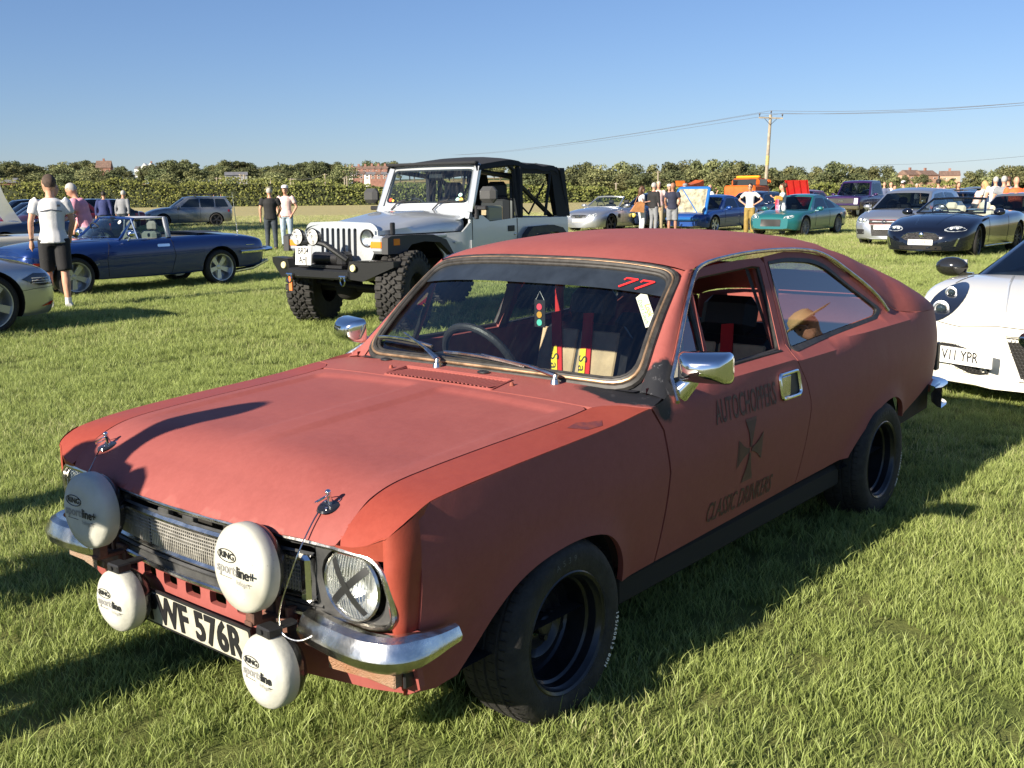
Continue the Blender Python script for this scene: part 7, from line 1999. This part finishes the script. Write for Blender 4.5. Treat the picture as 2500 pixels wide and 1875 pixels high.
for (y, t, m_, r) in ((-.60, .20, 'red', .030), (-.55, .18, 'yel', .022), (.52, .20, 'cy', .03), (.57, .19, 'yel', .035), (.55, .30, 'cy', .03)):
    b = MB(); b.add([jw(y + r * cos(a), t + r * 1.4 * sin(a), .008) for a in np.linspace(0, 6.28, 9)], [tuple(range(9))]); b.build('window_sticker', mat('sticker_' + m_, {'red': (.6, .06, .03), 'yel': (.6, .4, .06), 'cy': (.35, .6, .55)}[m_], .5), J)
# soft top
def st(u, v):
    s = -1 + 2 * v; x = -1.26 - 1.66 * u
    zt = sinterp(u, [(0, 1.862), (.10, 1.885), (.38, 1.935), (.48, 1.93), (.60, 1.895), (.75, 1.878), (.93, 1.872), (1, 1.83)])
    return (x, .735 * s, zt - .055 * abs(s) ** 2.5 - (.06 if abs(s) > .99 else 0) - .012 * sin(u * 25) * abs(s) * (1 if u > .5 else 0))
V = [st(u / 20, v) for u in range(21) for v in (0, .01, .05, .15, .3, .5, .7, .85, .95, .99, 1)]
mesh_obj('soft_top', V, [(i * 11 + j, i * 11 + j + 1, (i + 1) * 11 + j + 1, (i + 1) * 11 + j) for i in range(20) for j in range(10)], M_CANVAS, J, True, 60)
b = MB(); b.box((-1.28, 0, 1.845), (.08, 1.46, .035), bev=.012); b.build('header_rail', M_CANVAS, J)
b = MB(); b.grid(lambda u, v: (-2.93 - .19 * (1 - u), -.74 + 1.48 * v, 1.18 + .62 * u), 2, 6); 
for sg in (1, -1): pass
V = b.v; o = mesh_obj('rear_curtain', V, [f_ for k, f_ in enumerate(b.f) if k % 6 in (0, 5)] + [(0, 14, 17, 3)][:0], M_CANVAS, J); o['kind'] = 'stuff'
b = MB(); b.box((-3.08, 0, .92), (.04, 1.5, .52), bev=.01); b.build('tailgate', JS, J)
b = MB(); b.box((-2.05, 0, .70), (2.1, 1.5, .06)); b.box((-1.3, 0, .98), (.3, 1.44, .5)); b.build('tub_floor', M_UNDER, J)
for y in (.36, -.36):
    s_ = empty('seat', (-1.95, y, .72)); s_.parent = J
    b = MB(); b.box((.15, 0, .12), (.5, .48, .16), bev=.05); b.box((-.12, 0, .45), (.14, .46, .56), bev=.06); b.box((-.15, 0, .80), (.13, .30, .22), bev=.05); b.build('seat_shell', M_BLKS, s_)
    b = MB(); b.box((-.045, 0, .40), (.02, .34, .40), bev=.008); b.build('tan_insert', M_TAN, s_)
b = MB(); b.box((-1.62, .70, 1.24), (.30, .05, .20), bev=.03); b.build('tan_door_bag', mat('khaki_trim', (.36, .34, .24), .7), J)
for sg in (1, -1):
    b = MB(); b.tube([(-2.1, sg * .60, .75), (-2.1, sg * .60, 1.70), (-2.1, 0, 1.76)], .035, n=8); b.tube([(-2.1, sg * .6, 1.68), (-2.95, sg * .62, 1.15)], .03, n=8); b.tube([(-2.1, sg * .6, 1.68), (-1.35, sg * .6, 1.76)], .03, n=8); b.build('roll_bar', M_BLACK, J)
steering(J, -1.45, -.36, 1.27); b = MB(); b.box((-1.36, 0, 1.70), (.02, .22, .06), bev=.01); b.build('interior_mirror', M_BLACK, J)
# bumper, winch, stinger, plate, shackles
b = MB(); b.prism([(-.95, 0), (-.62, 0), (-.44, -.13), (.44, -.13), (.62, 0), (.95, 0), (.95, .02), (.60, .10), (-.60, .10), (-.95, .02)], 0, .01, Matrix.Identity(4))
b = MB()
b.box((.53, 0, .64), (.16, 1.0, .11), bev=.02)
for sg in (1, -1):
    P_ = [(.60, sg * .44, .60), (.60, sg * .50, .79), (.58, sg * .66, .80), (.42, sg * .98, .79), (.42, sg * .98, .73), (.56, sg * .66, .58)]
    Q_ = [(x - .16, y, z) for x, y, z in P_]
    b.add(P_ + Q_, [(0, 1, 2, 3, 4, 5)[::sg], (6, 7, 8, 9, 10, 11)[::-sg]] + [(i, (i + 1) % 6, (i + 1) % 6 + 6, i + 6)[::-sg] for i in range(6)])
b.build('winch_bumper', M_STEELB, J, angle=20)
b = MB(); b.tube([(.55, .42, .80), (.66, .20, .97), (.68, .0, 1.00), (.66, -.20, .97), (.55, -.42, .80)], .032, n=10); b.build('stinger_hoop', M_STEELB, J)
b = MB(); b.cyl((.44, -.2, .80), (.44, .2, .80), .07, n=14); b.box((.44, .26, .80), (.16, .14, .16), bev=.03); b.box((.47, 0, .72), (.2, .7, .03)); b.build('winch', M_DARKMETAL, J)
pf = frame_fn((.735, -.07, .845), (0.08, 1, .02), (-.08, 0, 1)); plate_obj(J, pf, 'BR04', .28, .20, M_PLATEW, .105, 'AHJ')
for y in (-.19, .06):
    s_ = empty('spot_lamp', (.71, y, 1.045)); s_.parent = J; s_.rotation_euler = (0, pi / 2, 0)
    b = MB(); b.lathe([(.085, .0), (.09, -.02), (.07, -.07), (0, -.08)], 20); b.build('lamp_body', M_BLACK, s_)
    b = MB(); b.lathe([(0, .012), (.06, .010), (.085, 0)], 20); lf = b.build('lamp_face', mat('black_white_camo_cover', (.70, .70, .68), .5, col2=(.02, .02, .02), vscale=16), s_)
    lettering('lamp_letter', 'C', .10, lambda a, b_, z: Vector((b_ * -1, a, .0145)), M_WHITEMARK, s_, bold=.003)
for sg in (1, -1):
    b = MB(); b.tube([(.63 + .012, sg * .43 + .035 * sin(a), .575 - .045 * cos(a) + .0) for a in np.linspace(-2.6, 2.6, 12)], .010, n=6); b.cyl((.632, sg * .43 - .05, .625), (.632, sg * .43 + .05, .625), .016, n=8); b.build('shackle', M_CHROME, J)
    b = MB(); b.lathe([(0, .012), (.035, .012), (.04, 0)], 16, Matrix.Translation((.604, sg * .56, .72)) @ Matrix.Rotation(pi / 2, 4, 'Y')); b.build('fog_lamp', mat('yellow_led_lamp', (.75, .68, .35), .3, bump=.6, bscale=200), J)
b = MB(); b.box((.63, -.42, .52), (.02, .05, .16)); b.build('tow_strap', mat('orange_strap', (.65, .16, .04), .7), J)
b = MB(); b.box((.05, -.60, 1.12), (.08, .05, .13), bev=.01); b.box((.05, .62, 1.12), (.06, .04, .13), bev=.01); b.build('bonnet_latch', M_BLACK, J)
# axle, springs
b = MB(); b.cyl((0, -.80, .44), (0, .80, .44), .05, n=10); b.ell((0, -.15, .44), (.16, .18, .15)); b.cyl((.16, -.7, .50), (.16, .7, .46), .022, n=8); b.cyl((-2.37, -.8, .44), (-2.37, .8, .44), .05, n=10); b.box((-1.2, .38, .62), (3.4, .08, .12)); b.box((-1.2, -.38, .62), (3.4, .08, .12)); b.cyl((0, .3, .5), (.4, .25, .7), .02, n=6)
b.build('axle_and_frame', M_UNDER, J)
for sg in (1, -1):
    b = MB(); b.tube([(.0 + .07 * cos(a), sg * .48 + .07 * sin(a), .50 + a * .012) for a in np.linspace(0, 6 * 2 * pi, 60)], .010, n=5); b.build('coil_spring', M_BLACK, J)
# knobbly tyre built block by block
def mud_tyre():
    Mx = Matrix.Rotation(-pi / 2, 4, 'X'); R = .445
    b = MB(); b.lathe([(.20, -.02), (.24, .005), (.33, .015), (.39, .0), (.418, -.03), (.425, -.08), (.425, -.26), (.418, -.30), (.39, -.33), (.3, -.34), (.2, -.33)], 48, Mx); o = b.build('t', M_RUBBER); base = o.data; bpy.data.objects.remove(o)
    b = MB()
    for k in range(30):
        a = 2 * pi * k / 30
        for (da, h, w, l, tw) in ((0, -.040, .075, .058, 0), (.10, -.105, .050, .060, .5), (.0, -.155, .045, .060, -.4), (.10, -.205, .050, .055, .4), (.03, -.275, .075, .058, 0)):
            Mk = Mx @ Matrix.Rotation(a + da, 4, 'Z') @ Matrix.Translation((R - .018, 0, h)) @ Matrix.Rotation(tw, 4, 'X')
            b.box((0, 0, 0), (.045, l, w), Mk, bev=.006)
        Mk = Mx @ Matrix.Rotation(a + .05, 4, 'Z') @ Matrix.Translation((R - .05, 0, -.003)); b.box((0, 0, 0), (.06, .04, .03), Mk, bev=.006)
    o = b.build('l', M_RUBBER, angle=20); lugs = o.data; bpy.data.objects.remove(o)
    b = MB(); b.lathe([(.205, -.02), (.21, -.005), (.195, -.02), (.18, -.10), (.10, -.12), (0, -.10)], 30, Mx); o = b.build('r', M_DARKMETAL); rim = o.data; bpy.data.objects.remove(o)
    return base, lugs, rim
TB = mud_tyre()
for x in (0, -2.373):
    for sg in (1, -1):
        w = empty('wheel', (x, sg * .93, .44)); w.parent = J; w.rotation_euler = (0, 0, (radians(20) if x == 0 else 0) + (0 if sg > 0 else pi))
        t = link_mesh('tyre', TB[0], w); l = link_mesh('tread_blocks', TB[1], w); l['kind'] = 'stuff'; link_mesh('rim', TB[2], w)
# ================================================================= people
SKIN = mat('skin', (.50, .27, .18), .5, var=.12, vscale=9); SKIND = mat('tanned_skin', (.30, .145, .09), .5, var=.15, vscale=9)
def cloth(name, col, var=.12): return mat('cloth_' + name, col, .85, var=var, vscale=10, bump=.35, bscale=14)
C_W = cloth('white', (.60, .60, .61), .05); C_BLK = cloth('black', (.016, .016, .018)); C_NAVY = cloth('navy', (.018, .022, .045)); C_PINK = cloth('pink', (.60, .27, .36)); C_PALEP = cloth('pale_pink', (.68, .50, .47))
C_JEAN = cloth('light_denim', (.30, .38, .46), .2); C_DJEAN = cloth('dark_denim', (.035, .045, .06), .25); C_GREY = cloth('grey', (.20, .21, .23)); C_OLIVE = cloth('olive', (.26, .18, .05), .2); C_ORG = cloth('orange', (.80, .13, .04)); C_BLUE = cloth('blue', (.025, .035, .12)); C_PLAID = cloth('plaid', (.42, .22, .22), .6); C_KHAKI = cloth('khaki', (.30, .25, .16))
H_DK = mat('dark_hair', (.018, .013, .010), .6); H_BR = mat('brown_hair', (.075, .035, .018), .55); H_GR = mat('grey_hair', (.38, .37, .35), .7); H_BL = mat('blond_hair', (.42, .28, .12), .6)
def remeshed(name, b, m, par, vox, sm=2):
    o = b.build(name, m, par, smooth=False)
    md = o.modifiers.new('r', 'REMESH'); md.mode = 'VOXEL'; md.voxel_size = vox; md.use_smooth_shade = True
    s_ = o.modifiers.new('s', 'SMOOTH'); s_.factor = .5; s_.iterations = sm
    me = bpy.data.meshes.new_from_object(o.evaluated_get(bpy.context.evaluated_depsgraph_get())); old = o.data; o.modifiers.clear(); o.data = me; me.name = name; bpy.data.meshes.remove(old)
    return o
def person(x, y, face, h, label, top=C_W, legs=C_DJEAN, hair=H_DK, skin=SKIN, sleeves='short', shorts=False, cap=None, arms=None, lean=0.0, turn=0.0, nod=0.0, woman=False, long_hair=False, bald=False, shoes=None, vox=.026, stance=.0, build=1.0, wide=False, group=None, straw=False):
    """standing figure; face = heading in degrees; arms = {'L': (elbow, wrist), 'R': (...)} in the figure's frame (x forward, y left)"""
    P = empty('person', (x, y, 0), radians(face), label, 'person', group); s = h / 1.76; P.scale = (s, s, s)
    def L_(p):  # lean the upper body about the hips
        x_, y_, z_ = p; a = radians(lean); zz = z_ - .95; return Vector((x_ * cos(a) + zz * sin(a), y_, .95 + zz * cos(a) - x_ * sin(a)))
    bw = build * (.92 if woman else 1.0); sh = .185 * bw
    hips = {1: (0, .095), -1: (0, -.095)}
    A = {1: [(.0, sh, 1.425), (.0, sh + .065, 1.15), (.05, sh + .07, .90)], -1: [(.0, -sh, 1.425), (.0, -sh - .065, 1.15), (.05, -sh - .07, .90)]}
    if arms:
        for k, sg in (('L', 1), ('R', -1)):
            if k in arms: A[sg][1], A[sg][2] = arms[k]
    A = {k: [L_(p) for p in v] for k, v in A.items()}
    K = {1: [(.0, .095, .90), (.03 + stance, .105, .50), (-.02 + stance, .115, .09)], -1: [(.0, -.095, .90), (.03 - stance, -.105, .50), (-.02 - stance, -.115, .09)]}
    hd = L_((.015, 0, 1.635)); nk = L_((.0, 0, 1.45)); a = radians(turn)
    fx = Vector((cos(a) * cos(radians(nod)), sin(a) * cos(radians(nod)), -sin(radians(nod)) - sin(radians(lean)) * .6)).normalized(); fy = Vector((-sin(a), cos(a), 0)); fz = fx.cross(fy)
    hc = hd + fx * .012
    MH = Matrix(((fx.x, fy.x, fz.x, hc.x), (fx.y, fy.y, fz.y, hc.y), (fx.z, fy.z, fz.z, hc.z), (0, 0, 0, 1)))
    b = MB()
    b.tube([L_((0, 0, z)) for z in (.84, .93, 1.05, 1.18, 1.32, 1.42, 1.47)], [.125, .155 if not woman else .165, .135 * bw, .145 * bw, .165 * bw, .14 * bw, .06], n=12, flat=.68)
    b.tube([nk - Vector((0, 0, .04)), hd - fz * .06], [.058, .052], n=10)
    b.ell((0, 0, .01), (.098, .078, .118), MH, 16, 12); b.ell((.045, 0, -.055), (.055, .052, .055), MH, 10, 8)
    b.ell((.102, 0, -.012), (.020, .014, .020), MH, 8, 6)
    for sg in (1, -1): b.ell((-.005, sg * .078, -.005), (.020, .010, .030), MH, 8, 6)
    for sg in (1, -1):
        S_, E_, W_ = A[sg]
        b.tube([S_ - Vector((0, sg * .03, .0)), S_ + (E_ - S_) * .1, S_ + (E_ - S_) * .5, E_, E_ + (W_ - E_) * .35, W_], [.055 * bw, .056 * bw, .048 * bw, .038 * bw, .040 * bw, .026], n=9)
        K0, K1, K2 = [Vector(p) for p in K[sg]]
        b.tube([K0, K0.lerp(K1, .4), K1, K1.lerp(K2, .35), K2, K2 - Vector((0, 0, .05))], [.095, .080, .055, .058, .038, .036], n=10)
        # hand: palm, four unequal curled fingers and a thumb off its side
        d = (W_ - E_).normalized(); side = Vector((0, 1, 0)) - d * d.y
        if side.length < .2: side = Vector((1, 0, 0)) - d * d.x
        side.normalize(); n_ = d.cross(side).normalized(); f_ = n_ if abs(n_.x) > .5 else side; q = d.cross(f_).normalized()
        b.tube([W_, W_ + d * .05, W_ + d * .095], [.026, .036, .034], n=8)
        for k, ln in enumerate((.062, .072, .068, .055)):
            o_ = W_ + d * .09 + f_ * (.027 - .018 * k)
            b.tube([o_ - d * .02, o_ + d * ln * .55, o_ + d * ln * .95 - q * sg * -.018], [.010, .009, .007], n=6)
        b.tube([W_ + d * .03 + f_ * .022, W_ + d * .06 + f_ * .046, W_ + d * .09 + f_ * .052], [.013, .011, .009], n=6)
    body = remeshed('body', b, skin, P, min(vox, .022) if vox < .02 else vox, 1)
    # top
    b = MB(); r_ = .018
    b.tube([L_((0, 0, z)) for z in (.87 if not woman else .92, .94, 1.05, 1.18, 1.32, 1.42, 1.465)], [.198 if not woman else .17, .185, .152 * bw, .158 * bw, .178 * bw, .150 * bw, .072], n=14, flat=.74)
    for sg in (1, -1):
        S_, E_, W_ = A[sg]; end = {'short': .62, 'long': 1.0, 'none': .12, 'elbow': .95}[sleeves]
        pts = [S_ - Vector((0, sg * .04, .0)), S_ + (E_ - S_) * .12, S_ + (E_ - S_) * end]; rr = [.070 * bw, .072 * bw, .068 * bw if sleeves == 'short' else .056]
        if sleeves == 'long': pts += [W_]; rr += [.040]
        b.tube(pts, rr, n=10)
    shirt = remeshed('shirt', b, top, P, vox, 2)
    # trousers or shorts
    b = MB(); b.tube([(0, 0, .84), (0, 0, .93), (0, 0, .985)], [.160, .165, .150], n=14, flat=.72)
    for sg in (1, -1):
        K0, K1, K2 = [Vector(p) for p in K[sg]]
        if shorts: b.tube([K0 + Vector((0, 0, .03)), K0.lerp(K1, .5), K0.lerp(K1, .98)], [.108, .102, .095], n=12)
        else:
            w2 = .085 if wide else .055
            b.tube([K0 + Vector((0, 0, .03)), K0.lerp(K1, .4), K1, K1.lerp(K2, .5), K2 - Vector((0, 0, .01))], [.106, .095, .074 if not wide else .088, .064 if not wide else .09, w2], n=12)
    remeshed('shorts' if shorts else 'trousers', b, legs, P, vox, 2)
    sm_ = shoes or C_BLK
    for sg in (1, -1):
        K2 = Vector(K[sg][2]); b = MB(); b.tube([K2 + Vector((-.035, 0, -.045)), K2 + Vector((.03, sg * .005, -.03)), K2 + Vector((.12, sg * .015, -.055)), K2 + Vector((.17, sg * .018, -.062))], [.042, .050, .042, .026], n=10, flat=.8)
        if shorts: b.tube([K2 + Vector((0, 0, -.02)), K2 + Vector((0, 0, .06))], [.044, .043], n=10)
        b.build('shoe', sm_, P)
    # hair, cap and eyes
    if not bald:
        b = MB(); b.ell((-.018, 0, .030), (.102, .086, .108), MH, 14, 10)
        if long_hair: b.tube([MH @ Vector((-.05, 0, .05)), MH @ Vector((-.085, 0, -.05)), MH @ Vector((-.085, 0, -.17)), MH @ Vector((-.07, 0, -.27))], [.085, .088, .082, .045], n=10)
        o = b.build('hair', hair, P)
        if not long_hair:
            # keep only what grows above the hairline
            bm = bmesh.new(); bm.from_mesh(o.data); MI = MH.inverted()
            bmesh.ops.delete(bm, geom=[f for f in bm.faces if (MI @ f.calc_center_median()).z < (-.035 if (MI @ f.calc_center_median()).x < .0 else .055)], context='FACES'); bm.to_mesh(o.data); bm.free()
        elif True:
            bm = bmesh.new(); bm.from_mesh(o.data); MI = MH.inverted()
            bmesh.ops.delete(bm, geom=[f for f in bm.faces if (MI @ f.calc_center_median()).x > .055 and (MI @ f.calc_center_median()).z < .055], context='FACES'); bm.to_mesh(o.data); bm.free()
    if cap is not None:
        b = MB(); b.lathe([(.098, .045), (.102, .075), (.090, .115), (.055, .138), (0, .145)], 16, MH)
        if straw: b.lathe([(.100, .060), (.16, .052), (.205, .060), (.207, .066), (.10, .070)], 24, MH)
        else: b.ell((.105, 0, .052), (.065, .075, .010), MH, 10, 6)
        b.build('hat' if straw else 'cap', cap, P)
    b = MB()
    for sg in (1, -1): b.ell((.088, sg * .030, .014), (.008, .012, .007), MH, 8, 6)
    b.build('eyes', M_INK, P)
    return P, MH, A
def pos(px, d): return at_px(px, d)
N = .016
p, MH, A = person(-6.20, 14.20, 112, 1.80, 'man in white tee with a dark yoke line and black shorts, back turned', C_W, C_BLK, mat('cropped_hair', (.09, .06, .045), .85, col2=(.04, .028, .022), vscale=12), SKIN, shorts=True, turn=32, vox=N, stance=.05, shoes=cloth('white_trainers', (.6, .6, .62)), arms={'L': ((-.02, .26, 1.15), (.02, .27, .90)), 'R': ((.03, -.25, 1.15), (.14, -.20, .95))})
b = MB(); b.tube([(-.131 + .10 * (abs(yy) / .17) ** 3, yy, 1.31 - .03 * abs(yy) / .17) for k, yy in enumerate(np.linspace(-.13, .13, 9))], .005, n=5); b.build('yoke_stripe', C_NAVY, p)
b = MB(); b.lathe([(.030, -.012), (.034, 0), (.030, .012)], 14, Matrix.Translation(A[1][2] + Vector((0, 0, .025)))); b.build('wristwatch', M_DARKMETAL, p)
lettering('shirt_logo', 'm', .05, lambda a, c_, z: Vector((-.134, -.10 - a, 1.365 + c_)), C_BLK, p, bold=.003)
person(*pos(128, 16.4), 20, 1.76, 'man in pale pink shirt almost hidden behind the man in white', C_PALEP, C_KHAKI, H_BR, SKIN, arms={'R': ((.10, -.27, 1.15), (.26, -.06, 1.18)), 'L': ((.12, .25, 1.15), (.27, .06, 1.2))})
person(*pos(212, 19.8), 188, 1.80, 'older man in a pink tee bending to look into the blue convertible', C_PINK, C_GREY, H_GR, SKIN, lean=17, nod=26, build=1.22, vox=.018, arms={'L': ((.12, .25, 1.16), (.24, .14, .98)), 'R': ((.12, -.25, 1.16), (.24, -.14, .98))})
person(*pos(255, 36), 100, 1.74, 'person in dark blue hoodie leaning over beyond the pink shirt', C_BLUE, C_DJEAN, H_DK, sleeves='long', lean=18)
person(*pos(300, 38), 80, 1.76, 'person in dark grey jacket with grey hair near the estate car', C_GREY, C_DJEAN, H_GR, sleeves='long', lean=14)
person(-6.55, 28.7, 96, 1.72, 'man in black tee and dark jeans with camouflage cap, back turned', C_BLK, C_DJEAN, H_GR, SKIN, cap=mat('camo_cap', (.10, .11, .06), .8, col2=(.25, .22, .15), vscale=30), build=1.12, vox=.02, arms={'R': ((.05, -.28, 1.16), (.2, -.20, 1.02))})
person(-6.52, 30.6, -92, 1.78, 'man in pale pink shirt, light jeans and white cap facing the camera', C_PALEP, C_JEAN, H_GR, SKIN, cap=C_W, vox=.02, arms={'L': ((-.05, .30, 1.15), (.06, .20, .95)), 'R': ((-.05, -.30, 1.15), (.06, -.20, .95))})
person(*pos(527, 152), -80, 1.70, 'person in white beside the far white convertible', C_W, C_GREY, H_BL, vox=.05)
person(*pos(545, 152), -100, 1.78, 'person in black beside the far lime green car', C_BLK, C_BLK, H_DK, vox=.05)
p, MH, A = person(*pos(1573, 35.7), 12, 1.66, 'woman with long brown hair, white tee and white trousers carrying a tan bag', C_W, C_W, H_BR, SKIN, woman=True, long_hair=True, arms={'R': ((-.05, -.25, 1.17), (.14, -.24, 1.20)), 'L': ((.08, .22, 1.15), (.2, .1, 1.1))})
x, y = pos(1566, 35.4)
b = MB(); b.prism([(-.26, -.20), (.20, -.24), (.22, .06), (.10, .14), (-.04, .10)], -.06, .06, Matrix.Rotation(pi / 2, 4, 'X')); b.tube([(.14, 0, .05), (.02, 0, .36), (-.12, 0, .04)], .012, n=6); o = b.build('shoulder_bag', mat('tan_leather', (.42, .19, .075), .5, var=.2, vscale=8), None); o.location = (x - .05, y - .1, 1.02); o.rotation_euler = (0, 0, .2); tag(o, 'soft tan leather bag hanging from the shoulder of the woman in white', 'bag')
person(*pos(1602, 37.5), 35, 1.78, 'man with grey hair in black jacket beyond the woman with the bag', C_BLK, C_GREY, H_GR, SKIN, sleeves='long', build=1.1)
person(*pos(1614, 40), -95, 1.84, 'white haired man in pale pink showing over the black jacket', C_PALEP, C_KHAKI, H_GR)
person(*pos(1648, 35.3), 75, 1.76, 'bald tanned man in navy tee and dark shorts looking right', C_NAVY, C_GREY, skin=SKIND, bald=True, shorts=True, turn=-35, arms={'L': ((-.02, .25, 1.15), (.05, .20, .92)), 'R': ((.0, -.25, 1.15), (.10, -.16, .93))})
person(*pos(1640, 41.5), -90, 1.74, 'person in white cap behind the raised blue bonnet', C_GREY, C_DJEAN, cap=C_W)
person(*pos(1678, 41.5), -80, 1.76, 'person in grey cap behind the raised blue bonnet', C_GREY, C_DJEAN, H_GR, cap=C_GREY)
person(*pos(1738, 46), 20, 1.74, 'bald man in white tee lifting one hand, behind the blue cars', C_W, C_KHAKI, bald=True, arms={'L': ((.20, .2, 1.25), (.34, .12, 1.50)), 'R': ((.16, -.22, 1.22), (.32, -.12, 1.42))})
p, MH, A = person(*pos(1838, 35.4), -118, 1.70, 'woman in white top and loose olive trousers, hands on hips, sunglasses on', C_W, C_OLIVE, H_DK, SKIN, woman=True, wide=True, arms={'L': ((-.08, .42, 1.20), (.02, .19, 1.05)), 'R': ((-.08, -.42, 1.20), (.02, -.19, 1.05))})
b = MB(); b.ell((.092, .032, .012), (.012, .026, .018), MH, 8, 6); b.ell((.092, -.032, .012), (.012, .026, .018), MH, 8, 6); b.build('sunglasses', M_INK, p)
p, MH, A = person(*pos(1918, 34.3), 178, 1.68, 'woman in white tee and pale wide jeans holding a phone and ochre purse', C_W, cloth('pale_denim', (.45, .50, .52), .12), H_BR, SKIN, woman=True, wide=True, arms={'L': ((.16, .22, 1.17), (.34, .10, 1.30)), 'R': ((.02, -.25, 1.15), (.22, -.04, 1.12))})
b = MB(); b.ell((-.10, 0, .06), (.075, .085, .085), MH, 10, 8); b.build('hair_bun', H_BR, p)
x, y = pos(1908, 34.1)
b = MB(); b.box((0, 0, 0), (.30, .10, .17), bev=.04); o = b.build('purse', mat('ochre_leather', (.45, .24, .05), .6), None); o.location = (x + .0, y, 1.20); tag(o, 'ochre purse held against the chest of the woman in pale jeans', 'purse')
b = MB(); b.grid(lambda u, v: (-.06 + .12 * v, .03 * sin(u * 5), -.42 * u), 6, 3); o = b.build('scarf', mat('red_scarf', (.55, .03, .06), .7, col2=(.25, .45, .65), vscale=6), None); o.location = (x - .06, y - .07, 1.18); tag(o, 'red and pale blue scarf hanging below the ochre purse', 'scarf')
b = MB(); b.box((0, 0, 0), (.012, .09, .16), bev=.004); o = b.build('phone', M_BLACK, None); o.location = (x - .33, y - .05, 1.45); o.rotation_euler = (0, .3, 0); tag(o, 'dark phone held up by the woman in pale jeans', 'phone')
for px, d, f_, h, lab, kw in (
    (1958, 62, -95, 1.76, 'man in pale shirt looking over the raised red bonnet', dict(top=C_PALEP, hair=H_GR)),
    (2165, 55, 70, 1.80, 'bald man in grey blue tee beside the purple pick-up', dict(top=cloth('slate_blue', (.10, .12, .20)), bald=True)),
    (2182, 57, 120, 1.80, 'man with shaved head behind the grey blue tee', dict(top=C_W, bald=True)),
    (2150, 60, -60, 1.72, 'person half hidden by the purple pick-up cab', dict(top=C_GREY, hair=H_GR)),
    (2190, 50, -90, 1.62, 'dark haired person low behind the silver hatchback', dict(top=C_BLK, hair=H_BR)),
    (2212, 47, 100, 1.80, 'man in white cap and black tee behind the silver hatchback', dict(top=C_BLK, cap=C_W)),
    (2244, 60, -90, 1.72, 'grey haired person between the white cap and the plaid shirt', dict(top=C_GREY, hair=H_GR)),
    (2297, 42, 75, 1.80, 'man in plaid shirt and black cap standing behind the hatchback', dict(top=C_PLAID, legs=C_DJEAN, cap=C_BLK, build=1.1)),
    (2346, 44, -95, 1.70, 'woman in black top with pale shawl over her arms', dict(top=C_BLK, hair=H_BR, woman=True, long_hair=True, sleeves='none')),
    (2392, 40, 10, 1.66, 'person leaning forward with bare arm beside the white tops', dict(top=C_PALEP, lean=22, hair=H_BR)),
    (2411, 36, 130, 1.70, 'blonde woman in white tee and blue jeans', dict(top=C_W, legs=C_JEAN, hair=H_BL, woman=True, long_hair=True)),
    (2437, 35, 85, 1.82, 'tall man in white tee and grey shorts, back turned', dict(top=C_W, legs=C_GREY, shorts=True, hair=H_GR, build=1.1)),
    (2457, 31, 60, 1.80, 'grey haired man in grey checked shirt next to the orange tee', dict(top=C_GREY, legs=C_KHAKI, hair=H_GR, shorts=True)),
    (2468, 37, 80, 1.84, 'man in dark top between the grey shirt and the orange tee', dict(top=C_BLK, hair=H_BR)),
    (2488, 29, 80, 1.76, 'bald man in bright orange tee at the right edge', dict(top=C_ORG, legs=C_KHAKI, bald=True, build=1.25))):
    person(*pos(px, d), f_, h, lab, **kw)
# people standing just outside the picture, whose shadows fall into it
person(-2.50, 1.90, 35, 1.78, 'man standing just left of the frame, his shadow on the bonnet', C_GREY, C_DJEAN, H_DK, lean=14, arms={'L': ((.10, .30, 1.20), (.30, .10, 1.30)), 'R': ((.10, -.34, 1.22), (.30, -.12, 1.34))})
person(-3.75, 2.15, 20, 1.74, 'second man standing left of the frame', C_NAVY, C_DJEAN, H_GR)
person(-4.30, 3.10, -20, 1.76, 'third person standing left of the frame', C_W, C_GREY, H_BR)
person(4.70, 6.05, 215, 1.74, 'man in straw hat and pale shirt, mirrored in the rear side window', cloth('sky_shirt', (.55, .60, .66)), C_KHAKI, H_GR, SKIN, cap=mat('straw', (.55, .42, .20), .8), straw=True, lean=18)
